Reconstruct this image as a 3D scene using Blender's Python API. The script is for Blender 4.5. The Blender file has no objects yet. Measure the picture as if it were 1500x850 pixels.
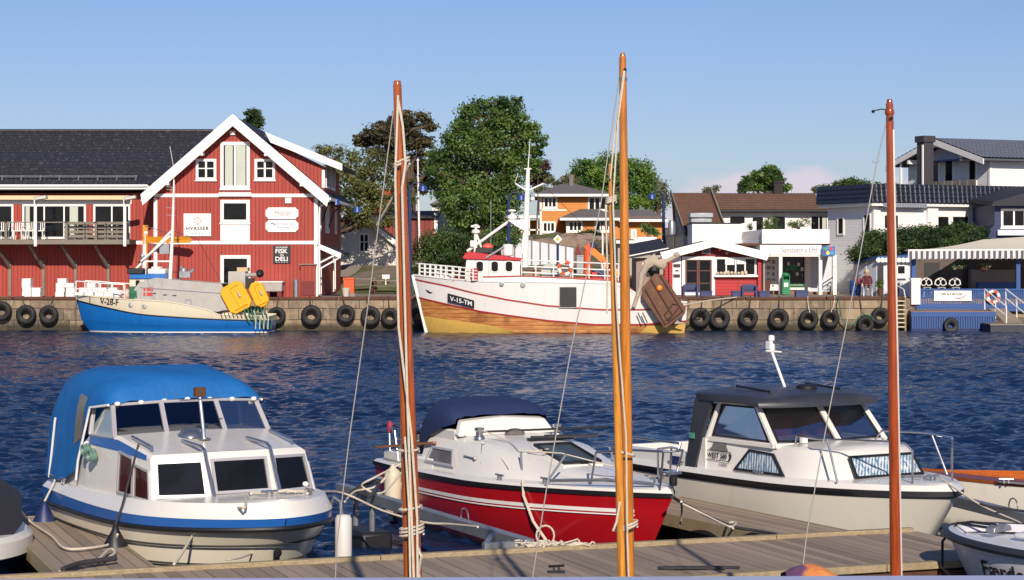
import bpy,bmesh,math,random
import numpy as np
from mathutils import Vector as V,Matrix
from mathutils.bvhtree import BVHTree
R=math.radians
rnd=random.Random(7)
scn=bpy.context.scene
COL=scn.collection
# ------------------------------------------------------------------ camera, sky, sun, exposure
cam_d=bpy.data.cameras.new('camera'); cam=bpy.data.objects.new('camera',cam_d); COL.objects.link(cam)
cam_d.sensor_width=36.0; cam_d.lens=72.0; cam_d.clip_start=0.1; cam_d.clip_end=3000
cam.location=(0,0,3.4); cam.rotation_euler=(R(90),0,0); cam_d.shift_y=-43/1500
scn.camera=cam
SUN_EL,SUN_AZ=R(27),R(7)  # the low sun stands behind the camera, a little to its right
sun_d=bpy.data.lights.new('sun','SUN'); sun=bpy.data.objects.new('sun',sun_d); COL.objects.link(sun)
sun_d.energy=4.7; sun_d.angle=R(0.5); sun_d.color=(1.0,0.88,0.75)
sv=V((math.sin(SUN_AZ)*math.cos(SUN_EL),-math.cos(SUN_AZ)*math.cos(SUN_EL),math.sin(SUN_EL)))
sun.rotation_euler=sv.to_track_quat('Z','Y').to_euler(); sun.location=(20,-40,60)
wld=bpy.data.worlds.new('World'); scn.world=wld; wld.use_nodes=True
wt=wld.node_tree; wn=wt.nodes; wl_=wt.links
bg=wn['Background']; bg.inputs['Strength'].default_value=0.100
sky=wn.new('ShaderNodeTexSky'); sky.sky_type='NISHITA'; sky.sun_disc=False
sky.sun_elevation=SUN_EL; sky.sun_rotation=math.pi-SUN_AZ
sky.air_density=1.0; sky.dust_density=0.3; sky.ozone_density=2.2; sky.altitude=0
scn.view_settings.view_transform='Standard'; scn.view_settings.look='None'
scn.view_settings.exposure=0.06; scn.view_settings.gamma=1.0
scn.cycles.max_bounces=6; scn.cycles.transparent_max_bounces=8
def clouds():
# a low bank of thin pinkish cumulus far off over the land, and a faint veil higher up
 tc=wn.new('ShaderNodeTexCoord'); sp=wn.new('ShaderNodeSeparateXYZ'); wl_.new(tc.outputs['Generated'],sp.inputs[0])
 def mth(op,a,b=None,clamp=False):
  n=wn.new('ShaderNodeMath'); n.operation=op; n.use_clamp=clamp
  for i,s in enumerate((a,b)):
   if s is None:continue
   if isinstance(s,(int,float)):n.inputs[i].default_value=s
   else:wl_.new(s,n.inputs[i])
  return n.outputs[0]
 az=mth('ARCTAN2',sp.outputs['X'],sp.outputs['Y']); el=mth('ARCSINE',sp.outputs['Z'])
 cb=wn.new('ShaderNodeCombineXYZ'); wl_.new(mth('MULTIPLY',az,16.0),cb.inputs[0]); wl_.new(mth('MULTIPLY',el,42.0),cb.inputs[1])
 nz=wn.new('ShaderNodeTexNoise'); nz.inputs['Scale'].default_value=1.0; nz.inputs['Detail'].default_value=6; nz.inputs['Roughness'].default_value=0.55
 wl_.new(cb.outputs[0],nz.inputs['Vector'])
 def ss(x,a,b):
  n=wn.new('ShaderNodeMapRange'); n.interpolation_type='SMOOTHSTEP'; n.inputs['From Min'].default_value=a; n.inputs['From Max'].default_value=b
  wl_.new(x,n.inputs['Value']); return n.outputs['Result']
 band=mth('MULTIPLY',ss(el,0.062,0.030),ss(az,0.055,0.085))
 dens=ss(mth('ADD',nz.outputs['Fac'],mth('MULTIPLY',mth('SUBTRACT',band,1.0),0.42)),0.30,0.50)
 dens=mth('MULTIPLY',dens,0.88)
 tint=wn.new('ShaderNodeMix'); tint.data_type='RGBA'; tint.blend_type='MULTIPLY'; tint.inputs['Factor'].default_value=1.0
 wl_.new(sky.outputs[0],tint.inputs['A']); tint.inputs['B'].default_value=(0.585,0.635,0.895,1)  # a clear, slightly violet evening blue
 mx=wn.new('ShaderNodeMix'); mx.data_type='RGBA'
 wl_.new(dens,mx.inputs['Factor']); wl_.new(tint.outputs['Result'],mx.inputs['A']); mx.inputs['B'].default_value=(7.0,6.3,7.2,1)
 wl_.new(mx.outputs['Result'],bg.inputs['Color'])
clouds()
# ------------------------------------------------------------------ placing helpers (metres; the photograph's pixel grid is only a ruler)
def fx(px,Y):return(px-750)*Y/3000.0
def fz(py,Y):return 3.4-(py-382)*Y/3000.0
def P(px,py,Y):return V((fx(px,Y),Y,fz(py,Y)))
def W(px,py,z):
 Y=(3.4-z)*3000.0/(py-382); return V(((px-750)*Y/3000.0,Y,z))
 # ------------------------------------------------------------------ mesh builder
class MB:
 def __init__(s):s.v=[]; s.f=[]; s.m=[]; s.c=[]
 def add(s,vs,fs,mi=0):
  b=len(s.v); s.c.append((b,len(s.f))); s.v+=[tuple(p)for p in vs]
  for f in fs:s.f.append(tuple(i+b for i in f)); s.m.append(mi)
  return s
 def box(s,x0,x1,y0,y1,z0,z1,mi=0):
  vs=[(x0,y0,z0),(x1,y0,z0),(x1,y1,z0),(x0,y1,z0),(x0,y0,z1),(x1,y0,z1),(x1,y1,z1),(x0,y1,z1)]
  return s.add(vs,[(0,3,2,1),(4,5,6,7),(0,1,5,4),(1,2,6,5),(2,3,7,6),(3,0,4,7)],mi)
 def obox(s,c,ex,ey,ez,mi=0):
  c,ex,ey,ez=V(c),V(ex),V(ey),V(ez)
  vs=[c+a*ex+b*ey+d*ez for d in(-1,1)for(a,b)in((-1,-1),(1,-1),(1,1),(-1,1))]
  return s.add(vs,[(0,3,2,1),(4,5,6,7),(0,1,5,4),(1,2,6,5),(2,3,7,6),(3,0,4,7)],mi)
 def bar(s,p0,p1,w,h,up=(0,0,1),mi=0):
  p0,p1,up=V(p0),V(p1),V(up); d=(p1-p0); e=d/2
  sd=d.cross(up)
  if sd.length<1e-6:sd=d.cross(V((0,1,0)))
  sd.normalize(); u=sd.cross(d).normalized()
  return s.obox((p0+p1)/2,e,sd*w/2,u*h/2,mi)
 def tube(s,pts,r,n=8,mi=0,closed=False):
  pts=[V(p)for p in pts]; m=len(pts); rs=r if isinstance(r,(list,tuple))else[r]*m
  vs=[]; ref=None
  for i,p in enumerate(pts):
   a=pts[(i-1)%m]if(i>0 or closed)else p; b=pts[(i+1)%m]if(i<m-1 or closed)else p
   t=(b-a)
   t=t.normalized()if t.length>1e-9 else V((0,0,1))
   if ref is None:
    ref=t.orthogonal().normalized()
   x=(ref-t*ref.dot(t))
   x=x.normalized()if x.length>1e-6 else t.orthogonal().normalized()
   y=t.cross(x); ref=x
   for k in range(n):
    an=2*math.pi*k/n; vs.append(p+(x*math.cos(an)+y*math.sin(an))*rs[i])
  fs=[]
  for i in range(m if closed else m-1):
   j=(i+1)%m
   for k in range(n):
    fs.append((i*n+k,i*n+(k+1)%n,j*n+(k+1)%n,j*n+k))
  if not closed:
   fs.append(tuple(reversed(range(n)))); fs.append(tuple(range((m-1)*n,m*n)))
  return s.add(vs,fs,mi)
 def lathe(s,prof,c,ax='z',n=20,mi=0,cap=True):
  c=V(c); vs=[]; m=len(prof)
  for(r,h)in prof:
   for k in range(n):
    a=2*math.pi*k/n; q=(r*math.cos(a),r*math.sin(a))
    vs.append(c+(V((q[0],q[1],h))if ax=='z' else V((q[0],h,q[1]))if ax=='y' else V((h,q[0],q[1]))))
  fs=[(i*n+k,i*n+(k+1)%n,(i+1)*n+(k+1)%n,(i+1)*n+k)for i in range(m-1)for k in range(n)]
  if cap and prof[0][0]>1e-4 and prof[0]!=prof[-1]:fs.append(tuple(reversed(range(n))))
  if cap and prof[-1][0]>1e-4 and prof[0]!=prof[-1]:fs.append(tuple(range((m-1)*n,m*n)))
  return s.add(vs,fs,mi)
 def ball(s,c,r,n=12,mi=0):
  r=r if isinstance(r,(tuple,list))else(r,r,r); c=V(c); h=n//2; vs=[]
  for i in range(h+1):
   t=math.pi*i/h
   for k in range(n):
    a=2*math.pi*k/n
    vs.append(c+V((r[0]*math.sin(t)*math.cos(a),r[1]*math.sin(t)*math.sin(a),r[2]*math.cos(t))))
  return s.add(vs,[(i*n+k,(i+1)*n+k,(i+1)*n+(k+1)%n,i*n+(k+1)%n)for i in range(h)for k in range(n)],mi)
 def prism(s,poly,vec,mi=0):
  poly=[V(p)for p in poly]; vec=V(vec); n=len(poly)
  return s.add(poly+[p+vec for p in poly],[tuple(range(n)),tuple(reversed(range(n,2*n)))]+[(i,n+i,n+(i+1)%n,(i+1)%n)for i in range(n)],mi)
 def quad(s,*p,mi=0):return s.add(p,[tuple(range(len(p)))],mi)
 def grid(s,rows,mi=0,wrap=False):
  n=len(rows[0]); vs=[p for r in rows for p in r]; fs=[]
  for i in range(len(rows)-1):
   for k in range(n if wrap else n-1):
    j=(k+1)%n; fs.append((i*n+k,i*n+j,(i+1)*n+j,(i+1)*n+k))
  return s.add(vs,fs,mi)
 def rframe(s,o,u,v,w,h,t,d,n,mi=0):
 # rectangular frame: o lower-left, u/v unit axes, t board width, d thickness along n
  o,u,v,n=V(o),V(u),V(v),V(n)
  for(a,b,c2,d2)in((0,w,0,t),(0,w,h-t,h),(0,t,t,h-t),(w-t,w,t,h-t)):
   c=o+u*(a+b)/2+v*(c2+d2)/2+n*d/2
   s.obox(c,u*(b-a)/2,v*(d2-c2)/2,n*d/2,mi)
  return s
def mesh_obj(name,mb,mats,smooth=30,weld=False,off=V((0,0,0)),bevel=0):
 me=bpy.data.meshes.new(name)
 vs=[(p[0]-off[0],p[1]-off[1],p[2]-off[2])for p in mb.v]
 me.from_pydata(vs,[],mb.f)
 if not isinstance(mats,(list,tuple)):mats=[mats]
 for m in mats:me.materials.append(m)
 if len(mats)>1:me.polygons.foreach_set('material_index',mb.m)
 bm=bmesh.new(); bm.from_mesh(me)
 if weld:bmesh.ops.remove_doubles(bm,verts=bm.verts,dist=1e-4)
 bmesh.ops.recalc_face_normals(bm,faces=bm.faces)
 bm.to_mesh(me); bm.free()
 if smooth:
  me.polygons.foreach_set('use_smooth',[True]*len(me.polygons)); me.set_sharp_from_angle(angle=R(smooth))
 me.update()
 o=bpy.data.objects.new(name,me); COL.objects.link(o)
 if bevel:
  md=o.modifiers.new('bevel','BEVEL'); md.width=bevel; md.segments=2; md.limit_method='ANGLE'; md.angle_limit=R(40)
 return o
def tag(o,label=None,cat=None,group=None,kind=None):
 if label:o['label']=label
 if cat:o['category']=cat
 if group:o['group']=group
 if kind:o['kind']=kind
 return o
def thing(name,label,cat,loc=(0,0,0),rot=None,group=None):
 o=bpy.data.objects.new(name,None); COL.objects.link(o); o.location=V(loc); o.empty_display_size=0.3
 if rot is not None:o.rotation_euler=(0,0,rot); o['loc_frame']=1
 return tag(o,label,cat,group)
def frame_off(t):
 while t.parent:t=t.parent
 return V((0,0,0))if t.get('loc_frame')else V(t.location)
KEEP=set('lettering emblem notes price_cards goods flag_panel slot stern_slots picture menu_card fastener rope net planks edge_beam float trim_boards rib shelter_wall'.split())
def pieces(mb):
# far-apart pieces of one builder, each to become a part of its own
 n=len(mb.c); st=[c[0]for c in mb.c]+[len(mb.v)]; v=np.array(mb.v)
 lo=np.array([v[a:b].min(0)for a,b in zip(st,st[1:])]); hi=np.array([v[a:b].max(0)for a,b in zip(st,st[1:])]); size=(hi-lo).max(1)
 gap=np.maximum(0,np.maximum(lo[:,None]-hi[None],lo[None]-hi[:,None])); near=np.sqrt((gap**2).sum(2))<=np.maximum(.02,.5*np.maximum(size[:,None],size[None]))
 lab=list(range(n))
 for i in range(n):
  for j in np.nonzero(near[i])[0]:
   a,b=lab[i],lab[j]
   if a!=b:lab=[min(a,b)if q in(a,b)else q for q in lab]
 if len(set(lab))==1:return[mb]
 fs=[c[1]for c in mb.c]+[len(mb.f)]; out=[]
 for g in sorted(set(lab)):
  m=MB()
  for k in range(n):
   if lab[k]==g:m.add(mb.v[st[k]:st[k+1]],[tuple(i-st[k]for i in f)for f in mb.f[fs[k]:fs[k+1]]],mb.m[fs[k]]if fs[k]<len(mb.m)else 0)
  out.append(m)
 return out
def part(t,name,mb,mats,label=None,**k):
# a part (or sub-part) of a thing: coordinates are world metres, or the thing's own frame when it was given a rotation
 if name not in KEEP and 1<len(mb.c)<=300 and all(mb.f[c[1]:c[1]+1]and min(mb.f[c[1]])>=c[0]for c in mb.c):
  ps=pieces(mb)
  if len(ps)>1:
   first=None
   for p in ps:
    o=mesh_obj(name,p,mats,off=frame_off(t),**k); o.parent=t; first=first or o
   return first
 o=mesh_obj(name,mb,mats,off=frame_off(t),**k); o.parent=t
 if label:o['label']=label
 return o
def solo(name,label,cat,mb,mats,group=None,kind=None,**k):
 xs=np.array(mb.v); c=V(((xs[:,0].min()+xs[:,0].max())/2,(xs[:,1].min()+xs[:,1].max())/2,xs[:,2].min()))
 o=mesh_obj(name,mb,mats,off=c,**k); o.location=c
 return tag(o,label,cat,group,kind)
def struct(name,mb,mats,kind='structure',**k):
 o=mesh_obj(name,mb,mats,**k); o['kind']=kind; return o
def dup(t,delta=(0,0,0),label=None,group=None,rot=None):
 def cp(o,par):
  c=o.copy(); COL.objects.link(c)
  if par:c.parent=par
  for ch in o.children:cp(ch,c)
  return c
 r=cp(t,None); r.location=V(t.location)+V(delta)
 if label:r['label']=label
 if group:r['group']=group
 if rot is not None:r.rotation_euler=(0,0,rot)
 return r
def text_polys(s,bold=0.0,res=3,space=1.0):
 cu=bpy.data.curves.new('lettering','FONT'); cu.body=s; cu.resolution_u=res; cu.offset=bold; cu.space_character=space
 o=bpy.data.objects.new('lettering',cu); COL.objects.link(o)
 bpy.context.view_layer.update()
 me=bpy.data.meshes.new_from_object(o.evaluated_get(bpy.context.evaluated_depsgraph_get()))
 vs=np.array([v.co[:2]for v in me.vertices]); fs=[tuple(p.vertices)for p in me.polygons]
 bpy.data.objects.remove(o); bpy.data.curves.remove(cu); bpy.data.meshes.remove(me)
 lo=vs.min(0); sz=vs.max(0)-lo
 return(vs-lo)/sz,fs
def add_text(mb,s,o,u,v,w,h,mi=0,bold=0.0,slant=0.0,space=1.0):
# lettering lies in the plane of u (reading direction) and v (up), lower-left corner at o
 vs,fs=text_polys(s,bold,space=space); o,u,v=V(o),V(u),V(v)
 return mb.add([o+u*(a*w+b*h*slant)+v*(b*h)for a,b in vs],fs,mi)
 # ------------------------------------------------------------------ materials
def S(r,g,b):
 def f(c):
  c/=255.0; return c/12.92 if c<=0.04045 else((c+0.055)/1.055)**2.4
 return(f(r),f(g),f(b),1.0)
class N:
 def __init__(s,name):
  s.m=bpy.data.materials.new(name); s.m.use_nodes=True; s.t=s.m.node_tree; s.n=s.t.nodes; s.l=s.t.links
  s.b=s.n['Principled BSDF']; s.out=s.n['Material Output']
 def new(s,t,**k):
  n=s.n.new(t)
  for a,b in k.items():setattr(n,a,b)
  return n
 def put(s,src,sock):
  if isinstance(src,(int,float,tuple,list)):sock.default_value=src
  else:s.l.new(src,sock)
 def math(s,op,a,b=0.0,clamp=False):
  n=s.new('ShaderNodeMath',operation=op,use_clamp=clamp); s.put(a,n.inputs[0]); s.put(b,n.inputs[1]); return n.outputs[0]
 def mix(s,f,a,b,mode='MIX'):
  n=s.new('ShaderNodeMix',data_type='RGBA',blend_type=mode); s.put(f,n.inputs['Factor']); s.put(a,n.inputs['A']); s.put(b,n.inputs['B']); return n.outputs['Result']
 def coord(s,kind='Object',scale=(1,1,1)):
  tc=s.new('ShaderNodeTexCoord'); o=tc.outputs[kind]
  if scale!=(1,1,1):
   mp=s.new('ShaderNodeMapping'); mp.inputs['Scale'].default_value=scale; s.l.new(o,mp.inputs['Vector']); o=mp.outputs[0]
  return o
 def noise(s,vec,scale,detail=4,rough=0.55):
  n=s.new('ShaderNodeTexNoise'); n.inputs['Scale'].default_value=scale; n.inputs['Detail'].default_value=detail; n.inputs['Roughness'].default_value=rough
  s.l.new(vec,n.inputs['Vector']); return n.outputs['Fac']
 def ramp(s,f,a,b):
  n=s.new('ShaderNodeMapRange',interpolation_type='SMOOTHSTEP'); n.inputs['From Min'].default_value=a; n.inputs['From Max'].default_value=b
  s.put(f,n.inputs['Value']); return n.outputs['Result']
 def bump(s,h,strength=0.3,dist=0.02):
  n=s.new('ShaderNodeBump'); n.inputs['Strength'].default_value=strength; n.inputs['Distance'].default_value=dist
  s.l.new(h,n.inputs['Height']); s.l.new(n.outputs[0],s.b.inputs['Normal'])
 def setb(s,col=None,rough=None,metal=None,coat=None,spec=None):
  if col is not None:s.put(col,s.b.inputs['Base Color'])
  if rough is not None:s.put(rough,s.b.inputs['Roughness'])
  if metal is not None:s.put(metal,s.b.inputs['Metallic'])
  if coat is not None:s.b.inputs['Coat Weight'].default_value=coat; s.b.inputs['Coat Roughness'].default_value=0.12
  if spec is not None:s.b.inputs['Specular IOR Level'].default_value=spec
  return s.m
def mul(c,k):return(c[0]*k,c[1]*k,c[2]*k,1)
def paint(name,c,rough=0.5,metal=0.0,var=0.12,vs=1.5,dirt=0.0,dcol=None,bump=0.0,bs=30,coat=0.0,streak=False,spec=None,grime=0.0):
# weathered paint / plastic / metal: uneven tone, optional dirt patches or vertical rain streaks
 n=N(name); co=n.coord('Object')
 c1=n.mix(n.noise(co,vs,5),mul(c,1-var),mul(c,1+var))
 if dirt:
  f=n.noise(n.coord('Object',(4.0,4.0,0.3))if streak else co,1.3 if streak else 2.2,6,0.65)
  f=n.math('MULTIPLY',n.ramp(f,0.5,0.75),dirt)
  c1=n.mix(f,c1,dcol or mul(c,0.45))
 if grime:  # scum left along the waterline
  sp=n.new('ShaderNodeSeparateXYZ'); n.l.new(co,sp.inputs[0])
  g=n.ramp(n.math('ADD',sp.outputs['Z'],n.math('MULTIPLY',n.noise(n.coord('Object',(3,3,1)),2.0,6,.65),-grime*.9)),grime*.35,-grime*.35)
  c1=n.mix(n.math('MULTIPLY',g,.8),c1,S(92,84,58))
 if bump:n.bump(n.noise(co,bs,3),bump,0.01)
 r=n.math('ADD',n.math('MULTIPLY',n.noise(co,vs*3,3),0.2),rough-0.1,True)
 return n.setb(c1,r,metal,coat,spec)
def boards(name,c,axis,per,groove=0.09,var=0.10,rough=0.6,depth=0.012,dirt=0.0,dk=0.45):
# painted boarding: grooves between boards and a tone of its own for every board
 n=N(name); co=n.coord('Object'); sp=n.new('ShaderNodeSeparateXYZ'); n.l.new(co,sp.inputs[0])
 x=sp.outputs['Z']if axis=='z' else n.math('ADD',sp.outputs['X'],sp.outputs['Y'])if axis=='xy' else sp.outputs[axis.upper()]
 q=n.math('DIVIDE',x,per); fr=n.math('FRACT',q); idx=n.math('FLOOR',q)
 wn_=n.new('ShaderNodeTexWhiteNoise',noise_dimensions='1D'); n.l.new(idx,wn_.inputs['W'])
 tone=n.mix(wn_.outputs['Value'],mul(c,1-var),mul(c,1+var))
 weather=n.noise(n.coord('Object',(2.5,2.5,0.4)if axis!='z' else(0.4,0.4,2.5)),1.5,6,0.6)
 tone=n.mix(n.math('MULTIPLY',weather,0.35),tone,mul(c,0.72))
 fade=n.ramp(n.noise(co,0.35,6,0.6),0.45,0.7); tone=n.mix(n.math('MULTIPLY',fade,0.22),tone,(min(1,c[0]*1.25+.03),min(1,c[1]*1.25+.03),min(1,c[2]*1.25+.03),1))
 if dirt:tone=n.mix(n.math('MULTIPLY',n.ramp(n.noise(co,1.2,6),0.5,0.72),dirt),tone,mul(c,0.4))
 g=n.math('LESS_THAN',fr,groove)
 tone=n.mix(n.math('MULTIPLY',g,1-dk),tone,mul(c,dk*0.6))
 if axis=='z':h=n.math('SUBTRACT',1.0,fr)  # lapped weatherboard: each board leans out at its foot
 else:h=n.ramp(fr,groove*0.3,groove*1.6)
 n.bump(h,0.9,depth)
 return n.setb(tone,rough)
def wood(name,c,scale=1.0,axis=(1,1,8),rough=0.45,coat=0.0,var=0.25,dark=None):
 n=N(name); co=n.coord('Object',tuple(a*scale for a in axis))
 g=n.noise(co,6,8,0.65); c1=n.mix(n.ramp(g,0.3,0.7),mul(c,1-var),mul(c,1+var*0.6))
 k=n.noise(n.coord('Object'),0.9,3); c1=n.mix(n.math('MULTIPLY',n.ramp(k,0.45,0.75),0.5),c1,dark or mul(c,0.5))
 n.bump(g,0.15,0.005)
 return n.setb(c1,rough,0,coat)
def planks_mat(name,c):
# grey sea-worn decking: every plank (a loose piece of the mesh) has its own tone
 n=N(name); ge=n.new('ShaderNodeNewGeometry'); co=n.coord('Object')
 t=n.mix(ge.outputs['Random Per Island'],mul(c,0.68),mul(c,1.25))
 g=n.noise(n.coord('Object',(3,3,3)),9,8,0.7); t=n.mix(n.math('MULTIPLY',g,0.55),t,mul(c,0.45))
 d=n.ramp(n.noise(co,0.8,5),0.48,0.7); t=n.mix(n.math('MULTIPLY',d,0.35),t,S(128,118,96))
 n.bump(g,0.4,0.006)
 return n.setb(t,0.78)
def glass_dark(name,c=(0.007,0.008,0.010,1),rough=0.06):
 n=N(name); co=n.coord('Object')
 t=n.mix(n.ramp(n.noise(co,1.7,3),0.4,0.65),c,mul(c,1.6))
 return n.setb(t,rough,0,0,0.22)
def glass_clear(name,tint=(0.62,0.63,0.62,1),mixf=0.02,rough=0.05,body=(0.035,0.04,0.045,1)):
 n=N(name); tr=n.new('ShaderNodeBsdfTransparent'); tr.inputs[0].default_value=tint; gl=n.new('ShaderNodeBsdfGlossy'); gl.inputs['Roughness'].default_value=rough
 n.setb(body,rough,0,0,0.6); mx=n.new('ShaderNodeMixShader')
 fr=n.new('ShaderNodeFresnel'); fr.inputs[0].default_value=1.5
 n.l.new(n.math('ADD',n.math('MULTIPLY',fr.outputs[0],.7),mixf,True),mx.inputs[0]); n.l.new(tr.outputs[0],mx.inputs[1]); n.l.new((n.b if mixf>.3 else gl).outputs[0],mx.inputs[2]); n.l.new(mx.outputs[0],n.out.inputs[0])
 return n.m
def leaf_mat(name,a,b,c=None,trans=0.3):
 n=N(name); ge=n.new('ShaderNodeNewGeometry'); co=n.coord('Object')
 t=n.mix(ge.outputs['Random Per Island'],a,b); t=n.mix(n.ramp(n.noise(co,0.55,4),0.42,0.62),t,c or mul(a,0.7))
 n.setb(t,0.55); tl=n.new('ShaderNodeBsdfTranslucent'); n.l.new(t,tl.inputs[0]); mx=n.new('ShaderNodeMixShader'); mx.inputs[0].default_value=trans
 n.l.new(n.b.outputs[0],mx.inputs[1]); n.l.new(tl.outputs[0],mx.inputs[2]); n.l.new(mx.outputs[0],n.out.inputs[0])
 return n.m
M={}
M['white']=paint('white_paint',S(236,233,226),0.45,var=0.06,dirt=0.25,dcol=S(170,160,145),streak=True)
M['trim']=paint('white_trim',S(238,235,227),0.5,var=0.05)
M['red_board']=boards('red_boarding',S(162,58,44),'xy',0.19,0.10,0.10)
M['dark_red']=paint('dark_red_paint',S(110,28,26),0.55)
M['bright_red']=boards('bright_red_boarding',S(176,24,28),'z',0.16,0.10)
M['clapboard']=boards('white_weatherboard',S(238,236,231),'z',0.15,0.12,0.03,dk=0.85)
M['clapboard_shade']=boards('shaded_weatherboard',S(150,152,158),'xy',0.17,0.10,0.06,dk=0.6)  # boarding greyed in its colour to stand for a gable in shade
M['orange_board']=boards('orange_weatherboard',S(202,128,44),'z',0.16,0.10,0.05,dk=0.75)
M['glass']=glass_dark('dark_window_glass')
M['clear']=glass_clear('windscreen_glass')
M['clear_vinyl']=glass_clear('vinyl_window',(0.72,0.70,0.64,1),0.5,0.25,S(150,140,124))
M['curtain']=paint('pale_curtain',S(190,195,180),0.85)
M['roof_black']=paint('black_glazed_tile',S(46,46,52),0.42,var=0.25,vs=2.5,dirt=0.5,dcol=S(118,116,116),streak=True)
M['roof_gloss']=paint('glossy_black_tile',S(34,35,40),0.2,var=0.25,vs=3,spec=1.0)
M['roof_brown']=paint('brown_concrete_tile',S(104,76,60),0.8,var=0.35,vs=6,dirt=0.5,dcol=S(140,104,70))
M['roof_grey']=paint('grey_slate_roof',S(112,106,102),0.8,var=0.2,vs=3,bump=0.3,bs=12)
M['roof_red']=paint('orange_clay_tile',S(168,84,50),0.8,var=0.25,vs=5)
M['felt']=paint('black_roof_felt',S(40,42,50),0.75,var=0.2)
M['grey_metal']=paint('galvanised_steel',S(150,154,158),0.42,0.6,var=0.18,vs=4,dirt=0.4,dcol=S(96,98,100))
M['alu']=paint('bare_aluminium',S(178,174,166),0.4,0.35,var=0.15,vs=1.4,dirt=0.35,dcol=S(140,126,108),streak=True)
M['steel']=paint('stainless_tube',S(190,190,190),0.22,0.9,var=0.05)
M['black']=paint('black_plastic',S(26,27,30),0.5,var=0.2)
M['rubber']=paint('tyre_rubber',S(30,29,30),0.62,var=0.3,vs=3,dirt=0.4,dcol=S(72,68,62),bump=0.3,bs=25)
M['navy']=paint('navy_paint',S(30,44,92),0.5)
M['post_blue']=paint('blue_post_paint',S(36,54,92),0.45)
M['blue_wood']=boards('blue_boarding',S(34,74,132),'xy',0.22,0.14,0.12,dirt=0.3)
M['blue_paint']=paint('blue_paint',S(36,78,138),0.55,dirt=0.3,dcol=S(70,84,100))
M['hut_blue']=paint('pale_blue_white_paint',S(206,210,218),0.6,var=0.08)
M['grey_wood']=wood('weathered_grey_wood',S(132,124,112),1,(4,4,4),0.85)
M['brown_wood']=wood('brown_timber',S(92,58,40),1,(1,6,6),0.8)
M['deck']=planks_mat('sea_worn_decking',S(166,147,126))
M['edge']=wood('edge_beam',S(158,142,110),1,(2,8,8),0.8)
M['yellow']=paint('yellow_plastic',S(232,170,12),0.4,var=0.08,dirt=0.15,dcol=S(150,110,30))
M['orange']=paint('orange_paint',S(206,84,28),0.5,var=0.12)
M['crane_yellow']=paint('yellow_crane_paint',S(214,140,26),0.5,var=0.12,dirt=0.3)
M['foam']=paint('white_foam',S(228,228,226),0.8,var=0.05)
M['rope']=paint('pale_rope',S(206,196,176),0.85,var=0.15,vs=20,bump=0.6,bs=120)
M['rope_dark']=paint('dark_rope',S(52,50,52),0.85,var=0.3,vs=20)
M['rope_green']=paint('green_rope',S(52,112,84),0.85,var=0.3,vs=20)
M['sign_white']=paint('white_sign',S(234,232,228),0.5,var=0.03)
M['ink']=paint('dark_lettering',S(44,42,48),0.6,var=0.05)
M['ink_pale']=paint('faded_lettering',S(146,136,136),0.6,var=0.1)
M['skin']=paint('skin',S(206,150,122),0.55,var=0.05)
M['bark']=wood('bark',S(96,78,62),1,(3,3,1),0.9)
# ------------------------------------------------------------------ water, ground, quay
def build_water():
 rs=np.random.RandomState(3)
 ys=[9.0]
 while ys[-1]<102.5:ys.append(ys[-1]*1.0023)
 ys=np.array(ys); nu=760
 t=np.linspace(-1,1,nu); Y=np.repeat(ys[:,None],nu,1); X=t[None,:]*(0.285*Y+5.0)
 Z=np.zeros_like(X)
 for i in range(110):
  lam=0.11*(8.5**(rs.rand()**1.2)); k=2*math.pi/lam
  th=math.radians(-68+rs.randn()*32); amp=0.0095*lam**0.95*(0.6+0.8*rs.rand())
  ph=rs.rand()*6.283
  a=k*(X*math.cos(th)+Y*math.sin(th))+ph
  fade=np.clip((lam-2.0*0.0023*Y)/(2.0*0.0023*Y+1e-6),0,1)
  Z+=fade*amp*(np.sin(a)+0.22*np.cos(2*a))
 gust=0.80+0.45*np.sin(X*0.21+Y*0.13)*np.sin(Y*0.19-X*0.07+1.0)
 Z*=gust
 mb=MB(); ny=len(ys)
 co=np.stack([X,Y,Z],-1).reshape(-1,3)
 idx=np.arange(ny*nu).reshape(ny,nu)
 fs=np.stack([idx[:-1,:-1],idx[:-1,1:],idx[1:,1:],idx[1:,:-1]],-1).reshape(-1,4)
 far=np.array([(-400,-60,-0.35),(400,-60,-0.35),(400,110,-0.35),(-400,110,-0.35)],float)
 co=np.concatenate([co,far]); b=ny*nu
 me=bpy.data.meshes.new('water'); nf=len(fs)+1
 me.vertices.add(len(co)); me.vertices.foreach_set('co',co.ravel())
 me.loops.add(nf*4); me.loops.foreach_set('vertex_index',np.concatenate([fs.ravel(),[b,b+1,b+2,b+3]]).astype(np.int32))
 me.polygons.add(nf); me.polygons.foreach_set('loop_start',np.arange(0,nf*4,4,dtype=np.int32)); me.polygons.foreach_set('loop_total',np.full(nf,4,np.int32))
 me.polygons.foreach_set('use_smooth',[True]*nf); me.update(calc_edges=True)
 n=N('harbour_water'); co_=n.coord('Object',(0.75,1.0,1.0))
 h=n.math('ADD',n.noise(co_,3.2,6,0.68),n.math('MULTIPLY',n.noise(co_,11.0,3,0.6),0.3)); n.bump(h,0.75,0.11)
 c=n.mix(n.ramp(n.noise(n.coord('Object',(0.5,1,1)),0.12,3),0.35,0.65),(0.004,0.016,0.052,1),(0.006,0.024,0.070,1))
 n.setb(c,0.10,0,0,0.5); n.b.inputs['IOR'].default_value=1.33
 me.materials.append(n.m)
 o=bpy.data.objects.new('water',me); COL.objects.link(o); o['kind']='structure'
build_water()
def smooth(a,b,x):t=min(1,max(0,(x-a)/(b-a))); return t*t*(3-2*t)
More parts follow.
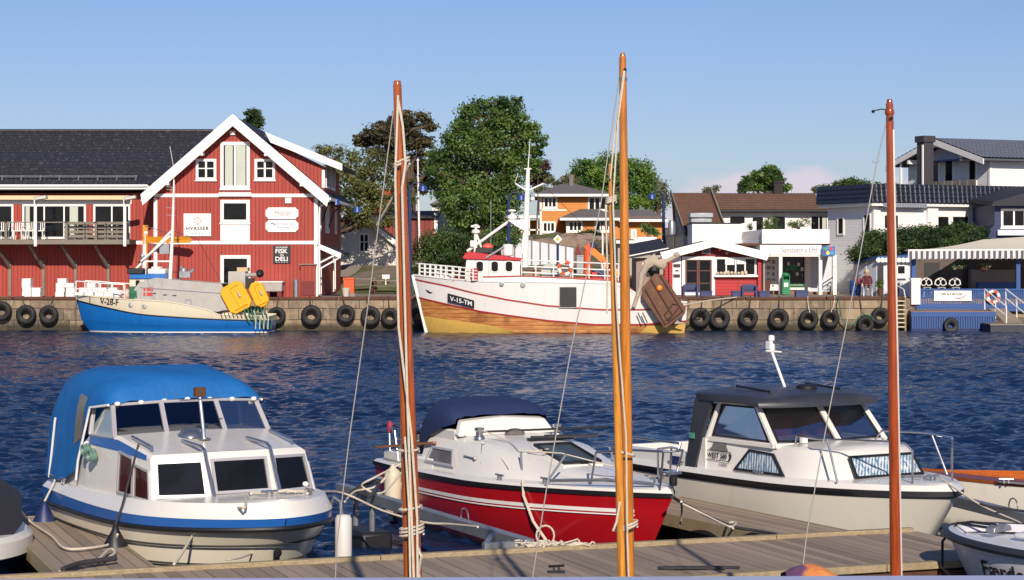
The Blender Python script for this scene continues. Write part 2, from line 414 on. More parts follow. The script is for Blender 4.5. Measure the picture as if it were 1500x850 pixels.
def ground_z(x,y):
 fl=smooth(7,14,x)+smooth(-8.5,-13,x)  # level ground behind the quay buildings
 y0=111+24*min(1,fl)
 z=1.5+1.55*smooth(y0,y0+13,y)+2.0*smooth(y0+14,y0+40,y)+2.2*smooth(y0+45,y0+110,y)
 if 132<y<150 and-2<x<9:z+=0.9*math.exp(-((x-2.6)/2.4)**2-((y-141)/4.5)**2)
 return z
def build_ground():
 mb=MB(); ys=[111,112.5,114,116,118,120,122,124,126,129,132,135,138,141,144,147,150,155,160,170,185,205,240,300,420]
 xs=[-200,-90,-60,-40,-30]+list(np.arange(-24,30,1.5))+[34,44,60,90,200]
 mb.grid([[(x,y,ground_z(x,y)+(0.12*math.sin(x*1.7+y)if y>114 else 0))for x in xs]for y in ys])
 n=N('grassy_ground'); co=n.coord('Object')
 g=n.mix(n.noise(co,1.1,6),S(70,86,40),S(112,112,62)); ea=n.mix(n.noise(co,2.3,6),S(112,98,84),S(150,136,118))
 c=n.mix(n.ramp(n.noise(co,0.33,5),0.42,0.56),g,ea); n.bump(n.noise(co,3,6),0.8,0.15)
 struct('ground',mb,n.setb(c,0.95),smooth=60)
 mb=MB(); mb.box(-70,19.33,100.62,112,-1,1.57); mb.box(19.33,70,103.6,112,-1,1.56)
 n=N('concrete_paving'); co=n.coord('Object')
 c=n.mix(n.noise(co,0.8,7),S(120,108,96),S(160,148,132)); n.bump(n.noise(co,9,4),0.3,0.02)
 struct('quay_paving',mb,n.setb(c,0.9))
 mb=MB(); mb.box(-12,12,-12,3.0,1.0,1.55)
 struct('promenade_paving',mb,n.m)
build_ground()
def build_quay():
 n=N('quay_masonry'); co=n.coord('Object'); sp=n.new('ShaderNodeSeparateXYZ'); n.l.new(co,sp.inputs[0])
 cb=n.new('ShaderNodeCombineXYZ'); n.l.new(n.math('ADD',sp.outputs['X'],sp.outputs['Y']),cb.inputs[0]); n.l.new(sp.outputs['Z'],cb.inputs[1])
 ns=n.new('ShaderNodeTexNoise'); ns.inputs['Scale'].default_value=0.7; n.l.new(co,ns.inputs['Vector'])
 ad=n.new('ShaderNodeMixRGB'); ad.blend_type='ADD'; ad.inputs[0].default_value=0.12; n.l.new(cb.outputs[0],ad.inputs[1]); n.l.new(ns.outputs['Color'],ad.inputs[2])
 br=n.new('ShaderNodeTexBrick'); br.inputs['Scale'].default_value=1.0; br.inputs['Brick Width'].default_value=1.15; br.inputs['Row Height'].default_value=0.56
 br.inputs['Mortar Size'].default_value=0.018; br.inputs['Mortar Smooth'].default_value=0.4; br.offset=0.42; br.squash=1.3; br.squash_frequency=3
 br.inputs['Color1'].default_value=S(162,142,114); br.inputs['Color2'].default_value=S(106,96,84); br.inputs['Mortar'].default_value=S(62,54,46)
 n.l.new(ad.outputs[0],br.inputs['Vector'])
 st=n.noise(n.coord('Object',(1.5,1.5,0.5)),1.1,7,0.65)
 c=n.mix(n.math('MULTIPLY',n.ramp(st,0.46,0.7),0.55),br.outputs['Color'],S(86,76,64))
 c=n.mix(n.math('MULTIPLY',n.ramp(n.noise(co,2.7,6),0.5,0.7),0.5),c,S(182,164,136))
 c=n.mix(n.math('MULTIPLY',n.ramp(n.noise(n.coord('Object',(5,5,.35)),1.0,6,.6),0.54,0.68),0.65),c,S(70,56,42))
 tide=n.ramp(n.math('ADD',sp.outputs['Z'],n.math('MULTIPLY',n.noise(co,1.6,5),0.3)),0.62,0.30)  # weed line at the water's edge
 c=n.mix(n.math('MULTIPLY',tide,0.85),c,S(44,42,30))
 n.bump(n.math('ADD',br.outputs['Fac'],n.math('MULTIPLY',n.noise(co,5,5),-0.8)),0.8,-0.05)
 m=n.setb(c,0.9)
 t=thing('quay_wall','long weathered stone block quay wall hung with tyres','quay wall',(0,100,0))
 mb=MB(); mb.box(-70,19.33,100.0,100.62,-1.2,1.48); part(t,'masonry',mb,m)
 mb=MB()
 for i in range(22):
  a=-68+i*3.97
  mb.box(a,a+3.9,99.93,100.4,1.484,1.62+0.02*(i%2))
 part(t,'kerb_beam',mb,M['brown_wood'],bevel=0.02)
 t2=thing('quay_wall','low shadowed stone wall behind the blue floating barge','quay wall',(40,103.4,0))
 mb=MB(); mb.box(19.335,70,103.0,103.6,-1.2,1.5); part(t2,'masonry',mb,m)
build_quay()
def build_tyres():
 spots=[(3,456,'black tyre at the far end of the quay beneath the balcony, partly cut off',15),(39,461,'outer of two tyres hung together before the blue fishing boat bow',15),(72,461,'inner of two tyres hung together, just beside the blue fishing boat bow',15),(405,464,'tyre pressed against the stern of the blue and cream fishing boat',14),(457,463,'tyre hung below the red cupboard and the grey post',14.5),(507,461,'tyre hung below the orange bin and flower pot',14.5),(543,463,'tyre hung under the picnic benches, next to the orange bin',14.5),(571,464,'tyre beside the reddish mast with its spar, under the white house',14),(612,466,'tyre in the shade by the white fishing boat stem',14),(1026,466,'scuffed tyre next to the rusty trawl door',14.5),(1055,466,'tyre paired with the one by the trawl door, under the glass doors',14.5),(1097,466,'tyre hung under the kiosk counter and blue armchair',14.5),(1141,467,'tyre hung below the green window of the shop',14.5),(1184,469,'tyre hung below the small blue planter in front of the shop',14.5),(1216,467,'tyre with a green rope passing beside it',14.5),(1268,475,'lower and smaller tyre holding a loop of green rope',13),(1290,462,'upper tyre half behind the red brown mast',14)]
 prof=[(0.235,-0.10),(0.22,-0.13),(0.25,-0.155),(0.36,-0.175),(0.45,-0.165),(0.49,-0.12),(0.50,0.0),(0.49,0.12),(0.45,0.165),(0.36,0.175),(0.25,0.155),(0.22,0.13),(0.235,0.10),(0.27,0.0),(0.235,-0.10)]
 for px,py,lb,r in spots:
  Y=99.72; c=P(px,py,Y); k=r*Y/3000/0.5
  r*=rnd.uniform(.92,1.06); c=c+V((rnd.uniform(-.03,.03),0,rnd.uniform(-.05,.04))); k=r*Y/3000/0.5; t=thing('tyre_fender',lb,'tyre',c,group='tyre fenders along the quay')
  mb=MB(); mb.lathe([(a*k,b)for a,b in prof],c,'y',28)
  for q in range(3):mb.lathe([(0.31*k+0.055*q*k-.012,-0.168+0.003*q),(0.31*k+0.055*q*k,-0.187+0.004*q),(0.31*k+0.055*q*k+.012,-0.168+0.003*q)],c,'y',28,cap=False)
  part(t,'tyre',mb,M['rubber'],smooth=50)
  mb=MB(); s=rnd.uniform(-.25,.25)
  mb.tube([c+V((0,0.0,0.27*k)),c+V((0.01,-0.19,0.36*k)),c+V((0.02,-0.19,0.46*k)),c+V((s*.5,0.02,0.56*k)),V((c.x+s,99.96,1.49)),V((c.x+s,99.9,1.65)),V((c.x+s,100.2,1.66))],0.022,6)
  part(t,'rope',mb,M['rope_dark']if rnd.random()<.6 else M['rope'])
build_tyres()
# ------------------------------------------------------------------ windows and roofs
def window(t,px0,py0,px1,py1,Y,n=2,frame=0.07,fm='trim',pane='glass',name='window',cross=False,curtain=None,depth=0.05,sill=True):
# a framed window or glazed door standing on a wall whose face is at Y (it looks towards -Y)
 x0,x1,z1,z0=fx(px0,Y),fx(px1,Y),fz(py0,Y),fz(py1,Y); w,h=x1-x0,z1-z0
 mb=MB(); mb.rframe((x0,Y-0.004,z0),(1,0,0),(0,0,1),w,h,frame,depth,(0,-1,0))
 for i in range(1,n):
  c=x0+frame+(w-2*frame)*i/n; mb.box(c-frame*.35,c+frame*.35,Y-depth*.8,Y-.004,z0+frame,z1-frame)
 if cross:
  zc=z0+h*.55; mb.box(x0+frame,x1-frame,Y-depth*.7,Y-.004,zc-.025,zc+.025)
 if sill:mb.box(x0-.04,x1+.04,Y-depth-.05,Y-.004,z0-.06,z0-.002)
 f=part(t,name,mb,M[fm])
 mb=MB(); mb.box(x0+frame*.9,x1-frame*.9,Y-0.016,Y-.003,z0+frame*.9,z1-frame*.9)
 part(f,'pane',mb,M[pane])
 if curtain:
  for a,b in curtain:
   rows=[[(x0+frame+(w-2*frame)*(a+(b-a)*i/14.0),Y-.024-.006*math.sin(i*1.9),zz)for i in range(15)]for zz in(z0+frame,z1-frame)]
   mb=MB(); mb.grid(rows); part(f,'curtain',mb,M['curtain'])
 return f
def tile_roof(a,u,v,nu_tiles,nv_tiles,amp=0.035,lift=0.03,sub=6):
# pantiles: a = eave corner, u = along the eave, v = up the slope; returns an MB
 a,u,v=V(a),V(u),V(v); n=u.cross(v).normalized()
 if n.z<0:n=-n
 mb=MB(); rows=[]
 for j in range(nv_tiles):
  for e in(0.0,0.98):
   s=(j+e)/nv_tiles; hh=lift*(1-e)
   rows.append([a+u*(i/(nu_tiles*sub))+v*s+n*(hh+amp*(0.5+0.5*math.sin(2*math.pi*i/sub)))for i in range(nu_tiles*sub+1)])
 rows.append([p-n*0.0 for p in[a+u*(i/(nu_tiles*sub))+v for i in range(nu_tiles*sub+1)]])
 mb.grid(rows)
 # underside so that the roof has thickness
 b=-n*0.12
 mb.add([a+b,a+u+b,a+u+v+b,a+v+b],[(0,1,2,3)])
 mb.add([a+b,a+u+b,a+u,a],[(0,1,2,3)]); mb.add([a+b,a+v+b,a+v,a],[(0,1,2,3)]); mb.add([a+u+b,a+u+v+b,a+u+v,a+u],[(0,1,2,3)])
 return mb
 # ------------------------------------------------------------------ the red waterfront building
def build_red():
 G=103.0
 t=thing('waterfront_building','large red boarded waterfront building with white trim, black tiled roof and long balcony','building',(-18,106,1.57))
 x0,x1=fx(226,G),fx(465,G); zb=1.4
 ax,az=fx(341,G),fz(183,G)  # wall apex
 ze=fz(283,G); sl=(az-ze)/(ax-x0)
 # gable block
 mb=MB(); mb.prism([(x0,G,zb),(x1,G,zb),(x1,G,az-(x1-ax)*sl),(ax,G,az),(x0,G,ze)],(0,14,0)); part(t,'gable_wall',mb,M['red_board'],smooth=0)
 # long wing
 mb=MB(); mb.box(fx(-160,105),x0-.003,105,115,zb,fz(283,105)); part(t,'wing_wall',mb,M['red_board'],smooth=0)
 # main gable roof: two slopes running back
 yf,yb=102.35,117.6
 apx,apz=fx(341,yf),fz(170,yf); lx,lz=fx(206,yf),fz(288,yf); rx,rz=fx(482,yf),fz(290,yf)
 part(t,'roof',tile_roof((rx,yf,rz),(0,yb-yf,0),(apx-rx,0,apz-rz),50,16),M['roof_black'],smooth=45)
 part(t,'roof',tile_roof((lx,yf,lz),(0,yb-yf,0),(apx-lx,0,apz-lz),50,16),M['roof_black'],smooth=45)
 # barge boards, 0.5 m deep white fascia, with the soffit behind it
 mb=MB(); d=0.50; dy=-0.05
 for(ex,ez)in((lx,lz),(rx,rz)):
  mb.prism([(apx,yf+dy,apz+.10),(ex,yf+dy,ez+.10),(ex+(0.10 if ex<apx else-0.10),yf+dy,ez-d+.06),(apx,yf+dy,apz-d)],(0,0.048,0))
  for q in(0.35,0.72):
   cx,cz=apx+(ex-apx)*q,apz+(ez-apz)*q-.42; mb.box(cx-.12,cx+.12,yf,G-.005,cz-.14,cz+.02)
 part(t,'barge_board',mb,M['trim'])
 mb=MB()
 for(ex,ez)in((lx,lz),(rx,rz)):
  mb.prism([(apx,yf,apz-.16),(ex,yf,ez-.16),(ex,yf,ez-.22),(apx,yf,apz-.22)],(0,G-yf-.006,0))
 part(t,'soffit',mb,M['trim'])
 # side eaves gutter and soffit on the right
 mb=MB(); mb.box(rx-.06,rx+.08,yf+.02,yb,rz-.12,rz+.02); mb.tube([(rx-.1,102.9,rz-.12),(x1+.12,102.95,rz-.45),(x1+.1,102.93,rz-.9),(x1+.1,102.93,1.7)],.05,8); part(t,'gutter',mb,M['white'])
 # belts and corner boards
 mb=MB()
 mb.box(x0,x1,G-.05,G-.003,fz(289,G),fz(284,G)); mb.box(x0-.9,x1,G-.055,G-.003,fz(358,G),fz(353,G))
 mb.box(x0-.02,x0+.16,G-.06,G-.003,1.6,fz(290,G)); mb.box(x1-.16,x1+.025,G-.06,G-.003,1.6,fz(290,G)); mb.box(x1-.02,x1+.03,G-.003,G+.16,1.6,fz(290,G))
 part(t,'trim_boards',mb,M['trim'])
 # door stack
 window(t,323,208,366,277,G,2,0.16,curtain=[(.06,.40),(.56,.95)])
 window(t,287,233,317,264,G,2,0.13,cross=True); window(t,373,233,403,264,G,2,0.13,cross=True)
 f=window(t,323,293,366,327,G,1,0.17,name='door')
 mb=MB(); mb.box(fx(323,G),fx(366,G),G-.05,G-.004,fz(354,G),fz(327,G)-.065); part(t,'door_panel',mb,M['white'])
 window(t,323,374,367,420,G,1,0.17,name='window')
 mb=MB(); mb.box(fx(337,G),fx(345,G),G-.12,G-.004,fz(198,G),fz(192,G)); mb.box(fx(418,G),fx(427,G),G-.1,G-.004,fz(298,G),fz(290,G)); mb.box(fx(321,G),fx(369,G),G-.2,G-.06,fz(288,G),fz(283,G)+.03); part(t,'wall_lamp',mb,M['white'])
 # wing roof
 ye,ex0,ex1=104.1,fx(-150,104.1),fx(208,104.1)+.25; ez=fz(271,ye); rzz=fz(193,110)
 part(t,'wing_roof',tile_roof((ex0,ye,ez),(ex1+2.8-ex0,0,0),(0,110-ye,rzz-ez),64,18),M['roof_black'],smooth=45)
 part(t,'wing_roof',tile_roof((ex0,116,ez),(ex1+2.8-ex0,0,0),(0,110-116,rzz-ez),64,18),M['roof_black'],smooth=45)
 mb=MB(); mb.tube([(ex0,110,rzz+.03),(ex1+2.5,110,rzz+.03)],.11,8); part(t,'ridge_tile',mb,M['roof_black'])
 mb=MB(); mb.box(ex0,lx+.1,ye-.08,ye-.02,ez-.22,ez-.02); mb.tube([(ex0,ye-.12,ez-.05),(lx+.05,ye-.12,ez-.05)],.07,8); part(t,'gutter',mb,M['white'])
 mb=MB(); mb.box(ex0,x0-.01,ye-.015,105-.005,ez-.24,ez-.19); part(t,'soffit',mb,M['trim'])
 # snow guard rail on the roof
 mb=MB(); s=.12
 for q in(.085,.105):
  mb.tube([(ex0,ye+5.9*q,ez+(rzz-ez)*q+.16),(fx(200,104.5),ye+5.9*q,ez+(rzz-ez)*q+.16)],.022,6)
 for i in range(9):
  xx=fx(3+i*28,104.6)
  if xx<fx(200,104.6):mb.bar((xx,ye+.45,ez+.24),(xx,ye+.62,ez+.5),.05,.03)
 part(t,'snow_guard',mb,M['grey_metal'])
 # glazed front of the upper floor: five sliding doors in a white band
 Y=105.0
 mb=MB(); mb.box(fx(-140,Y),fx(193,Y),Y-.05,Y-.004,fz(299,Y),fz(293,Y)-.0); part(t,'trim_boards',mb,M['trim'])
 for(a,b,n,cu)in((-60,20,2,None),(33,126,3,[(.02,.09),(.76,.9)]),(137,191,2,None),(-135,-70,2,None)):
  window(t,a,299.5,b,350,Y,n,0.10,cu and 'trim' or 'trim',curtain=cu,name='window',sill=False)
 mb=MB(); mb.box(fx(-140,Y),fx(192,Y),Y-.45,Y-.12,fz(293,Y),fz(287,Y)); part(t,'awning_cassette',mb,paint('cream_awning',S(216,196,156),.7))
 # balcony
 bx0,bx1,by=fx(-140,103),fx(190,103),102.9; zt,zl=fz(351,by),fz(358,by)
 mb=MB(); mb.box(bx0,bx1,by,104.99,zl,zt); b=part(t,'balcony',mb,M['grey_wood'])
 mb=MB(); zr=fz(326.5,by)
 for px in(8,97,140,184,-30):mb.box(fx(px,by)-.06,fx(px,by)+.06,by+.03,by+.15,zt,zr+.06)
 mb.box(bx0,bx1,by+.03,by+.13,zr,zr+.05); part(b,'railing',mb,M['grey_wood'])
 mb=MB()
 for px in(52,183):mb.box(fx(px,by)-.07,fx(px,by)+.07,by-.06,by+.02,zl-.1,fz(291,by))
 part(b,'post',mb,M['white'])
 for px in(52,183):
  mb=MB(); c=P(px+8,290,by-.3); mb.obox(c,(.30,.03,.05),(0,.16,0),(-.03,0,.09)); mb.bar(c+V((-.2,0,-.05)),c+V((-.32,.2,-.25)),.08,.08); part(b,'awning_arm',mb,M['alu'],bevel=.04)
 mb=MB(); n_=30
 for i in range(n_):  # glass-like panels of slatted pallets: the boarded stretch of the balustrade
  pass
 mb=MB(); Yp=by+.5
 for k in range(3):
  xa,xb=fx(94+k*31,Yp),fx(124+k*31,Yp)
  for q in range(4):mb.box(xa,xb,Yp,Yp+.05,zt+.1+q*.22,zt+.24+q*.22)
  for xx in(xa+.05,(xa+xb)/2,xb-.05):mb.box(xx-.04,xx+.04,Yp+.055,Yp+.5,zt+.01,zt+.9)
 solo('pallet_bench','grey pallet benches standing along the balcony railing','bench',mb,M['grey_wood'])
 # brackets under the balcony and posts on the lower wall
 for px in(-45,14,63,110,158):
  mb=MB(); xx=fx(px,104.8); mb.box(xx-.07,xx+.07,104.86,104.99,1.6,zl-.8); mb.bar((xx,104.9,zl-1.2),(xx-.35,103.3,zl-.02),.12,.12); part(t,'bracket',mb,M['grey_wood'])
  # shed dormer facing right
 dz=.16
 c1=(fx(388,104.3),104.3,fz(197,104.3)); c2=(fx(500,104.3),104.3,fz(243,104.3))
 part(t,'dormer_roof',tile_roof((c2[0],104.3,c2[2]),(0,10.2,0),(c1[0]-c2[0],0,c1[2]-c2[2]),30,10),M['roof_black'],smooth=45)
 mb=MB(); mb.prism([(c1[0],104.25,c1[2]+.12),(c2[0]+.05,104.25,c2[2]+.1),(c2[0]+.05,104.25,c2[2]-.25),(c1[0]+.3,104.25,c1[2]-.42)],(0,.048,0)); part(t,'barge_board',mb,M['trim'])
 dx=fx(475,104.8)
 mb=MB(); mb.prism([(c1[0]+.4,104.8,c1[2]-.35),(dx,104.8,c2[2]-.02),(dx,104.8,ze-.2),(c1[0]+.4,104.8,ze-.2)],(0,9.2,0)); part(t,'dormer_wall',mb,M['red_board'],smooth=0)
 mb=MB(); mb.box(dx-.12,dx+.03,104.75,104.9,fz(275,104.8),c2[2]-.2); part(t,'trim_boards',mb,M['trim'])
 for y0 in(105.5,108.6):
  mb=MB(); mb.rframe((dx+.004,y0,fz(275,105)),(0,1,0),(0,0,1),2.2,1.35,.13,.05,(1,0,0)); mb.box(dx+.004,dx+.04,y0+1.04,y0+1.16,fz(275,105)+.13,fz(275,105)+1.2); f=part(t,'window',mb,M['trim'])
  mb=MB(); mb.box(dx+.003,dx+.015,y0+.1,y0+2.1,fz(275,105)+.1,fz(275,105)+1.25); part(f,'pane',mb,M['glass'])
 for y0,w,z0,h in((103.9,.7,fz(338,103),1.45),(107.3,.8,fz(340,104),1.5),(108.5,.8,fz(340,104),1.5),(113.0,1.0,fz(340,105),1.5),(112.0,1.2,1.7,2.3)):
  mb=MB(); mb.rframe((x1+.004,y0,z0),(0,1,0),(0,0,1),w,h,.14,.05,(1,0,0)); f=part(t,'window',mb,M['trim'])
  mb=MB(); mb.box(x1+.003,x1+.015,y0+.1,y0+w-.1,z0+.1,z0+h-.1); part(f,'pane',mb,M['glass'])
  # porch over the side door
 py,pe=102.9,(fx(500,102.9),fz(373,102.9))
 mb=MB(); mb.prism([(x1+.05,py,fz(357,py)),(pe[0],py,fz(371,py)),(pe[0]-.05,py,fz(379,py)),(x1+.05,py,fz(364,py))],(0,.05,0)); p=part(t,'porch',mb,M['trim'])
 part(p,'porch_roof',tile_roof((pe[0]+.15,py+.02,pe[1]+.02),(0,3.6,0),(x1+.02-pe[0]-.15,0,fz(357,py)-pe[1]-.03),12,4),M['roof_black'],smooth=45)
 mb=MB(); mb.bar((x1+.06,py+.1,fz(386,py)),(pe[0]-.35,py+.1,fz(374,py)),.08,.08); mb.bar((x1+.06,py+.1,fz(395,py)),(pe[0]-.12,py+.1,fz(378,py)),.07,.07); part(p,'brace',mb,M['white'])
 mb=MB(); mb.rframe((x1+.004,103.5,1.6),(0,1,0),(0,0,1),1.3,2.2,.12,.05,(1,0,0)); mb.box(x1+.003,x1+.02,103.62,104.68,1.62,3.6); part(t,'door',mb,M['white'])
 # two blue outdoor lamps on curved arms
 for(px,py2,y0)in((492,297,105.5),(523,308,109)):
  mb=MB(); c=P(px,py2,y0); w0=V((x1,y0,c.z-1.2)); mb.tube([w0+V((0,0,.2)),V((x1+.3,y0,c.z-.1)),V(((c.x+x1)/2,y0,c.z+.25)),c+V((0,0,.2))],.035,6); f=part(t,'lamp_arm',mb,M['black'])
  mb=MB(); mb.lathe([(.05,.2),(.17,.17),(.22,-.12),(.2,-.12),(.02,.1)],c,'z',16); part(f,'lamp_shade',mb,paint('blue_enamel',S(38,74,140),.4))
build_red()
def build_red_extras():
 G=102.93
 # signs
 def board(name,label,px0,py0,px1,py1,mat,notch=0.0,d=.05):
  x0,x1,z1,z0=fx(px0,G),fx(px1,G),fz(py0,G),fz(py1,G)
  t=thing(name,label,'sign',((x0+x1)/2,G,z0)); mb=MB(); k=notch
  pl=[(x0+k,z0),(x1-k,z0),(x1-k*.6,z0+k*.6),(x1,z0+k),(x1,z1-k),(x1-k*.6,z1-k*.6),(x1-k,z1),(x0+k,z1),(x0+k*.6,z1-k*.6),(x0,z1-k),(x0,z0+k),(x0+k*.6,z0+k*.6)]if k else[(x0,z0),(x1,z0),(x1,z1),(x0,z1)]
  mb.prism([(a,G,b)for a,b in pl],(0,d,0)); part(t,'board',mb,mat)
  return t
 U,Z=(1,0,0),(0,0,1); g=G-.006
 def tx(mb,s,px,py,w,h,**k):add_text(mb,s,(fx(px,G),g,fz(py,G)),U,Z,w*G/3000,h*G/3000,**k)
 t=board('wall_sign','square white sign with round emblem above dark capital letters on red wall',269,313,309,346,M['sign_white'])
 mb=MB(); tx(mb,'HVASSER',273,337.5,33,5.5,space=1.2,bold=.03); tx(mb,'- - - -',281,342.5,17,.9); part(t,'lettering',mb,M['ink'])
 mb=MB(); c=P(289,323.5,g); mb.lathe([(.15,0),(.165,-.004),(.18,0)],c,'y',24,cap=False); mb.lathe([(.07,0),(.08,-.004),(.09,0)],c+V((0,0,.02)),'y',16,cap=False)
 for i in range(9):a=R(20+i*17.5); p=c+V((.25*math.cos(a),0,.25*math.sin(a))); mb.obox(p,(.016,0,0),(0,.003,0),(0,0,.016))
 mb.obox(c+V((0,0,-.2)),(.02,0,0),(0,.003,0),(0,0,.03)); part(t,'emblem',mb,paint('brown_print',S(150,112,104),.6))
 t=board('wall_sign','upper white plaque with notched corners and script lettering on red wall',389,304,437,321,M['sign_white'],.14)
 mb=MB(); tx(mb,'Hvasser',401,316,25,9,slant=.35); tx(mb,'......',406,318.6,17,.7); part(t,'lettering',mb,M['ink_pale'])
 t=board('wall_sign','lower white plaque with notched corners and faded pink lines on red wall',389,322.5,437,340,M['sign_white'],.14)
 mb=MB(); tx(mb,'- --- --',407,329,24,1.5); tx(mb,'-- --- -',407,334.5,24,1.5); tx(mb,'~',396,330,9,4); part(t,'lettering',mb,M['ink_pale'])
 t=board('wall_sign','black square sign with bold white words below the white belt of the red gable',400,360,425.5,386,M['black'])
 mb=MB(); tx(mb,'HVASSER',404,363.6,17.5,2.2,bold=.01); tx(mb,'FISK',403.5,371.2,18,6.4,bold=.018); tx(mb,'OG',410,375.3,5.5,2.8,bold=.01); tx(mb,'DELI',403.5,382.4,18,6.2,bold=.018); tx(mb,'- - - - -',404,384.6,17.5,.8); part(t,'lettering',mb,M['sign_white'])
 # yellow wall crane
 Y=102.2
 t=thing('wall_crane','yellow hoist crane on a post beside the red wall, its arm swung out','crane',(fx(213,Y),Y,1.6))
 mb=MB(); mb.box(fx(209,Y),fx(216,Y),Y,Y+.28,1.6,fz(330,Y)); part(t,'post',mb,M['crane_yellow'])
 mb=MB(); mb.prism([(fx(209,Y),Y-.05,fz(347,Y)),(fx(278,Y),Y-.6,fz(347,Y)),(fx(284,Y),Y-.6,fz(351,Y)),(fx(279,Y),Y-.6,fz(356,Y)),(fx(216,Y),Y-.05,fz(356,Y))],(0,.26,0)); part(t,'arm',mb,M['crane_yellow'])
 mb=MB(); mb.tube([P(213,331,Y),P(262,347,Y-.4)],.02,6); mb.tube([P(240,356,Y-.3),P(240,366,Y-.3)],.02,6); part(t,'tie_rod',mb,M['steel'])
 # foam boxes
 spots=[('white foam box, bottom course of the tidy double stack',83+i*14.5,434)for i in range(2)]+[('white foam box, middle course of the tidy double stack',83.5+i*14,427)for i in range(2)]+[('white foam box, third course of the tidy double stack',83+i*14,420.5)for i in range(2)]+[('single white foam box crowning the tidy stack',85,414)]
 spots+=[('white foam box at the foot of the stack behind the fishing boat bow',112+i*14,434)for i in range(6)]+[('white foam box, second course behind the fishing boat bow',117+i*14.2,427.3)for i in range(4)]+[('topmost white foam box behind the fishing boat bow',128,420.6)]
 spots+=[('white foam box of the narrow stack at the end of the quay',34.5,434-i*6.6)for i in range(4)]+[('white foam box beside the narrow stack at the end of the quay',49,434-i*6.6)for i in range(2)]
 src=None; Y=103.6; k=Y/3000; last={}
 for lb,px,py in spots:
  p=V((fx(px+6.5,Y),Y,1.575)); lev=round((434-py)/6.6); p.z=1.575+lev*.232; p.x+=rnd.uniform(-.03,.03); p.y+=rnd.uniform(-.05,.05)
  if src is None:
   src=thing('foam_box',lb,'foam box',p,group='white foam fish boxes')
   mb=MB(); mb.box(p.x-.22,p.x+.22,p.y-.3,p.y+.3,p.z,p.z+.165); part(src,'box',mb,M['foam'],bevel=.015)
   mb=MB(); mb.box(p.x-.225,p.x+.225,p.y-.305,p.y+.305,p.z+.168,p.z+.228); part(src,'lid',mb,M['foam'],bevel=.012)
  else:dup(src,p-src.location,lb)
  # balcony chairs
 def chair(px,lb):
  Y=103.7; z=fz(351,102.9)+.003; x=fx(px,Y); t=thing('plastic_chair',lb,'chair',(x,Y,z),group='white plastic chairs on the balcony')
  mb=MB(); mb.box(x-.22,x+.22,Y-.22,Y+.22,z+.42,z+.46); part(t,'seat',mb,M['white'])
  mb=MB()
  for i in range(5):mb.bar((x-.18+i*.09,Y+.2,z+.46),(x-.2+i*.1,Y+.28,z+.88),.035,.02)
  mb.bar((x-.22,Y+.28,z+.88),(x+.22,Y+.28,z+.88),.03,.06); part(t,'backrest',mb,M['white'])
  for sx in(-1,1):
   for sy in(-1,1):
    mb=MB(); mb.bar((x+sx*.2,Y+sy*.2,z),(x+sx*.18,Y+sy*.18,z+.42),.04,.04); part(t,'leg',mb,M['white'])
   mb=MB(); mb.tube([(x+sx*.23,Y-.2,z+.42),(x+sx*.25,Y-.2,z+.64),(x+sx*.25,Y+.24,z+.66)],.02,6); part(t,'armrest',mb,M['white'])
 chair(6,'white plastic chair at the far end of the balcony'); chair(27,'white plastic chair before the white door posts on the balcony'); chair(44,'white plastic chair under the balcony curtain window'); chair(58,'white plastic chair just past the white awning post')
 # things standing along the gable foot
 Y=102.4
 t=thing('fish_tub','pale grey insulated fish tub on dark skids behind the yellow hatches','tub',(fx(397,Y),Y,1.57))
 mb=MB(); mb.box(fx(372,Y),fx(415,Y),Y-.6,Y+.45,1.85,fz(414,Y)); part(t,'tub',mb,paint('grey_tub',S(170,164,156),.55,dirt=.4),bevel=.06)
 mb=MB(); mb.box(fx(371,Y),fx(416,Y),Y-.65,Y+.47,fz(414,Y)+.003,fz(412,Y)); part(t,'rim',mb,M['white'])
 mb=MB()
 for px in(377,394,411):mb.box(fx(px,Y)-.1,fx(px,Y)+.1,Y-.6,Y+.45,1.57,1.847)
 part(t,'skid',mb,M['dark_red'])
 Y=102.6
 mb=MB(); mb.lathe([(.13,1.57),(.13,2.42),(.09,2.47)],(fx(433.5,Y),Y,0),'z',14); solo('bollard_post','short round grey post beside the red cupboard','post',mb,M['grey_metal'])
 t=thing('wall_cupboard','low red wooden cupboard with a pale lid against the red wall','cupboard',(fx(451,Y),Y,1.57))
 mb=MB(); mb.box(fx(440,Y),fx(462,Y),Y,Y+.38,1.57,fz(389,Y)); part(t,'body',mb,M['red_board'],smooth=0)
 mb=MB(); mb.bar((fx(451,Y)-.42,Y+.17,fz(388,Y)+.02),(fx(451,Y)+.42,Y+.17,fz(388,Y)+.02),.5,.06); part(t,'lid',mb,M['grey_wood'])
 mb=MB(); mb.box(fx(441.5,Y),fx(450.6,Y),Y-.04,Y-.004,1.65,fz(412,Y)); mb.box(fx(451.2,Y),fx(460.5,Y),Y-.04,Y-.004,1.65,fz(412,Y)); part(t,'door',mb,M['dark_red'])
 # planters by the side door
 Y=102.6
 t=thing('waste_bin','orange red square bin by the corner of the red building','bin',(fx(510,Y),Y+.5,1.57))
 mb=MB(); mb.box(fx(502,Y),fx(518,Y),Y+.3,Y+.8,1.57,fz(410,Y)); part(t,'body',mb,M['orange'],bevel=.03)
 mb=MB(); mb.box(fx(501.5,Y),fx(518.5,Y),Y+.27,Y+.83,fz(410,Y)+.003,fz(407,Y)); part(t,'lid',mb,M['orange'])
 c=V((fx(507,Y),Y-.1,1.57)); mb=MB(); mb.lathe([(.14,0),(.2,.42),(.215,.42),(.215,.47),(.17,.47),(.16,.4),(.02,.4)],c,'z',16); solo('flower_pot','tall pale flower pot before the orange bin','flower pot',mb,paint('pale_pot',S(196,188,176),.7))
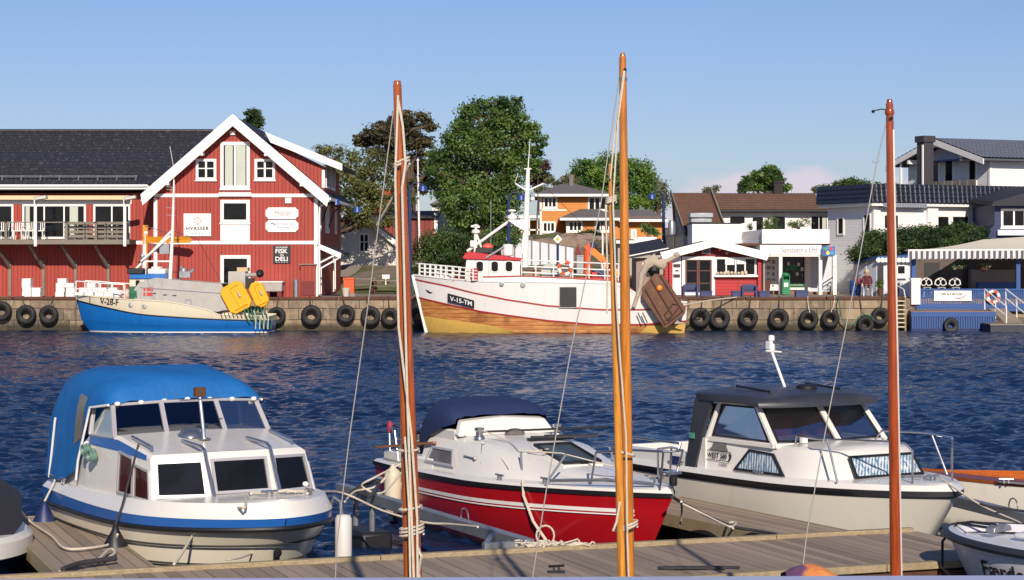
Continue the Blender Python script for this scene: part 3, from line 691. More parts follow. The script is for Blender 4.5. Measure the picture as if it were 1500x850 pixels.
 c=V((fx(516,Y),Y-.1,1.57)); mb=MB(); mb.lathe([(.19,0),(.2,.2),(.17,.2),(.15,.16),(.02,.16)],c,'z',16); solo('flower_pot','low grey flower pot beside the taller pot','flower pot',mb,paint('grey_pot',S(138,132,126),.8))
build_red_extras()
# ------------------------------------------------------------------ houses behind the quay
def hip_roof(mb,x0,x1,y0,y1,z0,zr,rx0,rx1,ry,th=.14):
 a=[(x0,y0,z0),(x1,y0,z0),(x1,y1,z0),(x0,y1,z0)]; r0,r1=(rx0,ry,zr),(rx1,ry,zr)
 mb.add(a+[r0,r1],[(0,1,5,4),(1,2,5),(2,3,4,5),(3,0,4)])
 b=[(p[0],p[1],p[2]-th)for p in a]
 mb.add(a+b,[(0,4,5,1),(1,5,6,2),(2,6,7,3),(3,7,4,0),(4,7,6,5)])
 return mb
def build_white_cottage():
 Y=127.0; n=paint('lime_washed_wall',S(214,208,196),.85,var=.1,vs=.8,dirt=.25,bump=.3,bs=6)
 t=thing('white_cottage','white washed gabled cottage on a grassy rise behind the tree, one small window','house',(fx(545,Y),Y,3.0))
 x0,x1,zb=fx(455,Y),fx(583,Y),2.4; xa,za=fx(520,Y),fz(310,Y); ze=fz(355,Y)
 mb=MB(); mb.prism([(x0,Y,zb),(x1,Y,zb),(x1,Y,ze),(xa,Y,za),(x0,Y,ze)],(0,11,0)); part(t,'wall',mb,n,smooth=0)
 ex,ez=fx(586,Y),fz(359,Y)
 part(t,'roof',tile_roof((ex,Y-.35,ez),(0,11.6,0),(xa-ex,0,za+.12-ez),36,12),M['roof_brown'],smooth=45)
 ex=fx(448,Y); part(t,'roof',tile_roof((ex,Y-.35,ez),(0,11.6,0),(xa-ex,0,za+.12-ez),36,12),M['roof_brown'],smooth=45)
 mb=MB(); e2=fx(588,Y); mb.prism([(xa,Y-.42,za+.18),(e2,Y-.42,ez+.02),(e2-.15,Y-.42,ez-.26),(xa,Y-.42,za-.1)],(0,.05,0)); mb.prism([(xa,Y-.42,za+.18),(ex,Y-.42,ez+.06),(ex,Y-.42,ez-.22),(xa,Y-.42,za-.1)],(0,.05,0)); part(t,'barge_board',mb,M['white'])
 mb=MB(); mb.box(x0-.05,x1+.05,Y-.06,Y-.004,zb,fz(389,Y)); part(t,'plinth',mb,paint('stone_plinth',S(120,112,104),.9))
 window(t,526,342,541,370,Y,2,.09,cross=True)
 # further red-roofed house and a red boarded shed
 Y=150.0
 t=thing('far_house','distant white house with an orange tiled roof seen through the pine','house',(fx(555,Y),Y,5))
 mb=MB(); mb.box(fx(545,Y),fx(592,Y),Y,Y+8,3.5,fz(313,Y)); part(t,'wall',mb,M['white'])
 part(t,'roof',tile_roof((fx(542,Y),Y-.4,fz(314,Y)),(fx(596,Y)-fx(542,Y),0,0),(0,4.2,1.9),20,10),M['roof_red'],smooth=45)
 Y=134.0
 t=thing('red_shed','red boarded shed with a white corner board behind the bushes','shed',(fx(615,Y),Y,3.5))
 mb=MB(); mb.box(fx(560,Y),fx(638,Y),Y,Y+5,3,fz(318,Y)); part(t,'wall',mb,boards('old_red_boards',S(128,46,36),'xy',.3,.14,.15),smooth=0)
 mb=MB(); mb.box(fx(636,Y),fx(641,Y),Y-.06,Y+.06,3,fz(312,Y)); part(t,'corner_board',mb,M['white'])
 mb=MB(); mb.prism([(fx(556,Y),Y-.3,fz(320,Y)),(fx(642,Y),Y-.3,fz(320,Y)),(fx(642,Y),Y-.3,fz(317,Y)),(fx(556,Y),Y-.3,fz(317,Y))],(0,6,.5)); part(t,'roof',mb,M['felt'])
 Y=141.0
 t=thing('pale_house','pale house wall glimpsed between the pine and the big green tree','house',(fx(650,Y),Y,4))
 mb=MB(); mb.box(fx(633,Y),fx(672,Y),Y,Y+7,3.5,fz(300,Y)); part(t,'wall',mb,M['clapboard'],smooth=0)
 mb=MB(); mb.prism([(fx(629,Y),Y-.4,fz(300,Y)),(fx(676,Y),Y-.4,fz(300,Y)),(fx(652,Y),Y-.4,fz(287,Y))],(0,8,0)); part(t,'roof',mb,M['roof_grey'])
 window(t,655,306,664,322,Y,1,.08)
build_white_cottage()
def build_orange():
 Y=152.0
 t=thing('orange_house','orange boarded house with white windows and grey hipped roofs on the slope','house',(fx(880,Y),Y,5.0))
 zb=4.0
 def blk(px0,px1,pt,d,y0=Y,m='orange_board',n='wall'):
  mb=MB(); mb.box(fx(px0,y0),fx(px1,y0),y0,y0+d,zb,fz(pt,y0)); return part(t,n,mb,M[m],smooth=0)
 blk(791,889,283,10)  # tower part
 blk(830,905,318,3.99,Y-4); blk(889.2,974,318,9,Y+.6)
 def hip(px0,px1,pe,pr,rp0,rp1,y0,y1,ry):
  mb=MB(); hip_roof(mb,fx(px0,y0),fx(px1,y0),y0,y1,fz(pe,y0),fz(pr,y0),fx(rp0,y0),fx(rp1,y0),ry); part(t,'roof',mb,M['roof_grey'],smooth=0)
  mb=MB(); mb.box(fx(px0,y0),fx(px1,y0),y0-.06,y0-.002,fz(pe+4.0,y0),fz(pe+.3,y0)); part(t,'fascia',mb,M['trim'])
 hip(783,897,284,265,826,846,Y-.8,Y+11,Y+5); hip(820,912,319,304.5,852,880,Y-4.8,Y+1.5,Y-1); hip(870,978,321,305,893,957,Y-.2,Y+10,Y+4)
 for a in((795.5,288,816.5,305.5,Y,3),(861,288,889,309,Y,3),(794,324.5,814,341,Y,3)):window(t,a[0],a[1],a[2],a[3],a[4],a[5],.13)
 for a in((832,323,853.5,340,Y-4,3),(871,322,893.5,340,Y-4,3),(924,336,932.5,352,Y+.6,1)):window(t,a[0],a[1],a[2],a[3],a[4],a[5],.13,pane='glass' if a[0]<900 else 'curtain')
 mb=MB()
 for(p,y0)in((791,Y),(830,Y-4)):mb.box(fx(p,y0)-.02,fx(p,y0)+.12,y0-.05,y0-.003,zb,fz(285 if p==791 else 320,y0))
 mb.box(fx(791,Y),fx(830,Y),Y-.05,Y-.003,fz(309,Y),fz(307,Y)); part(t,'trim_boards',mb,M['trim'])
 mb=MB(); mb.box(fx(834,Y+4),fx(840,Y+4),Y+4,Y+4.5,fz(275,Y),fz(253,Y)); part(t,'chimney',mb,M['roof_grey'])
 mb=MB(); mb.lathe([(.1,0),(.1,.6)],(fx(938,Y+4),Y+4,fz(311,Y)),'z',8); part(t,'vent_pipe',mb,M['grey_metal'])
 # veranda at the side of the tower
 mb=MB()
 for px in(764,775,787):mb.box(fx(px,Y)-.06,fx(px,Y)+.06,Y-.2,Y-.08,zb,fz(318,Y))
 mb.box(fx(760,Y),fx(790,Y),Y-.25,Y+3,fz(320,Y),fz(316,Y)); mb.box(fx(760,Y),fx(790,Y),Y-.2,Y-.1,fz(338,Y),fz(336,Y)); part(t,'veranda',mb,M['white'])
 mb=MB(); mb.box(fx(757,Y),fx(790,Y),Y+2.5,Y+6,zb,fz(322,Y)); part(t,'wall',mb,M['orange_board'],smooth=0)
 # white board fence in front
 Yf=128.0
 t=thing('board_fence','white board fence stepping down the slope below the orange house','fence',(fx(795,Yf),Yf,3.2))
 for i in range(8):
  a,b=741+i*12.5,741+i*12.5+11.6; s=i*2.2; mb=MB(); mb.prism([(fx(a,Yf),Yf,2.4),(fx(b,Yf),Yf,2.4),(fx(b,Yf),Yf,fz(346+s+2,Yf)),(fx(a,Yf),Yf,fz(346+s,Yf))],(0,.06,0)); part(t,'panel',mb,M['hut_blue'])
  mb=MB(); mb.box(fx(b,Yf)+.002,fx(b,Yf)+.1,Yf-.04,Yf+.1,2.4,fz(345+s+2,Yf)); part(t,'post',mb,M['grey_wood'])
  # bedrock hump
 Yr=139.0; mb=MB(); rs=random.Random(5); rows=[]
 for i in range(15):
  ph=math.pi*i/14; rows.append([])
  for k in range(28):
   a=2*math.pi*k/28; r=1+.10*math.sin(3*a+i)+.07*math.sin(7*a-2*i)+rs.uniform(-.03,.03)
   rows[-1].append((fx(845,Yr)+4.6*r*math.sin(ph)*math.cos(a),Yr+2.6*r*math.sin(ph)*math.sin(a),3.0+2.0*r*math.cos(ph)))
 mb.grid(rows,wrap=True); solo('rock_outcrop','bare brownish rock outcrop below the orange house','rock',mb,paint('bedrock',S(140,122,106),.9,var=.35,vs=1.2,dirt=.5,dcol=S(88,84,62),bump=.8,bs=4),smooth=40)
 # small red warning sign post, yellow diamond sign, blue-topped bin lids
 Y=118.0
 t=thing('road_sign','small yellow and white diamond sign on a blue pole above the fence','sign',(fx(817,Y),Y,2))
 mb=MB(); mb.tube([(fx(817,Y),Y,1.7),(fx(817,Y),Y,fz(347,Y))],.07,8); part(t,'pole',mb,M['post_blue'])
 c=P(817,350.5,Y-.09); mb=MB(); mb.obox(c,(.13,0,.13),(0,.015,0),(-.13,0,.13)); part(t,'sign_plate',mb,M['sign_white'])
 mb=MB(); mb.obox(c+V((0,-.022,0)),(.06,0,.06),(0,.004,0),(-.06,0,.06)); part(t,'sign_face',mb,M['yellow'])
 Y=120.0
 t=thing('tent_sign','dark red triangular board standing behind the fishing boat rail','sign',(fx(846,Y),Y,2.5))
 mb=MB(); mb.prism([(fx(841,Y),Y,fz(374,Y)),(fx(852,Y),Y,fz(374,Y)),(fx(846.5,Y),Y,fz(357,Y))],(0,.1,0)); part(t,'board',mb,M['dark_red'])
 mb=MB(); mb.box(fx(845.5,Y),fx(848,Y),Y+.1,Y+.2,1.9,fz(366,Y)); part(t,'post',mb,M['brown_wood'])
 Y=119.0; mb=MB(); mb.box(fx(845,Y),fx(856,Y),Y,Y+.5,1.7,fz(376,Y)); mb.prism([(fx(844.5,Y),Y-.04,fz(376,Y)+.003),(fx(856.5,Y),Y-.04,fz(376,Y)+.003),(fx(855.5,Y),Y-.04,fz(374,Y)),(fx(845.5,Y),Y-.04,fz(374,Y))],(0,.58,0)); solo('utility_box','pale grey utility box under the dark red triangular board','box',mb,M['grey_metal'])
build_orange()
def build_lamps():
 for px,py,y0,base,lb in((600,285,112,1.57,'tall blue lamp post behind the reddish mast with its spar'),(745,298,118,2.2,'blue lamp post half hidden by the fishing boat mast'),(972,296,126,1.5,'slim blue lamp post beside the brown tiled house')):
  t=thing('street_lamp',lb,'street lamp',(fx(px,y0),y0,base),group='blue street lamps')
  mb=MB(); x=fx(px,y0); zt=fz(py,y0)+.5; mb.tube([(x,y0,base),(x,y0,zt-.4),(x+.02,y0,zt)],[.12,.09,.05],8); part(t,'pole',mb,M['post_blue'])
  s=1 if px<800 else-1; mb=MB(); cx=x+s*.72; mb.tube([(x,y0,zt-.3),(x+s*.2,y0,zt+.1),(x+s*.5,y0,zt+.15),(cx,y0,zt)],.03,6); part(t,'arm',mb,M['post_blue'])
  mb=MB(); mb.lathe([(.06,.05),(.22,-.06),(.27,-.32),(.25,-.32),(.05,-.15)],(cx,y0,zt),'z',14); part(t,'lamp_shade',mb,paint('blue_lamp_shade',S(36,66,128),.4))
 Y=133.0; mb=MB(); mb.tube([(fx(615,Y),Y,3),(fx(612,Y),Y,fz(236,Y))],[.09,.05],8); mb.ball((fx(612,Y),Y,fz(235,Y)),.1,8); solo('flag_pole','bare white flag pole in front of the pine','flag pole',mb,M['white'])
 Y=150; t=thing('antenna_mast','thin steel pole standing behind the wheelhouse','pole',(fx(719,112),112,1.57)); mb=MB(); mb.tube([(fx(719,112),112,1.57),(fx(719,112),112,fz(294,112))],.03,6); part(t,'pole',mb,M['grey_metal'])
 # picnic benches on the grass
 for px,lb in((530,'picnic bench behind the orange bin'),(566,'picnic bench beside the reddish mast with its spar')):
  Y=113.5 if px<550 else 112.6; x=fx(px,Y); z=ground_z(x,Y)+.02; t=thing('picnic_bench',lb,'bench',(x,Y,z),group='picnic benches on the grass')
  mb=MB(); mb.box(x-.85,x+.85,Y-.35,Y+.35,z+.7,z+.75); part(t,'table_top',mb,M['grey_wood'])
  for s in(-1,1):
   mb=MB(); mb.box(x-.85,x+.85,Y+s*.7-.13,Y+s*.7+.13,z+.42,z+.46); part(t,'seat',mb,M['grey_wood'])
   mb=MB(); mb.bar((x+s*.6,Y-.7,z),(x+s*.6,Y-.2,z+.7),.08,.05); mb.bar((x+s*.6,Y+.7,z),(x+s*.6,Y+.2,z+.7),.08,.05); mb.bar((x+s*.6,Y-.75,z+.38),(x+s*.6,Y+.75,z+.38),.05,.08); part(t,'leg',mb,M['brown_wood'])
 Y=116.0; x=fx(565,Y); z=ground_z(x,Y); mb=MB(); mb.box(x-.2,x+.22,Y,Y+.03,fz(408,Y)-.02,fz(402,Y)-.02); mb.box(x-.03,x+.03,Y+.032,Y+.08,z-.1,fz(404,Y)); solo('grass_sign','small white notice board on a stake in the grass','sign',mb,M['sign_white'])
build_lamps()
# ------------------------------------------------------------------ brown-tiled house with shop, kiosk, white houses
def build_brown_house():
 Y=121.0
 t=thing('tiled_house','long brown tiled house with dark chimney, white upper wall and terrace over the shop','house',(fx(1120,Y),Y,1.57))
 # main body
 mb=MB(); mb.box(fx(1052,Y),fx(1216,Y),Y,Y+9,1.5,fz(309,Y)); part(t,'wall',mb,M['white'],smooth=0)
 yr=Y+4.5
 part(t,'roof',tile_roof((fx(1050,Y),Y-.6,fz(309,Y)),(fx(1222,Y)-fx(1050,Y),0,0),(-.55,yr-Y+.6,fz(283.5,yr)-fz(309,Y)),40,10),M['roof_brown'],smooth=45)
 part(t,'roof',tile_roof((fx(1050,Y),Y+9.6,fz(309,Y)),(fx(1222,Y)-fx(1050,Y),0,0),(-.55,yr-Y-9.6,fz(283.5,yr)-fz(309,Y)),40,10),M['roof_brown'],smooth=45)
 mb=MB(); mb.tube([(fx(1050,Y),Y-.62,fz(310,Y)),(fx(1218,Y),Y-.62,fz(310,Y))],.07,8); part(t,'gutter',mb,M['black'])
 # left gabled wing, its gable end towards the left, shade put into the grey
 yl=118.5; x0=fx(1009,yl); x1=fx(1056,yl); zr=fz(283,yl+4); yrr=yl+4
 za=fz(344,yl)
 part(t,'roof',tile_roof((x0-.2,yl-.2,za),(x1-x0+.5,0,0),(-.5,yrr-yl+.2,zr-za),16,16),M['roof_brown'],smooth=45)
 part(t,'roof',tile_roof((x0-.2,yl+8.2,za),(x1-x0+.5,0,0),(-.5,yrr-yl-8.2,zr-za),16,16),M['roof_brown'],smooth=45)
 mb=MB(); mb.prism([(x0-.1,yl,1.5),(x0-.45,yrr,1.5),(x0-.1,yl+8,1.5),(x0-.1,yl+8,za),(x0-.55,yrr,zr-.15),(x0-.1,yl,za)],(1.2,0,0)); part(t,'gable_wall',mb,M['clapboard_shade'],smooth=0)
 mb=MB(); mb.bar((x0-.25,yl-.3,za+.05),(x0-.75,yrr,zr+.1),.06,.28); mb.bar((x1+.3,yl-.3,za+.1),(x1-.2,yrr,zr+.2),.08,.3); part(t,'barge_board',mb,M['grey_wood'])
 # chimney
 mb=MB(); yc=yr-.4; mb.box(fx(1134,yc),fx(1147,yc),yc,yc+.7,fz(288,yc),fz(268,yc)); mb.box(fx(1133,yc),fx(1148,yc),yc-.05,yc+.75,fz(268,yc),fz(265,yc)); part(t,'chimney',mb,paint('dark_brick',S(46,40,40),.85,var=.3,vs=6))
 mb=MB(); mb.lathe([(.07,0),(.07,.5),(.12,.52),(.12,.6)],(fx(1082.5,yr),yr,fz(284,yr)),'z',8); part(t,'vent_pipe',mb,M['black'])
 for a in((1068,316,1092,337,2),(1101,317,1119,337,1),(1131,316,1151,337,1),(1187,316,1212,337,2)):window(t,a[0],a[1],a[2],a[3]+6,Y,a[4]if a[0]==1187 else 1,.05,curtain=[(.72,.95)]if a[0]==1187 else None,sill=False)
 # ground floor: shop under the terrace
 ys=112.0
 mb=MB(); mb.box(fx(1085,ys),fx(1216,ys),ys,Y-.005,fz(360,ys),fz(356.5,ys)); part(t,'terrace_slab',mb,M['brown_wood'])
 mb=MB(); y1=ys-.15; mb.box(fx(1119,y1),fx(1215,y1),y1,y1+.1,fz(357,y1),fz(336,y1)); mb.prism([(fx(1119,y1),y1,fz(357,y1)),(fx(1119,y1)-.1,y1,fz(357,y1)),(fx(1119,y1)-.1,y1,fz(336,y1)),(fx(1119,y1),y1,fz(336,y1))],(0,.1,0))
 part(t,'parapet',mb,M['clapboard'],smooth=0)
 mb=MB(); mb.prism([(fx(1118.5,y1),y1+.05,fz(357,y1)),(fx(1081,y1+4),y1+4,fz(362,y1+4)),(fx(1081,y1+4),y1+4,fz(341,y1+4)),(fx(1118.5,y1),y1+.05,fz(336,y1))],(0,.1,0)); part(t,'parapet',mb,M['clapboard'],smooth=0)
 # white box room with stepped parapet behind the kiosk
 yb=115.2
 mb=MB(); mb.prism([(fx(1014,yb),yb,1.5),(fx(1108,yb),yb,1.5),(fx(1108,yb),yb,fz(324,yb)),(fx(1084,yb),yb,fz(328,yb)),(fx(1014,yb),yb,fz(328,yb))],(0,3.2,0)); part(t,'side_room',mb,M['clapboard'],smooth=0)
 mb=MB(); mb.box(fx(1013,yb),fx(1085,yb),yb-.05,yb+3.3,fz(328,yb)+.003,fz(326.5,yb)); part(t,'coping',mb,M['felt'])
 mb=MB(); mb.box(fx(1014,yb),fx(1046,yb),yb+1,yb+2.6,fz(326,yb),fz(319,yb)); mb.box(fx(1012.5,yb),fx(1047.5,yb),yb+.9,yb+2.7,fz(319,yb)+.002,fz(311,yb)); part(t,'roof_vent',mb,M['grey_metal'],bevel=.05)
 # shop front
 yf=113.0
 mb=MB(); mb.box(fx(1108,yf),fx(1218,yf),yf,yf+6,1.5,fz(360,yf)-.01); part(t,'shop_wall',mb,M['hut_blue'],smooth=0)
 mb=MB(); mb.box(fx(1107,yf),fx(1138,yf),yf-.05,yf-.004,1.6,fz(376,yf)); part(t,'white_panel',mb,M['sign_white'])
 mb=MB(); rr=random.Random(3)
 for i in range(4):
  for j in range(5):a=1109.5+i*7; b=381+j*9; mb.box(fx(a,yf),fx(a+rr.uniform(3,5.5),yf),yf-.062,yf-.052,fz(b+rr.uniform(3,6),yf),fz(b,yf))
 part(t,'price_cards',mb,paint('printed_cards',S(150,150,150),.6,var=.4,vs=4))
 f=window(t,1145,374,1180,423,yf,1,.06,name='shop_window')
 mb=MB(); mb.box(fx(1152,yf),fx(1179,yf),yf-.03,yf-.018,fz(420,yf),fz(414,yf)); mb.box(fx(1157,yf),fx(1167,yf),yf-.03,yf-.018,fz(396,yf),fz(388,yf)); mb.box(fx(1150,yf),fx(1156,yf),yf-.03,yf-.018,fz(397,yf),fz(391,yf)); part(f,'green_poster',mb,paint('green_poster',S(24,116,66),.5,var=.2))
 mb=MB(); add_text(mb,'Is | Lodd Biffen',(fx(1154,yf),yf-.034,fz(418.6,yf)),(1,0,0),(0,0,1),22*yf/3000,2.8*yf/3000,bold=.01)
 for a,b in((1168,385),(1173,392),(1166,399),(1153,384)):mb.box(fx(a,yf),fx(a+3.5,yf),yf-.03,yf-.018,fz(b+5,yf),fz(b,yf))
 part(f,'notes',mb,M['sign_white'])
 mb=MB(); mb.box(fx(1180.5,yf),fx(1187,yf),yf-.06,yf-.004,1.6,fz(376,yf)); part(t,'pilaster',mb,M['trim'])
 # step handrail
 mb=MB(); mb.tube([P(1205,425,yf-.6),P(1205,416,yf-.6),P(1222,405,yf-.6),P(1224,405,yf-.6)],.03,6); mb.tube([P(1222,405,yf-.6),P(1222,424,yf-.6)],.03,6); part(t,'handrail',mb,M['black'])
 # verandah posts and sign board
 yp=110.0
 for px in(1143.5,1202,1223):mb=MB(); mb.box(fx(px,yp)-.09,fx(px,yp)+.09,yp,yp+.18,1.57,fz(376,yp)); part(t,'post',mb,M['trim'])
 mb=MB(); mb.box(fx(1108,yp),fx(1226,yp),yp-.02,ys+1.0,fz(376,yp),fz(373.5,yp)); part(t,'canopy',mb,M['trim'])
 # signs are their own things
 t2=thing('shop_sign','long white fascia sign with grey old-style lettering over the shop','sign',(fx(1165,yp),yp-.1,fz(373,yp)))
 mb=MB(); mb.box(fx(1113,yp),fx(1203,yp),yp-.08,yp-.03,fz(373.3,yp),fz(359,yp)); part(t2,'board',mb,M['sign_white'])
 mb=MB(); add_text(mb,"Sandseth's Eftf",(fx(1144,yp),yp-.088,fz(370.3,yp)),(1,0,0),(0,0,1),53*yp/3000,8.0*yp/3000,bold=.012,slant=.05); part(t2,'lettering',mb,paint('grey_lettering',S(150,146,150),.6))
 t2=thing('picture_sign','colourful square sign of balls and cubes hung by the shop corner','sign',(fx(1213,yp),yp-.5,fz(375,yp)))
 c=P(1213.5,368,yp-.4); mb=MB(); mb.obox(c,(.34,0,0),(0,.05,0),(0,0,.26)); mb.bar(c+V((-.3,.05,.2)),c+V((-.3,.6,.2)),.04,.04); part(t2,'board',mb,paint('sign_blue',S(46,110,176),.4),bevel=.03)
 for dx,dz,cc in((-.14,.11,(60,150,96)),(.13,.13,(196,60,100)),(-.04,-.1,(226,206,70)),(.2,-.1,(60,150,210)),(-.24,-.05,(70,70,150))):
  mb=MB(); q=c+V((dx,-.056,dz)); mb.obox(q,(.075,0,.05),(0,.006,0),(-.05,0,.075)); part(t2,'emblem',mb,paint('sign_colour',S(*cc),.4))
  # green bin
 x=fx(1151,109.5); t2=thing('litter_bin','green hooded litter bin beside the shop window','bin',(x,109.5,1.57))
 mb=MB(); mb.box(x-.2,x+.2,109.3,109.7,1.6,2.35); mb.box(x-.2,x-.16,109.3,109.7,2.352,2.62); mb.box(x+.16,x+.2,109.3,109.7,2.352,2.62); mb.box(x-.16,x+.16,109.64,109.7,2.352,2.62); part(t2,'body',mb,paint('green_bin',S(28,128,78),.45))
 mb=MB(); mb.ball((x,109.5,2.625),(.22,.22,.14),12); part(t2,'lid',mb,paint('green_bin_lid',S(28,120,74),.45))
 mb=MB(); mb.box(x-.12,x+.1,109.285,109.297,2.0,2.22); part(t2,'sticker',mb,M['sign_white'])
 for px,h,lb in((1124,18,'leaning plank of rusty wood by the shop wall'),):
  mb=MB(); mb.bar(P(1122,437,107),P(1125,411,107.6),.3,.05); solo('plank',lb,'plank',mb,M['brown_wood'])
  # doorstep
 mb=MB(); mb.box(fx(1132,111),fx(1178,111),111,112.6,1.573,1.76); mb.box(fx(1178,111),fx(1230,111),111.2,112.6,1.573,1.7); solo('door_step','brown brick step along the front of the shop','step',mb,paint('step_brick',S(132,104,82),.85,var=.3,vs=6))
build_brown_house()
def build_kiosk():
 Y=106.5
 t=thing('kiosk','red boarded kiosk with white barge boards, glass double doors and a serving hatch','kiosk',(fx(1045,Y),Y,1.57))
 x0,x1=fx(975,Y),fx(1120,Y); yf=Y-.7; ax,az=fx(1045,yf),fz(351.5,yf); lx,lz=fx(967,yf),fz(371,yf); rx,rz=fx(1128,yf),fz(371.5,yf)
 sl=(az-lz)/(ax-lx)
 mb=MB(); mb.prism([(x0,Y,1.5),(x1,Y,1.5),(x1,Y,az-.35-(x1-ax)*sl),(ax,Y,az-.35),(x0,Y,az-.35-(ax-x0)*sl)],(0,6,0)); part(t,'wall',mb,boards('kiosk_boards',S(132,26,28),'z',.14,.1),smooth=0)
 mb=MB()
 for ex,ez in((lx,lz),(rx,rz)):mb.prism([(ax,yf,az+.04),(ex,yf,ez+.04),(ex+(.16 if ex<ax else-.16),yf,ez-.36),(ax,yf,az-.36)],(0,.05,0))
 part(t,'barge_board',mb,M['trim'])
 mb=MB()
 for ex,ez in((lx,lz),(rx,rz)):mb.prism([(ax,yf+.052,az),(ex,yf+.052,ez),(ex,yf+.052,ez-.1),(ax,yf+.052,az-.1)],(0,7.2,0))
 part(t,'roof',mb,M['felt'])
 # glazed doors
 mb=MB(); mb.rframe((fx(999,Y),Y-.004,1.6),(1,0,0),(0,0,1),fx(1047,Y)-fx(999,Y),fz(376,Y)-1.6,.16,.06,(0,-1,0)); f=part(t,'door_frame',mb,M['trim'])
 for a,b in((1004.3,1022.5),(1023.2,1042)):
  mb=MB(); mb.rframe((fx(a,Y),Y-.004,1.63),(1,0,0),(0,0,1),fx(b,Y)-fx(a,Y),fz(380.5,Y)-1.63,.055,.045,(0,-1,0))
  for z in(2.2,2.85):mb.box(fx(a,Y)+.08,fx(b,Y)-.08,Y-.04,Y-.004,z,z+.05)
  d=part(t,'door',mb,paint('brown_door',S(86,52,44),.5))
  mb=MB(); mb.box(fx(a,Y)+.07,fx(b,Y)-.07,Y-.014,Y-.003,1.7,fz(382.5,Y)); part(d,'pane',mb,M['glass'])
  # serving hatch
 f=window(t,1047,377,1108,405,Y,4,.10,name='serving_hatch')
 mb=MB(); mb.box(fx(1046,Y),fx(1109,Y),Y-.35,Y-.005,fz(405,Y)-.02,fz(403,Y)); part(f,'counter',mb,M['trim'])
 mb=MB(); mb.box(fx(1062,Y),fx(1075.5,Y),Y-.075,Y-.06,fz(388,Y),fz(378.5,Y)); mb.box(fx(1079,Y),fx(1092,Y),Y-.075,Y-.06,fz(387,Y),fz(378.5,Y)); part(f,'menu_card',mb,M['sign_white'])
 mb=MB(); rr=random.Random(4)
 for i in range(9):a=1051+i*5.2; c=P(a,402-rr.uniform(0,1),Y-.2); mb.ball(c+V((0,0,.06)),(.09,.06,rr.uniform(.06,.12)),8)
 part(f,'goods',mb,paint('pale_goods',S(196,180,156),.7,var=.3,vs=8))
 mb=MB(); mb.box(fx(1047,Y),fx(1110,Y),Y-.04,Y-.004,1.62,fz(406,Y)-.05); part(t,'front_panel',mb,M['bright_red'],smooth=0)
 mb=MB(); mb.box(fx(1080.5,Y),fx(1081.5,Y),Y-.06,Y-.041,1.62,fz(406,Y)-.05); part(t,'panel_strip',mb,M['dark_red'])
 # red posts and white menu board on the left, gable vent and small lamps
 for px in(977,983.5,1114):mb=MB(); mb.box(fx(px,yf)-.09,fx(px,yf)+.09,Y-.35,Y-.17,1.57,fz(373,yf)); part(t,'post',mb,M['bright_red'],smooth=0)
 mb=MB(); mb.tube([(fx(1118,Y),Y-.3,1.6),(fx(1118,Y),Y-.3,fz(378,Y)),(fx(1112,Y),Y-.5,fz(374,Y))],.06,8); part(t,'downpipe',mb,M['alu'])
 mb=MB(); mb.box(fx(985,Y),fx(997.5,Y),Y-.06,Y-.004,1.62,fz(376,Y)); b=part(t,'menu_board',mb,M['sign_white'])
 mb=MB(); mb.box(fx(986,Y),fx(996.5,Y),Y-.07,Y-.062,fz(392,Y),fz(387,Y)); mb.box(fx(989,Y),fx(994,Y),Y-.07,Y-.062,fz(398,Y),fz(395.5,Y)); mb.box(fx(986,Y),fx(996,Y),Y-.07,Y-.062,fz(407,Y),fz(402,Y)); part(b,'picture',mb,M['ink'])
 mb=MB(); mb.rframe((fx(1028.5,Y),Y-.004,fz(372,Y)),(1,0,0),(0,0,1),12*Y/3000,10.5*Y/3000,.04,.04,(0,-1,0)); v=part(t,'gable_vent',mb,M['hut_blue'])
 mb=MB(); mb.box(fx(1029,Y),fx(1040,Y),Y-.02,Y-.003,fz(371.5,Y),fz(362,Y)); part(v,'grille',mb,paint('vent_grille',S(120,110,112),.6))
 mb=MB(); mb.box(fx(1053.5,yf),fx(1056,yf),yf+.06,yf+.2,fz(367,yf),fz(356,yf)); part(t,'ridge_beam',mb,M['bright_red'],smooth=0)
 for px in(1014.5,1065):mb=MB(); mb.ball(P(px,370.5,Y-.06),(.09,.06,.09),10); part(t,'wall_lamp',mb,M['alu'])
 # low side wing with a flat dark roof, to the left
 yw=109.0
 t=thing('side_shed','low shed with a sloping dark felt roof joined to the red kiosk','shed',(fx(950,yw),yw,1.57))
 mb=MB(); mb.box(fx(932,yw),fx(974,yw),yw,yw+4,1.5,fz(378,yw)); part(t,'wall',mb,paint('shed_wall',S(150,130,118),.8,var=.3,vs=3),smooth=0)
 mb=MB(); mb.prism([(fx(920,yw),yw-.5,fz(375,yw)),(fx(978,yw),yw-.5,fz(364,yw)),(fx(978,yw),yw-.5,fz(369,yw)),(fx(920,yw),yw-.5,fz(379,yw))],(0,6,.6)); part(t,'roof',mb,M['felt'])
 mb=MB(); mb.prism([(fx(920,yw),yw-.56,fz(374.5,yw)),(fx(978,yw),yw-.56,fz(363,yw)),(fx(978,yw),yw-.56,fz(364.5,yw)),(fx(920,yw),yw-.56,fz(376,yw))],(0,.05,0)); part(t,'edge_trim',mb,M['trim'])
 window(t,941,385,956,400,yw,2,.08)
 # pergola with planter, tank and dark boxes behind
 yw=119.0
 t=thing('flat_annex','flat roofed pale annex with a white edge in front of the orange house','annex',(fx(930,yw),yw,1.57))
 mb=MB(); mb.box(fx(905,yw),fx(968,yw),yw,yw+5,1.5,fz(357,yw)); part(t,'wall',mb,paint('annex_wall',S(170,164,150),.8,var=.15),smooth=0)
 mb=MB(); mb.box(fx(902,yw),fx(970,yw),yw-.5,yw+5.2,fz(357,yw)+.003,fz(352.5,yw)); part(t,'roof',mb,M['trim'])
 window(t,912,362,935,372,yw,3,.08)
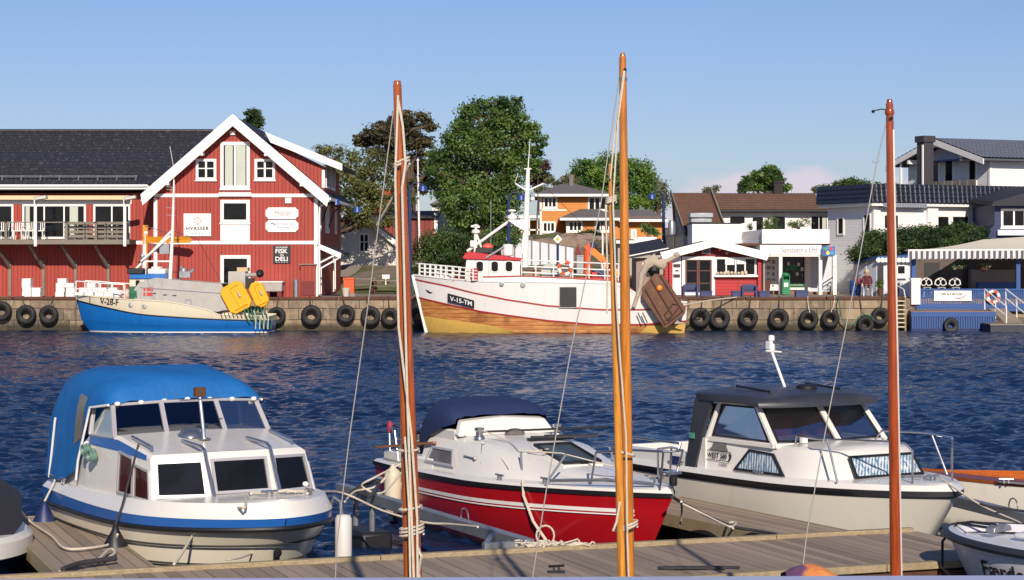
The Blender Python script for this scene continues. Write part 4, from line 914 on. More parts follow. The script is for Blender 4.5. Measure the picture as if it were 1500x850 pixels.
 c=V((fx(948,yw),yw+.3,fz(352.4,yw))); mb=MB(); mb.box(c.x-.55,c.x+.55,c.y-.2,c.y+.2,c.z,c.z+.2); solo('planter_box','white planter box on the flat roof edge','planter',mb,M['white'])
 leafy('planter_shrub','green shrub growing from the planter box on the annex','shrub',[(c+V((.1,0,.5)),(.6,.3,.45))],420,.1,'leaf_shrub')
 yw=111.5
 for px,w,top,lb,mm in((981,10,344,'narrower dark flue box on the shed roof, next to the ventilator','black'),(995,12,345,'wider dark flue box on the shed roof','black')):
  mb=MB(); mb.box(fx(px-w/2,yw),fx(px+w/2,yw),yw,yw+.8,fz(366,yw),fz(top+2,yw)); mb.box(fx(px-w/2-.7,yw),fx(px+w/2+.7,yw),yw-.04,yw+.84,fz(top+2,yw)+.002,fz(top,yw)); solo('flue_box',lb,'vent',mb,M[mm])
 mb=MB(); mb.lathe([(.2,0),(.2,.6),(.14,.75),(.02,.78)],P(984,343.5,yw+.4),'z',12); solo('roof_ventilator','grey metal roof ventilator on the dark box','ventilator',mb,M['grey_metal'])
 # blue furniture on the quay edge
 def armchair(px,lb):
  Y=102.0; x=fx(px,Y); t=thing('blue_armchair',lb,'chair',(x,Y,1.57),group='blue boxy wooden armchairs on the quay'); m=paint('blue_furniture',S(44,58,98),.6,dirt=.2)
  for s in(-1,1):mb=MB(); mb.box(x+s*.34-.05,x+s*.34+.05,Y-.35,Y+.3,1.575,2.13); part(t,'arm',mb,m,bevel=.01)
  mb=MB(); mb.box(x-.287,x+.287,Y-.3,Y+.25,1.82,1.9); part(t,'seat',mb,m)
  mb=MB(); mb.box(x-.287,x+.287,Y+.2,Y+.28,1.91,2.22); mb.box(x-.38,x+.38,Y-.36,Y-.28,2.135,2.19); part(t,'backrest',mb,m)
 armchair(1011,'blue wooden armchair in front of the glass doors'); armchair(1097,'blue wooden armchair in front of the red kiosk panel')
 def planter(px,w,lb):
  Y=102.2; x=fx(px,Y); t=thing('blue_planter',lb,'planter',(x,Y,1.57),group='low blue planter boxes on the quay'); m=paint('blue_planter',S(50,62,104),.6,dirt=.25); w=w*Y/3000
  mb=MB(); mb.box(x-w/2,x+w/2,Y-.3,Y+.3,1.575,1.84); part(t,'box',mb,m)
  mb=MB(); mb.box(x-w/2-.03,x+w/2+.03,Y-.33,Y+.33,1.843,1.89); part(t,'rim',mb,m)
 planter(1034,17,'low blue planter between the glass doors and the red panel'); planter(1079,14,'low blue planter close beside the armchair by the red panel'); planter(1119,15,'low blue planter between kiosk and shop'); planter(1174,18,'low blue planter in front of the shop step')
 # ------------------------------------------------------------------ foliage
M['leaf_green']=leaf_mat('broad_leaf',S(84,116,48),S(122,150,70),S(60,88,38))
M['leaf_dark']=leaf_mat('dark_leaf',S(60,86,36),S(94,116,56),S(42,62,28))
M['leaf_pine']=leaf_mat('reddish_needles',S(74,74,46),S(106,92,58),S(52,52,34),.2)
M['leaf_olive']=leaf_mat('olive_needles',S(96,108,52),S(132,130,76),S(70,80,42),.25)
M['leaf_bright']=leaf_mat('fresh_leaf',S(92,128,44),S(130,158,66),S(62,98,36))
M['leaf_grey']=leaf_mat('grey_green_leaf',S(104,112,74),S(128,130,92),S(78,84,56))
M['leaf_shrub']=leaf_mat('shrub_leaf',S(84,116,56),S(120,146,76),S(60,88,40))
M['leaf_copper']=leaf_mat('copper_leaf',S(86,54,50),S(110,72,60),S(60,40,38))
def leaf_mesh(name,blobs,n,size,mat,seed,clump=None,flat=1.0):
# blobs: (centre, (rx, ry, rz)); leaves gather in clumps spread through each blob, thinner towards its heart
 rs=np.random.RandomState(seed); vol=np.array([r[0]*r[2]for _,r in blobs]); cnt=np.maximum(20,n*vol/vol.sum()).astype(int)
 Ps,Ns=[],[]
 for(c,r),k in zip(blobs,cnt):
  nc=max(5,k//70); d=rs.randn(nc,3); d/=np.linalg.norm(d,axis=1)[:,None]; rad=rs.uniform(.35,1.0,nc)**.55
  cc=d*rad[:,None]*np.array(r); sg=(clump or.17*(r[0]*r[1]*r[2])**(1/3.)+.06)
  w=rs.randint(0,nc,k); p=cc[w]+rs.randn(k,3)*sg*np.array([1,1,.7*flat])
  Ps.append(p+np.array(c)); nn=d[w]*.8+rs.randn(k,3)*.7+np.array([0,0,.35]); Ns.append(nn/np.linalg.norm(nn,axis=1)[:,None])
 p=np.concatenate(Ps); nn=np.concatenate(Ns); k=len(p)
 a=np.cross(nn,rs.randn(k,3)); a/=np.linalg.norm(a,axis=1)[:,None]; b=np.cross(nn,a)
 s=size*rs.uniform(.6,1.4,k)[:,None]
 vs=np.stack([p-a*s,p-b*s*.55+nn*s*.12,p+a*s,p+b*s*.55+nn*s*.12],1).reshape(-1,3)
 me=bpy.data.meshes.new(name); me.vertices.add(len(vs)); me.vertices.foreach_set('co',vs.ravel())
 me.loops.add(k*4); me.loops.foreach_set('vertex_index',np.arange(k*4,dtype=np.int32)); me.polygons.add(k)
 me.polygons.foreach_set('loop_start',np.arange(0,k*4,4,dtype=np.int32)); me.polygons.foreach_set('loop_total',np.full(k,4,np.int32)); me.update(calc_edges=True)
 me.materials.append(mat)
 o=bpy.data.objects.new(name,me); COL.objects.link(o); return o
SEED=[10]
def leafy(name,label,cat,blobs,n,size,mat,group=None,trunk=None,trunk_r=.2,part_name='crown',flat=1.0,clump=None,bark='bark'):
 SEED[0]+=1
 base=V(trunk[0])if trunk else V(blobs[0][0])-V((0,0,blobs[0][1][2]))
 t=thing(name,label,cat,base,group=group)
 o=leaf_mesh(part_name,[((V(c)-base)[:],r)for c,r in blobs],n,size,M[mat],SEED[0],clump,flat); o.parent=t
 mb=MB(); rr=random.Random(SEED[0])
 if trunk:
  tp=[V(p)for p in trunk]; mb.tube(tp,[trunk_r*(1-.55*i/(len(tp)-1))for i in range(len(tp))],8)
  for c,r in blobs:
   c=V(c); q=tp[-1]if c.z>tp[-1].z else tp[len(tp)//2]; mid=(q+c)/2+V((rr.uniform(-.4,.4),rr.uniform(-.4,.4),rr.uniform(-.2,.5)))
   mb.tube([q,mid,c],[trunk_r*.42,trunk_r*.28,trunk_r*.12],6)
   for k in range(5):
    e=c+V((rr.uniform(-1,1)*r[0],rr.uniform(-1,1)*r[1],rr.uniform(-.3,1)*r[2]))*.75
    mb.tube([c,(c+e)/2+V((0,0,.1)),e],[trunk_r*.13,trunk_r*.08,trunk_r*.03],5)
  part(t,'trunk',mb,M[bark])
 else:
  for k in range(7):
   e=V(blobs[k%len(blobs)][0])+V((rr.uniform(-.4,.4)*blobs[0][1][0],0,0)); mb.tube([base+V((rr.uniform(-.1,.1),0,0)),(base+e)/2,e],[.03,.02,.01],5)
  part(t,'stem',mb,M[bark])
 return t
def pblob(px,py,rx,ry,Y,dy=0.0,ryd=None):
 k=(Y+dy)/3000; return(P(px,py,Y+dy),(rx*k,(ryd or(rx+ry)/2)*k,ry*k))
def tree(name,label,Y,base_px,base_py,pbs,n,size,mat,tr=.25,cat='tree',group='trees behind the harbour',**k):
 rr=random.Random(int(base_px)); blobs=[pblob(*b,Y,rr.uniform(-1.2,1.2))for b in pbs]
 z0=min(ground_z(fx(base_px,Y),Y),fz(base_py,Y)); top=max(b[1]for b in pbs); mid=sorted(b[1]for b in pbs)[len(pbs)//2]
 trunk=[V((fx(base_px,Y),Y,z0-.1)),P(base_px+3,(base_py+mid)/2,Y),P(sum(b[0]for b in pbs)/len(pbs),mid,Y)]
 return leafy(name,label,cat,blobs,n,size,mat,group,trunk,tr,**k)
tree('broadleaf_tree','tallest full green tree rising behind the white fishing boat bow',131,705,360,[(708,175,34,30),(740,168,30,24),(678,200,26,22),(770,205,22,26),(715,215,50,30),(660,240,34,26),(750,245,36,28),(700,265,52,26),(648,275,26,22),(735,290,40,26),(680,305,40,24),(715,330,50,24),(780,232,14,14),(728,150,14,8),(792,208,9,8),(672,182,10,8),(664,214,10,9),(636,252,11,9),(757,150,9,6),(784,188,10,8),(690,158,9,7)],42000,0.105,'leaf_green',.42)
tree('pine_tree','tall ragged reddish brown pine behind the mast with its spar',138,600,350,[(610,178,22,16),(580,185,22,15),(555,196,22,14),(532,208,18,12),(600,205,28,14),(622,215,14,16),(560,222,26,12),(596,240,30,16),(612,268,20,16),(590,290,18,12),(626,186,12,9),(592,166,10,7),(566,184,12,8),(540,196,10,7),(628,236,12,10),(575,205,18,9)],21875,0.093,'leaf_pine',.4,flat=.7)
tree('leafy_tree','olive green tree leaning over the white cottage',123,478,400,[(490,235,18,18),(520,245,26,22),(548,262,24,22),(505,275,26,20),(535,292,28,18),(500,302,18,16),(560,300,20,16),(470,222,14,10),(520,322,16,12),(575,262,20,18),(588,292,20,16),(552,232,20,13),(540,318,22,12),(572,320,18,12)],14875,0.081,'leaf_olive',.3)
tree('roof_tree','small dark pine tip above the ridge of the red gable',128,371,330,[(369,165,9,6),(373,176,12,8),(366,186,14,8)],2625,0.081,'leaf_dark',.2)
tree('round_tree','round fresh green tree behind the orange house',172,900,330,[(890,250,34,24),(860,256,26,20),(925,258,30,26),(905,238,22,14),(935,285,26,22),(880,285,30,20),(910,300,40,16)],22750,0.118,'leaf_bright',.4)
tree('pale_tree','grey green half bare tree at the edge of the round green one',178,962,330,[(958,278,18,20),(966,295,16,16),(948,262,14,14)],5250,0.093,'leaf_grey',.28)
tree('small_tree','dark shrubby tree top at the back of the orange house roof',168,838,300,[(836,262,10,8),(822,270,12,8),(800,262,12,7),(790,274,8,10)],2625,0.099,'leaf_grey',.2)
tree('hill_tree','green tree above the brown roof beside the dark chimney',185,1120,300,[(1104,266,16,12),(1122,254,15,10),(1138,260,12,11),(1147,274,9,8),(1092,275,10,7),(1116,272,18,10),(1133,249,7,5)],10500,0.118,'leaf_green',.35)
tree('dry_shrub_tree','spiky half bare tree tip above the brown ridge',160,1043,300,[(1043,278,12,6),(1036,282,8,4)],875,0.081,'leaf_grey',.15)
tree('far_thicket','low green thicket between the brown roof and the white house',170,1210,290,[(1204,279,12,6),(1222,276,10,5)],2275,0.105,'leaf_grey',.15)
tree('roof_shrub','bushy green growth above the black mansard roof',150,1255,290,[(1240,272,22,7),(1270,274,26,7),(1300,276,20,6),(1256,266,14,5)],4550,0.081,'leaf_shrub',.2)
tree('copper_bush','copper coloured bush beside the big green tree',140,785,330,[(792,245,12,12),(783,262,14,12)],2100,0.087,'leaf_copper',.06)
def bush(name,label,Y,pbs,n,size,mat,cat='bush',group='bushes on the slope'):
 rr=random.Random(int(pbs[0][0])); blobs=[pblob(*b,Y,rr.uniform(-.6,.6))for b in pbs]
 return leafy(name,label,cat,blobs,n,size,mat,group,part_name='foliage')
bush('bush','big dark green bush mass behind the white fishing boat foredeck',119,[(640,372,38,30),(680,376,36,26),(655,350,32,18),(700,368,26,24),(622,390,22,22),(720,372,26,16),(670,398,40,18)],21875,0.068,'leaf_dark')
bush('bush','low green bush between the bush mass and the fence',124,[(745,352,20,10),(730,360,18,12)],3150,0.062,'leaf_shrub')
bush('round_bush','round clipped dark bush under the orange house windows',145,[(852,347,12,7),(868,346,14,8),(876,350,10,6)],4550,0.062,'leaf_dark')
bush('bush','small green bush by the orange house corner',146,[(815,352,8,5)],875,0.062,'leaf_shrub')
bush('bush','dry green bushes growing over the rock',136,[(880,362,24,8),(905,366,22,8)],2800,0.062,'leaf_grey')
bush('bush','long low bushes at the veranda foot',146,[(770,350,14,5),(785,352,12,5)],1400,0.062,'leaf_shrub')
bush('terrace_plant','dense green pot plant in front of the terrace window',112.6,[(1130,328,9,9),(1125,332,7,6)],1575,0.043,'leaf_shrub','plant','plants on the roof terrace')
bush('terrace_plant','loose spreading plant in the middle of the terrace',112.7,[(1169,330,9,5),(1178,326,8,5),(1160,328,6,4)],840,0.043,'leaf_shrub','plant','plants on the roof terrace')
bush('terrace_plant','small slim plant by the stepped parapet',113.5,[(1100,332,3,5)],280,0.037,'leaf_shrub','plant','plants on the roof terrace')
build_kiosk()
# ------------------------------------------------------------------ white house with black mansard, hedge, restaurant, barge
TH=R(24)
M['roof_sheen']=paint('glazed_tile_sheen',S(98,102,112),0.3,var=0.3,vs=4,dirt=.3,dcol=S(50,52,58),spec=.8)  # sky sheen on the front slope is put into a lighter grey base
def build_mansard():
 C=V((fx(1280,112),112.0,1.5)); u=V((math.cos(TH),math.sin(TH),0)); v=V((-math.sin(TH),math.cos(TH),0)); Z=V((0,0,1))
 def Q(a,b,z):return C+u*a+v*b+Z*(z-C.z)
 def uat(px,b):  # distance along the front (at depth b) where the sight line of a photo column meets it
  k=(px-750)/3000.0; o=C+v*b
  return(k*o.y-o.x)/(u.x-k*u.y)
 def zat(py,a,b):return fz(py,Q(a,b,0).y)
 t=thing('mansard_house','large white boarded house with glossy black mansard tiles, upper balcony gable and tall dark chimney','house',C)
 def hex_(mb,a0,a1,b0,b1,z0,z1):
  vs=[Q(a,b,z)for z in(z0,z1)for(a,b)in((a0,b0),(a1,b0),(a1,b1),(a0,b1))]
  return mb.add(vs,[(0,3,2,1),(4,5,6,7),(0,1,5,4),(1,2,6,5),(2,3,7,6),(3,0,4,7)])
 ze=zat(296,0,0); L=14.0
 mb=MB(); hex_(mb,0,L,0,4.6,1.5,ze); part(t,'wall',mb,M['clapboard'],smooth=0)
 # mansard skirt: tiled slope round the front and the left side
 zt=zat(270,0,1.0)
 n=(Q(0,0,0)-Q(0,1,0))
 part(t,'mansard_roof',tile_roof(Q(-.45,-.5,ze-.02),u*(L+.45),v*.13+Z*(zt-ze),46,4,.05,.05),M['roof_gloss'],smooth=40)
 part(t,'mansard_roof',tile_roof(Q(-.45,5.1,ze-.02),-v*5.6,u*.13+Z*(zt-ze),18,4,.05,.05),M['roof_gloss'],smooth=40)
 mb=MB(); hex_(mb,.2,L,.15,4.4,zt-.25,zt-.08); part(t,'flat_roof',mb,M['felt'])
 mb=MB(); hex_(mb,-.4,L,-.42,4.9,ze-.22,ze-.045); part(t,'soffit',mb,M['trim'])
 mb=MB(); hex_(mb,-.03,.16,-.035,.16,1.5,ze-.25); hex_(mb,uat(1356,0),uat(1371,0),-.22,-.004,1.5,ze-.25); part(t,'corner_board',mb,M['trim'])
 # windows on the front and on the left side
 def win(o,a,w,h,nn,name='window',fr=.1,mull=1):
  mb=MB(); mb.rframe(o+nn*.004,a,Z,w,h,fr,.05,nn)
  for i in range(1,mull):c=o+a*(w*i/mull)+Z*h/2; mb.obox(c+nn*.02,a*.03,Z*(h/2-fr),nn*.02)
  f=part(t,name,mb,M['trim'])
  mb=MB(); mb.obox(o+a*w/2+Z*h/2+nn*.009,a*(w/2-fr*.9),Z*(h/2-fr*.9),nn*.006); part(f,'pane',mb,M['glass'])
 for p0,p1,y0,y1 in((1293,1317,313,337),(1371,1391,315,337),(1393,1420,315,337)):
  a0,a1=uat(p0,0),uat(p1,0); win(Q(a0,0,zat(y1,a0,0)),u,a1-a0,zat(y0,a0,0)-zat(y1,a0,0),-v)
 win(Q(0,3.6,zat(345,0,3.6)),-v,.7,1.05,-u); win(Q(0,1.0,zat(343,0,.5)),-v,.75,1.15,-u)
 # rolled awning above the front windows
 mb=MB(); hex_(mb,uat(1292,-.3),uat(1355,-.3),-.5,-.05,zat(304,1,0),zat(298,1,0)); part(t,'awning_cassette',mb,boards('striped_awning',S(150,156,170),'xy',.22,.5,.05),smooth=0)
 # upper storey
 b0=1.6; ag=uat(1450,b0); zu=zat(236,ag,b0); depth=8.0
 mb=MB(); hex_(mb,ag,ag+12,b0,b0+depth,zt-.3,zu); part(t,'upper_wall',mb,M['clapboard'],smooth=0)
 mb=MB(); hex_(mb,ag-.03,ag+.14,b0-.04,b0+.14,zt-.1,zu-.05); part(t,'corner_board',mb,M['trim'])
 ar=ag-1.05; bm=b0+depth/2; zr=zat(203,ar,bm); ez=zat(232,ar,b0-.7)
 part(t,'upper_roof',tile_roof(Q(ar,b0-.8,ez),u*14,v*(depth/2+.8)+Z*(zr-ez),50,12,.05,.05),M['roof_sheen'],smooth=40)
 part(t,'upper_roof',tile_roof(Q(ar,b0+depth+.8,ez),u*14,-v*(depth/2+.8)+Z*(zr-ez),50,12,.05,.05),M['roof_gloss'],smooth=40)
 mb=MB()
 for be in(b0-.85,b0+depth+.85):
  mb.prism([Q(ar-.05,bm,zr-.02),Q(ar-.05,be,ez-.02),Q(ar-.05,be,ez-.34),Q(ar-.05,bm,zr-.36)],u*.05)
 for q in(.0,.62,-.62):
  mb.obox(Q(ag-.5,bm+q*4.2,zr-.42-abs(q)*(zr-ez)),u*.5,v*.09,Z*.12)
 part(t,'barge_board',mb,M['trim'])
 mb=MB(); mb.prism([Q(ag+.003,b0,zu),Q(ag+.003,b0+depth,zu),Q(ag+.003,bm,zr-.25)],u*.1); part(t,'gable_wall',mb,M['hut_blue'],smooth=0)
 for b,w in((b0+1.2,.8),(b0+3.4,.9),(b0+4.8,.7)):win(Q(ag,b+w,zt),-v,w,1.75,-u)
 mb=MB(); hex_(mb,ag-1.0,ag-.02,b0+.3,b0+5.2,zu+.12,zu+.2); part(t,'balcony_awning',mb,M['navy'])
 mb=MB(); hex_(mb,ag-.9,ag-.78,b0+depth-.5,b0+depth-.38,zt-.2,zu+.2); part(t,'roof_post',mb,M['trim'])
 mb=MB()
 for i in range(7):mb.obox(Q(ag-.9,b0+.4+i*.75,zt+.25),u*.02,v*.3,Z*.18)
 part(t,'balcony_railing',mb,M['grey_wood'])
 # chimney in front of the skirt
 a0,a1=uat(1356,-.3),uat(1371,-.3); zc=zat(199,a0,0)
 mb=MB(); hex_(mb,a0+.05,a1-.02,-.1,.6,ze+.1,zc-.35); hex_(mb,a0-.04,a1+.06,-.18,.68,zc-.347,zc); part(t,'chimney',mb,paint('chimney_sheet',S(62,60,62),.5,var=.1))
 mb=MB(); hex_(mb,a0-.02,a0+.045,-.05,.05,ze+.2,zc-.5); part(t,'flue_strip',mb,M['white'])
 # drain pipe and blue banner at the far right
 a2=uat(1430,-.1); mb=MB(); mb.tube([Q(a2+1.9,-.12,ze-.5),Q(a2+.1,-.12,ze-.8),Q(a2,-.12,ze-1.2),Q(a2,-.12,1.6)],.06,6); part(t,'downpipe',mb,M['white'])
 # covered porch under the left corner
 mb=MB(); hex_(mb,-.5,-.36,-.9,-.76,1.57,zat(373,0,0)); part(t,'porch_post',mb,M['trim'])
 mb=MB(); hex_(mb,-.6,3.0,-1.0,-.01,zat(374,0,0),zat(368,0,0)); part(t,'porch_roof',mb,M['brown_wood'])
 mb=MB(); mb.obox(Q(1.2,-.02,2.9),u*.35,v*.015,Z*.7); part(t,'poster',mb,paint('dark_poster',S(90,94,98),.5,var=.4,vs=3))
build_mansard()
# evergreen hedge spilling over the terrace roof
Yh=109.0
bl=[pblob(px,py,26,13,Yh,d,34)for px,py,d in((1288,350,0),(1278,366,-.6),(1320,346,0),(1300,358,-.6),(1345,345,.2),(1335,357,-.5),(1370,344,.2),(1362,354,-.4),(1398,342,.2),(1395,352,-.3),(1422,342,.2),(1420,352,0),(1268,372,-.3))]
leafy('hedge','thick dark evergreen hedge in front of the white mansard house','hedge',bl,36000,.06,'leaf_dark',part_name='foliage',clump=.16)
def build_hut():
 Y=107.5
 t=thing('white_hut','low pale blue and white hut with small windows under the hedge','hut',(fx(1300,Y),Y,1.57))
 mb=MB(); mb.box(fx(1284,Y),fx(1340,Y),Y,Y+2.4,1.5,fz(380,Y)); part(t,'wall',mb,M['hut_blue'],smooth=0)
 mb=MB(); mb.prism([(fx(1258,Y+1.5),Y+1.5,1.5),(fx(1284,Y),Y+.003,1.5),(fx(1284,Y),Y+.003,fz(378,Y)),(fx(1258,Y+1.5),Y+1.5,fz(384,Y))],(.05,2,0)); part(t,'wall',mb,M['hut_blue'],smooth=0)
 mb=MB(); mb.prism([(fx(1250,Y+1.2),Y+1.2,fz(387,Y)),(fx(1286,Y-.3),Y-.3,fz(378,Y)),(fx(1336,Y-.3),Y-.3,fz(377,Y)),(fx(1336,Y),Y+3,fz(366,Y)),(fx(1262,Y+3),Y+3,fz(372,Y))],(0,0,.1)); part(t,'roof',mb,M['blue_paint'])
 mb=MB()
 for i in range(9):a=1283+i*6; mb.lathe([(.13,0),(.13,.03)],(fx(a,Y)+.08,Y-.36,fz(381,Y)),'y',10)
 part(t,'scalloped_edge',mb,M['trim'])
 window(t,1313,388,1327,403,Y,1,.07); window(t,1268,384,1275,396,Y+.9,1,.05)
 mb=MB(); mb.box(fx(1285,Y),fx(1294,Y),Y-.04,Y-.003,1.6,fz(388,Y)); part(t,'door',mb,M['black'])
 mb=MB(); mb.box(fx(1313,Y),fx(1327,Y),Y-.22,Y-.055,fz(408,Y),fz(405,Y)); part(t,'window_box',mb,M['sign_white'])
 for px,w,lb in((1312,11,'dark tub planter under the hut window'),(1290,9,'dark tub planter by the hut door')):
  x=fx(px,106.3); k=w*106.3/6000; t2=thing('tub_planter',lb,'planter',(x,106.3,1.57)); mb=MB(); mb.lathe([(k*.8,0),(k,.35),(k*.85,.35),(k*.8,.28),(.01,.28)],(x,106.3,1.575),'z',14); part(t2,'tub',mb,M['brown_wood'])
  o=leaf_mesh('foliage',[((0,0,.55),(k*.9,k*.9,.22))],160,.07,M['leaf_shrub'],77+px); o.parent=t2
  # flowers hanging on the hut
 c=P(1259,411,106.6); t2=thing('blue_barrel','blue barrel beside the seated person','barrel',(fx(1253,107),107,1.57))
 mb=MB(); mb.lathe([(.28,1.575),(.31,1.8),(.31,2.15),(.28,2.35),(.0,2.36)],(fx(1253,107),107,0),'z',16); part(t2,'barrel',mb,M['blue_paint'])
 mb=MB(); mb.lathe([(.315,1.79),(.325,1.81),(.315,1.83)],(fx(1253,107),107,0),'z',16); mb.lathe([(.315,2.12),(.325,2.14),(.315,2.16)],(fx(1253,107),107,0),'z',16); part(t2,'hoop',mb,M['navy'])
 leafy('flower_basket','pink flower basket hanging behind the seated person','flowers',[(c,(.2,.15,.2))],160,.05,'leaf_pink',part_name='blossom')
M['white_petal']=leaf_mat('white_petals',S(210,206,196),S(232,226,214),S(150,150,120))
M['leaf_pink']=leaf_mat('pink_petals',S(206,90,120),S(224,130,150),S(120,110,70))
build_hut()
def skin_body(name,joints,edges,mat,sub=2):
 me=bpy.data.meshes.new(name); me.from_pydata([j[:3]for j in joints],edges,[]); o=bpy.data.objects.new(name,me); COL.objects.link(o)
 sk=o.modifiers.new('skin','SKIN'); sk.use_smooth_shade=True
 for i,d in enumerate(me.skin_vertices[0].data):r=joints[i][3]; d.radius=(r,joints[i][4]if len(joints[i])>4 else r)
 me.skin_vertices[0].data[0].use_root=True
 sb=o.modifiers.new('sub','SUBSURF'); sb.levels=sub; sb.render_levels=sub
 bpy.context.view_layer.update(); m2=bpy.data.meshes.new_from_object(o.evaluated_get(bpy.context.evaluated_depsgraph_get()))
 o.modifiers.clear(); o.data=m2; m2.name=name; m2.materials.clear()
 for m in(mat if isinstance(mat,(list,tuple))else[mat]):m2.materials.append(m)
 m2.polygons.foreach_set('use_smooth',[True]*len(m2.polygons)); return o
def build_person():
# seated on a light stool, facing the water
 x,Y,z=fx(1270,105.6),105.6,1.57
 t=thing('person','fair haired person in a maroon coat sitting by the pale blue hut','person',(x,Y,z))
 jt=[(0,0,.50,.15,.12),(0,.02,.68,.14,.10),(0,.03,.86,.16,.11),(0,.03,1.0,.13,.09),(0,.02,1.09,.055),(0,0,1.20,.095,.10),(0,-.005,1.30,.085),(.19,.02,.98,.062),(.25,-.02,.74,.05),(.17,-.22,.62,.042),(.12,-.30,.60,.04),(-.19,.02,.98,.062),(-.25,-.02,.74,.05),(-.17,-.22,.62,.042),(-.12,-.30,.60,.04),(.10,-.02,.50,.10),(.12,-.42,.50,.075),(.12,-.44,.12,.05),(.12,-.47,.05,.048),(.13,-.60,.045,.04),(-.10,-.02,.50,.10),(-.12,-.42,.50,.075),(-.12,-.44,.12,.05),(-.12,-.47,.05,.048),(-.13,-.60,.045,.04)]
 ed=[(0,1),(1,2),(2,3),(3,4),(4,5),(5,6),(3,7),(7,8),(8,9),(9,10),(3,11),(11,12),(12,13),(13,14),(0,15),(15,16),(16,17),(17,18),(18,19),(0,20),(20,21),(21,22),(22,23),(23,24)]
 n=N('person_clothing'); sp=n.new('ShaderNodeSeparateXYZ'); n.l.new(n.coord('Object'),sp.inputs[0])
 c=n.mix(n.ramp(sp.outputs['Z'],1.07,1.08),S(92,28,40),S(208,152,124)); c=n.mix(n.ramp(sp.outputs['Z'],.545,.535),c,S(110,108,116))
 n.setb(c,.8); o=skin_body('body',jt,ed,n.m); o.parent=t
 mb=MB(); c=V((x,Y,z)); mb.ball(c+V((0,.025,1.285)),(.112,.115,.105),14); mb.ball(c+V((0,.07,1.18)),(.105,.075,.12),12); part(t,'hair',mb,paint('fair_hair',S(206,178,124),.7,var=.2,vs=20))
 mb=MB(); mb.ball(c+V((0,-.105,1.19)),(.018,.025,.03),8); part(t,'nose',mb,M['skin'])
 mb=MB()
 for s in(-1,1):mb.ball(c+V((s*.035,-.088,1.215)),.012,8)
 part(t,'eyes',mb,M['ink'])
 for s in(-1,1):
  mb=MB(); h=c+V((s*.12,-.31,.60)); mb.ball(h,(.035,.05,.022),10)
  for k in range(4):mb.tube([h+V((s*(.024-k*.016),-.04,.005)),h+V((s*(.024-k*.016),-.08,0)),h+V((s*(.024-k*.016),-.095,-.025))],[.009,.008,.007],6)
  mb.tube([h+V((-s*.03,0,.0)),h+V((-s*.05,-.04,.0))],[.011,.008],6); part(t,'hand',mb,M['skin'])
 t2=thing('garden_chair','pale garden chair under the person in the maroon coat','chair',(x,Y,z))
 mb=MB(); mb.box(x-.24,x+.24,Y-.3,Y+.2,z+.36,z+.39); part(t2,'seat',mb,M['white'])
 for sx in(-1,1):
  for yy in(-.27,.17):mb=MB(); mb.bar((x+sx*.22,Y+yy,z),(x+sx*.2,Y+yy,z+.357),.035,.035); part(t2,'leg',mb,M['white'])
 mb=MB(); mb.bar((x-.2,Y+.2,z+.39),(x-.22,Y+.28,z+.85),.03,.03); mb.bar((x+.2,Y+.2,z+.39),(x+.22,Y+.28,z+.85),.03,.03)
 for i in range(3):mb.bar((x-.21,Y+.23+i*.02,z+.55+i*.13),(x+.21,Y+.23+i*.02,z+.55+i*.13),.02,.06)
 part(t2,'backrest',mb,M['white'])
build_person()
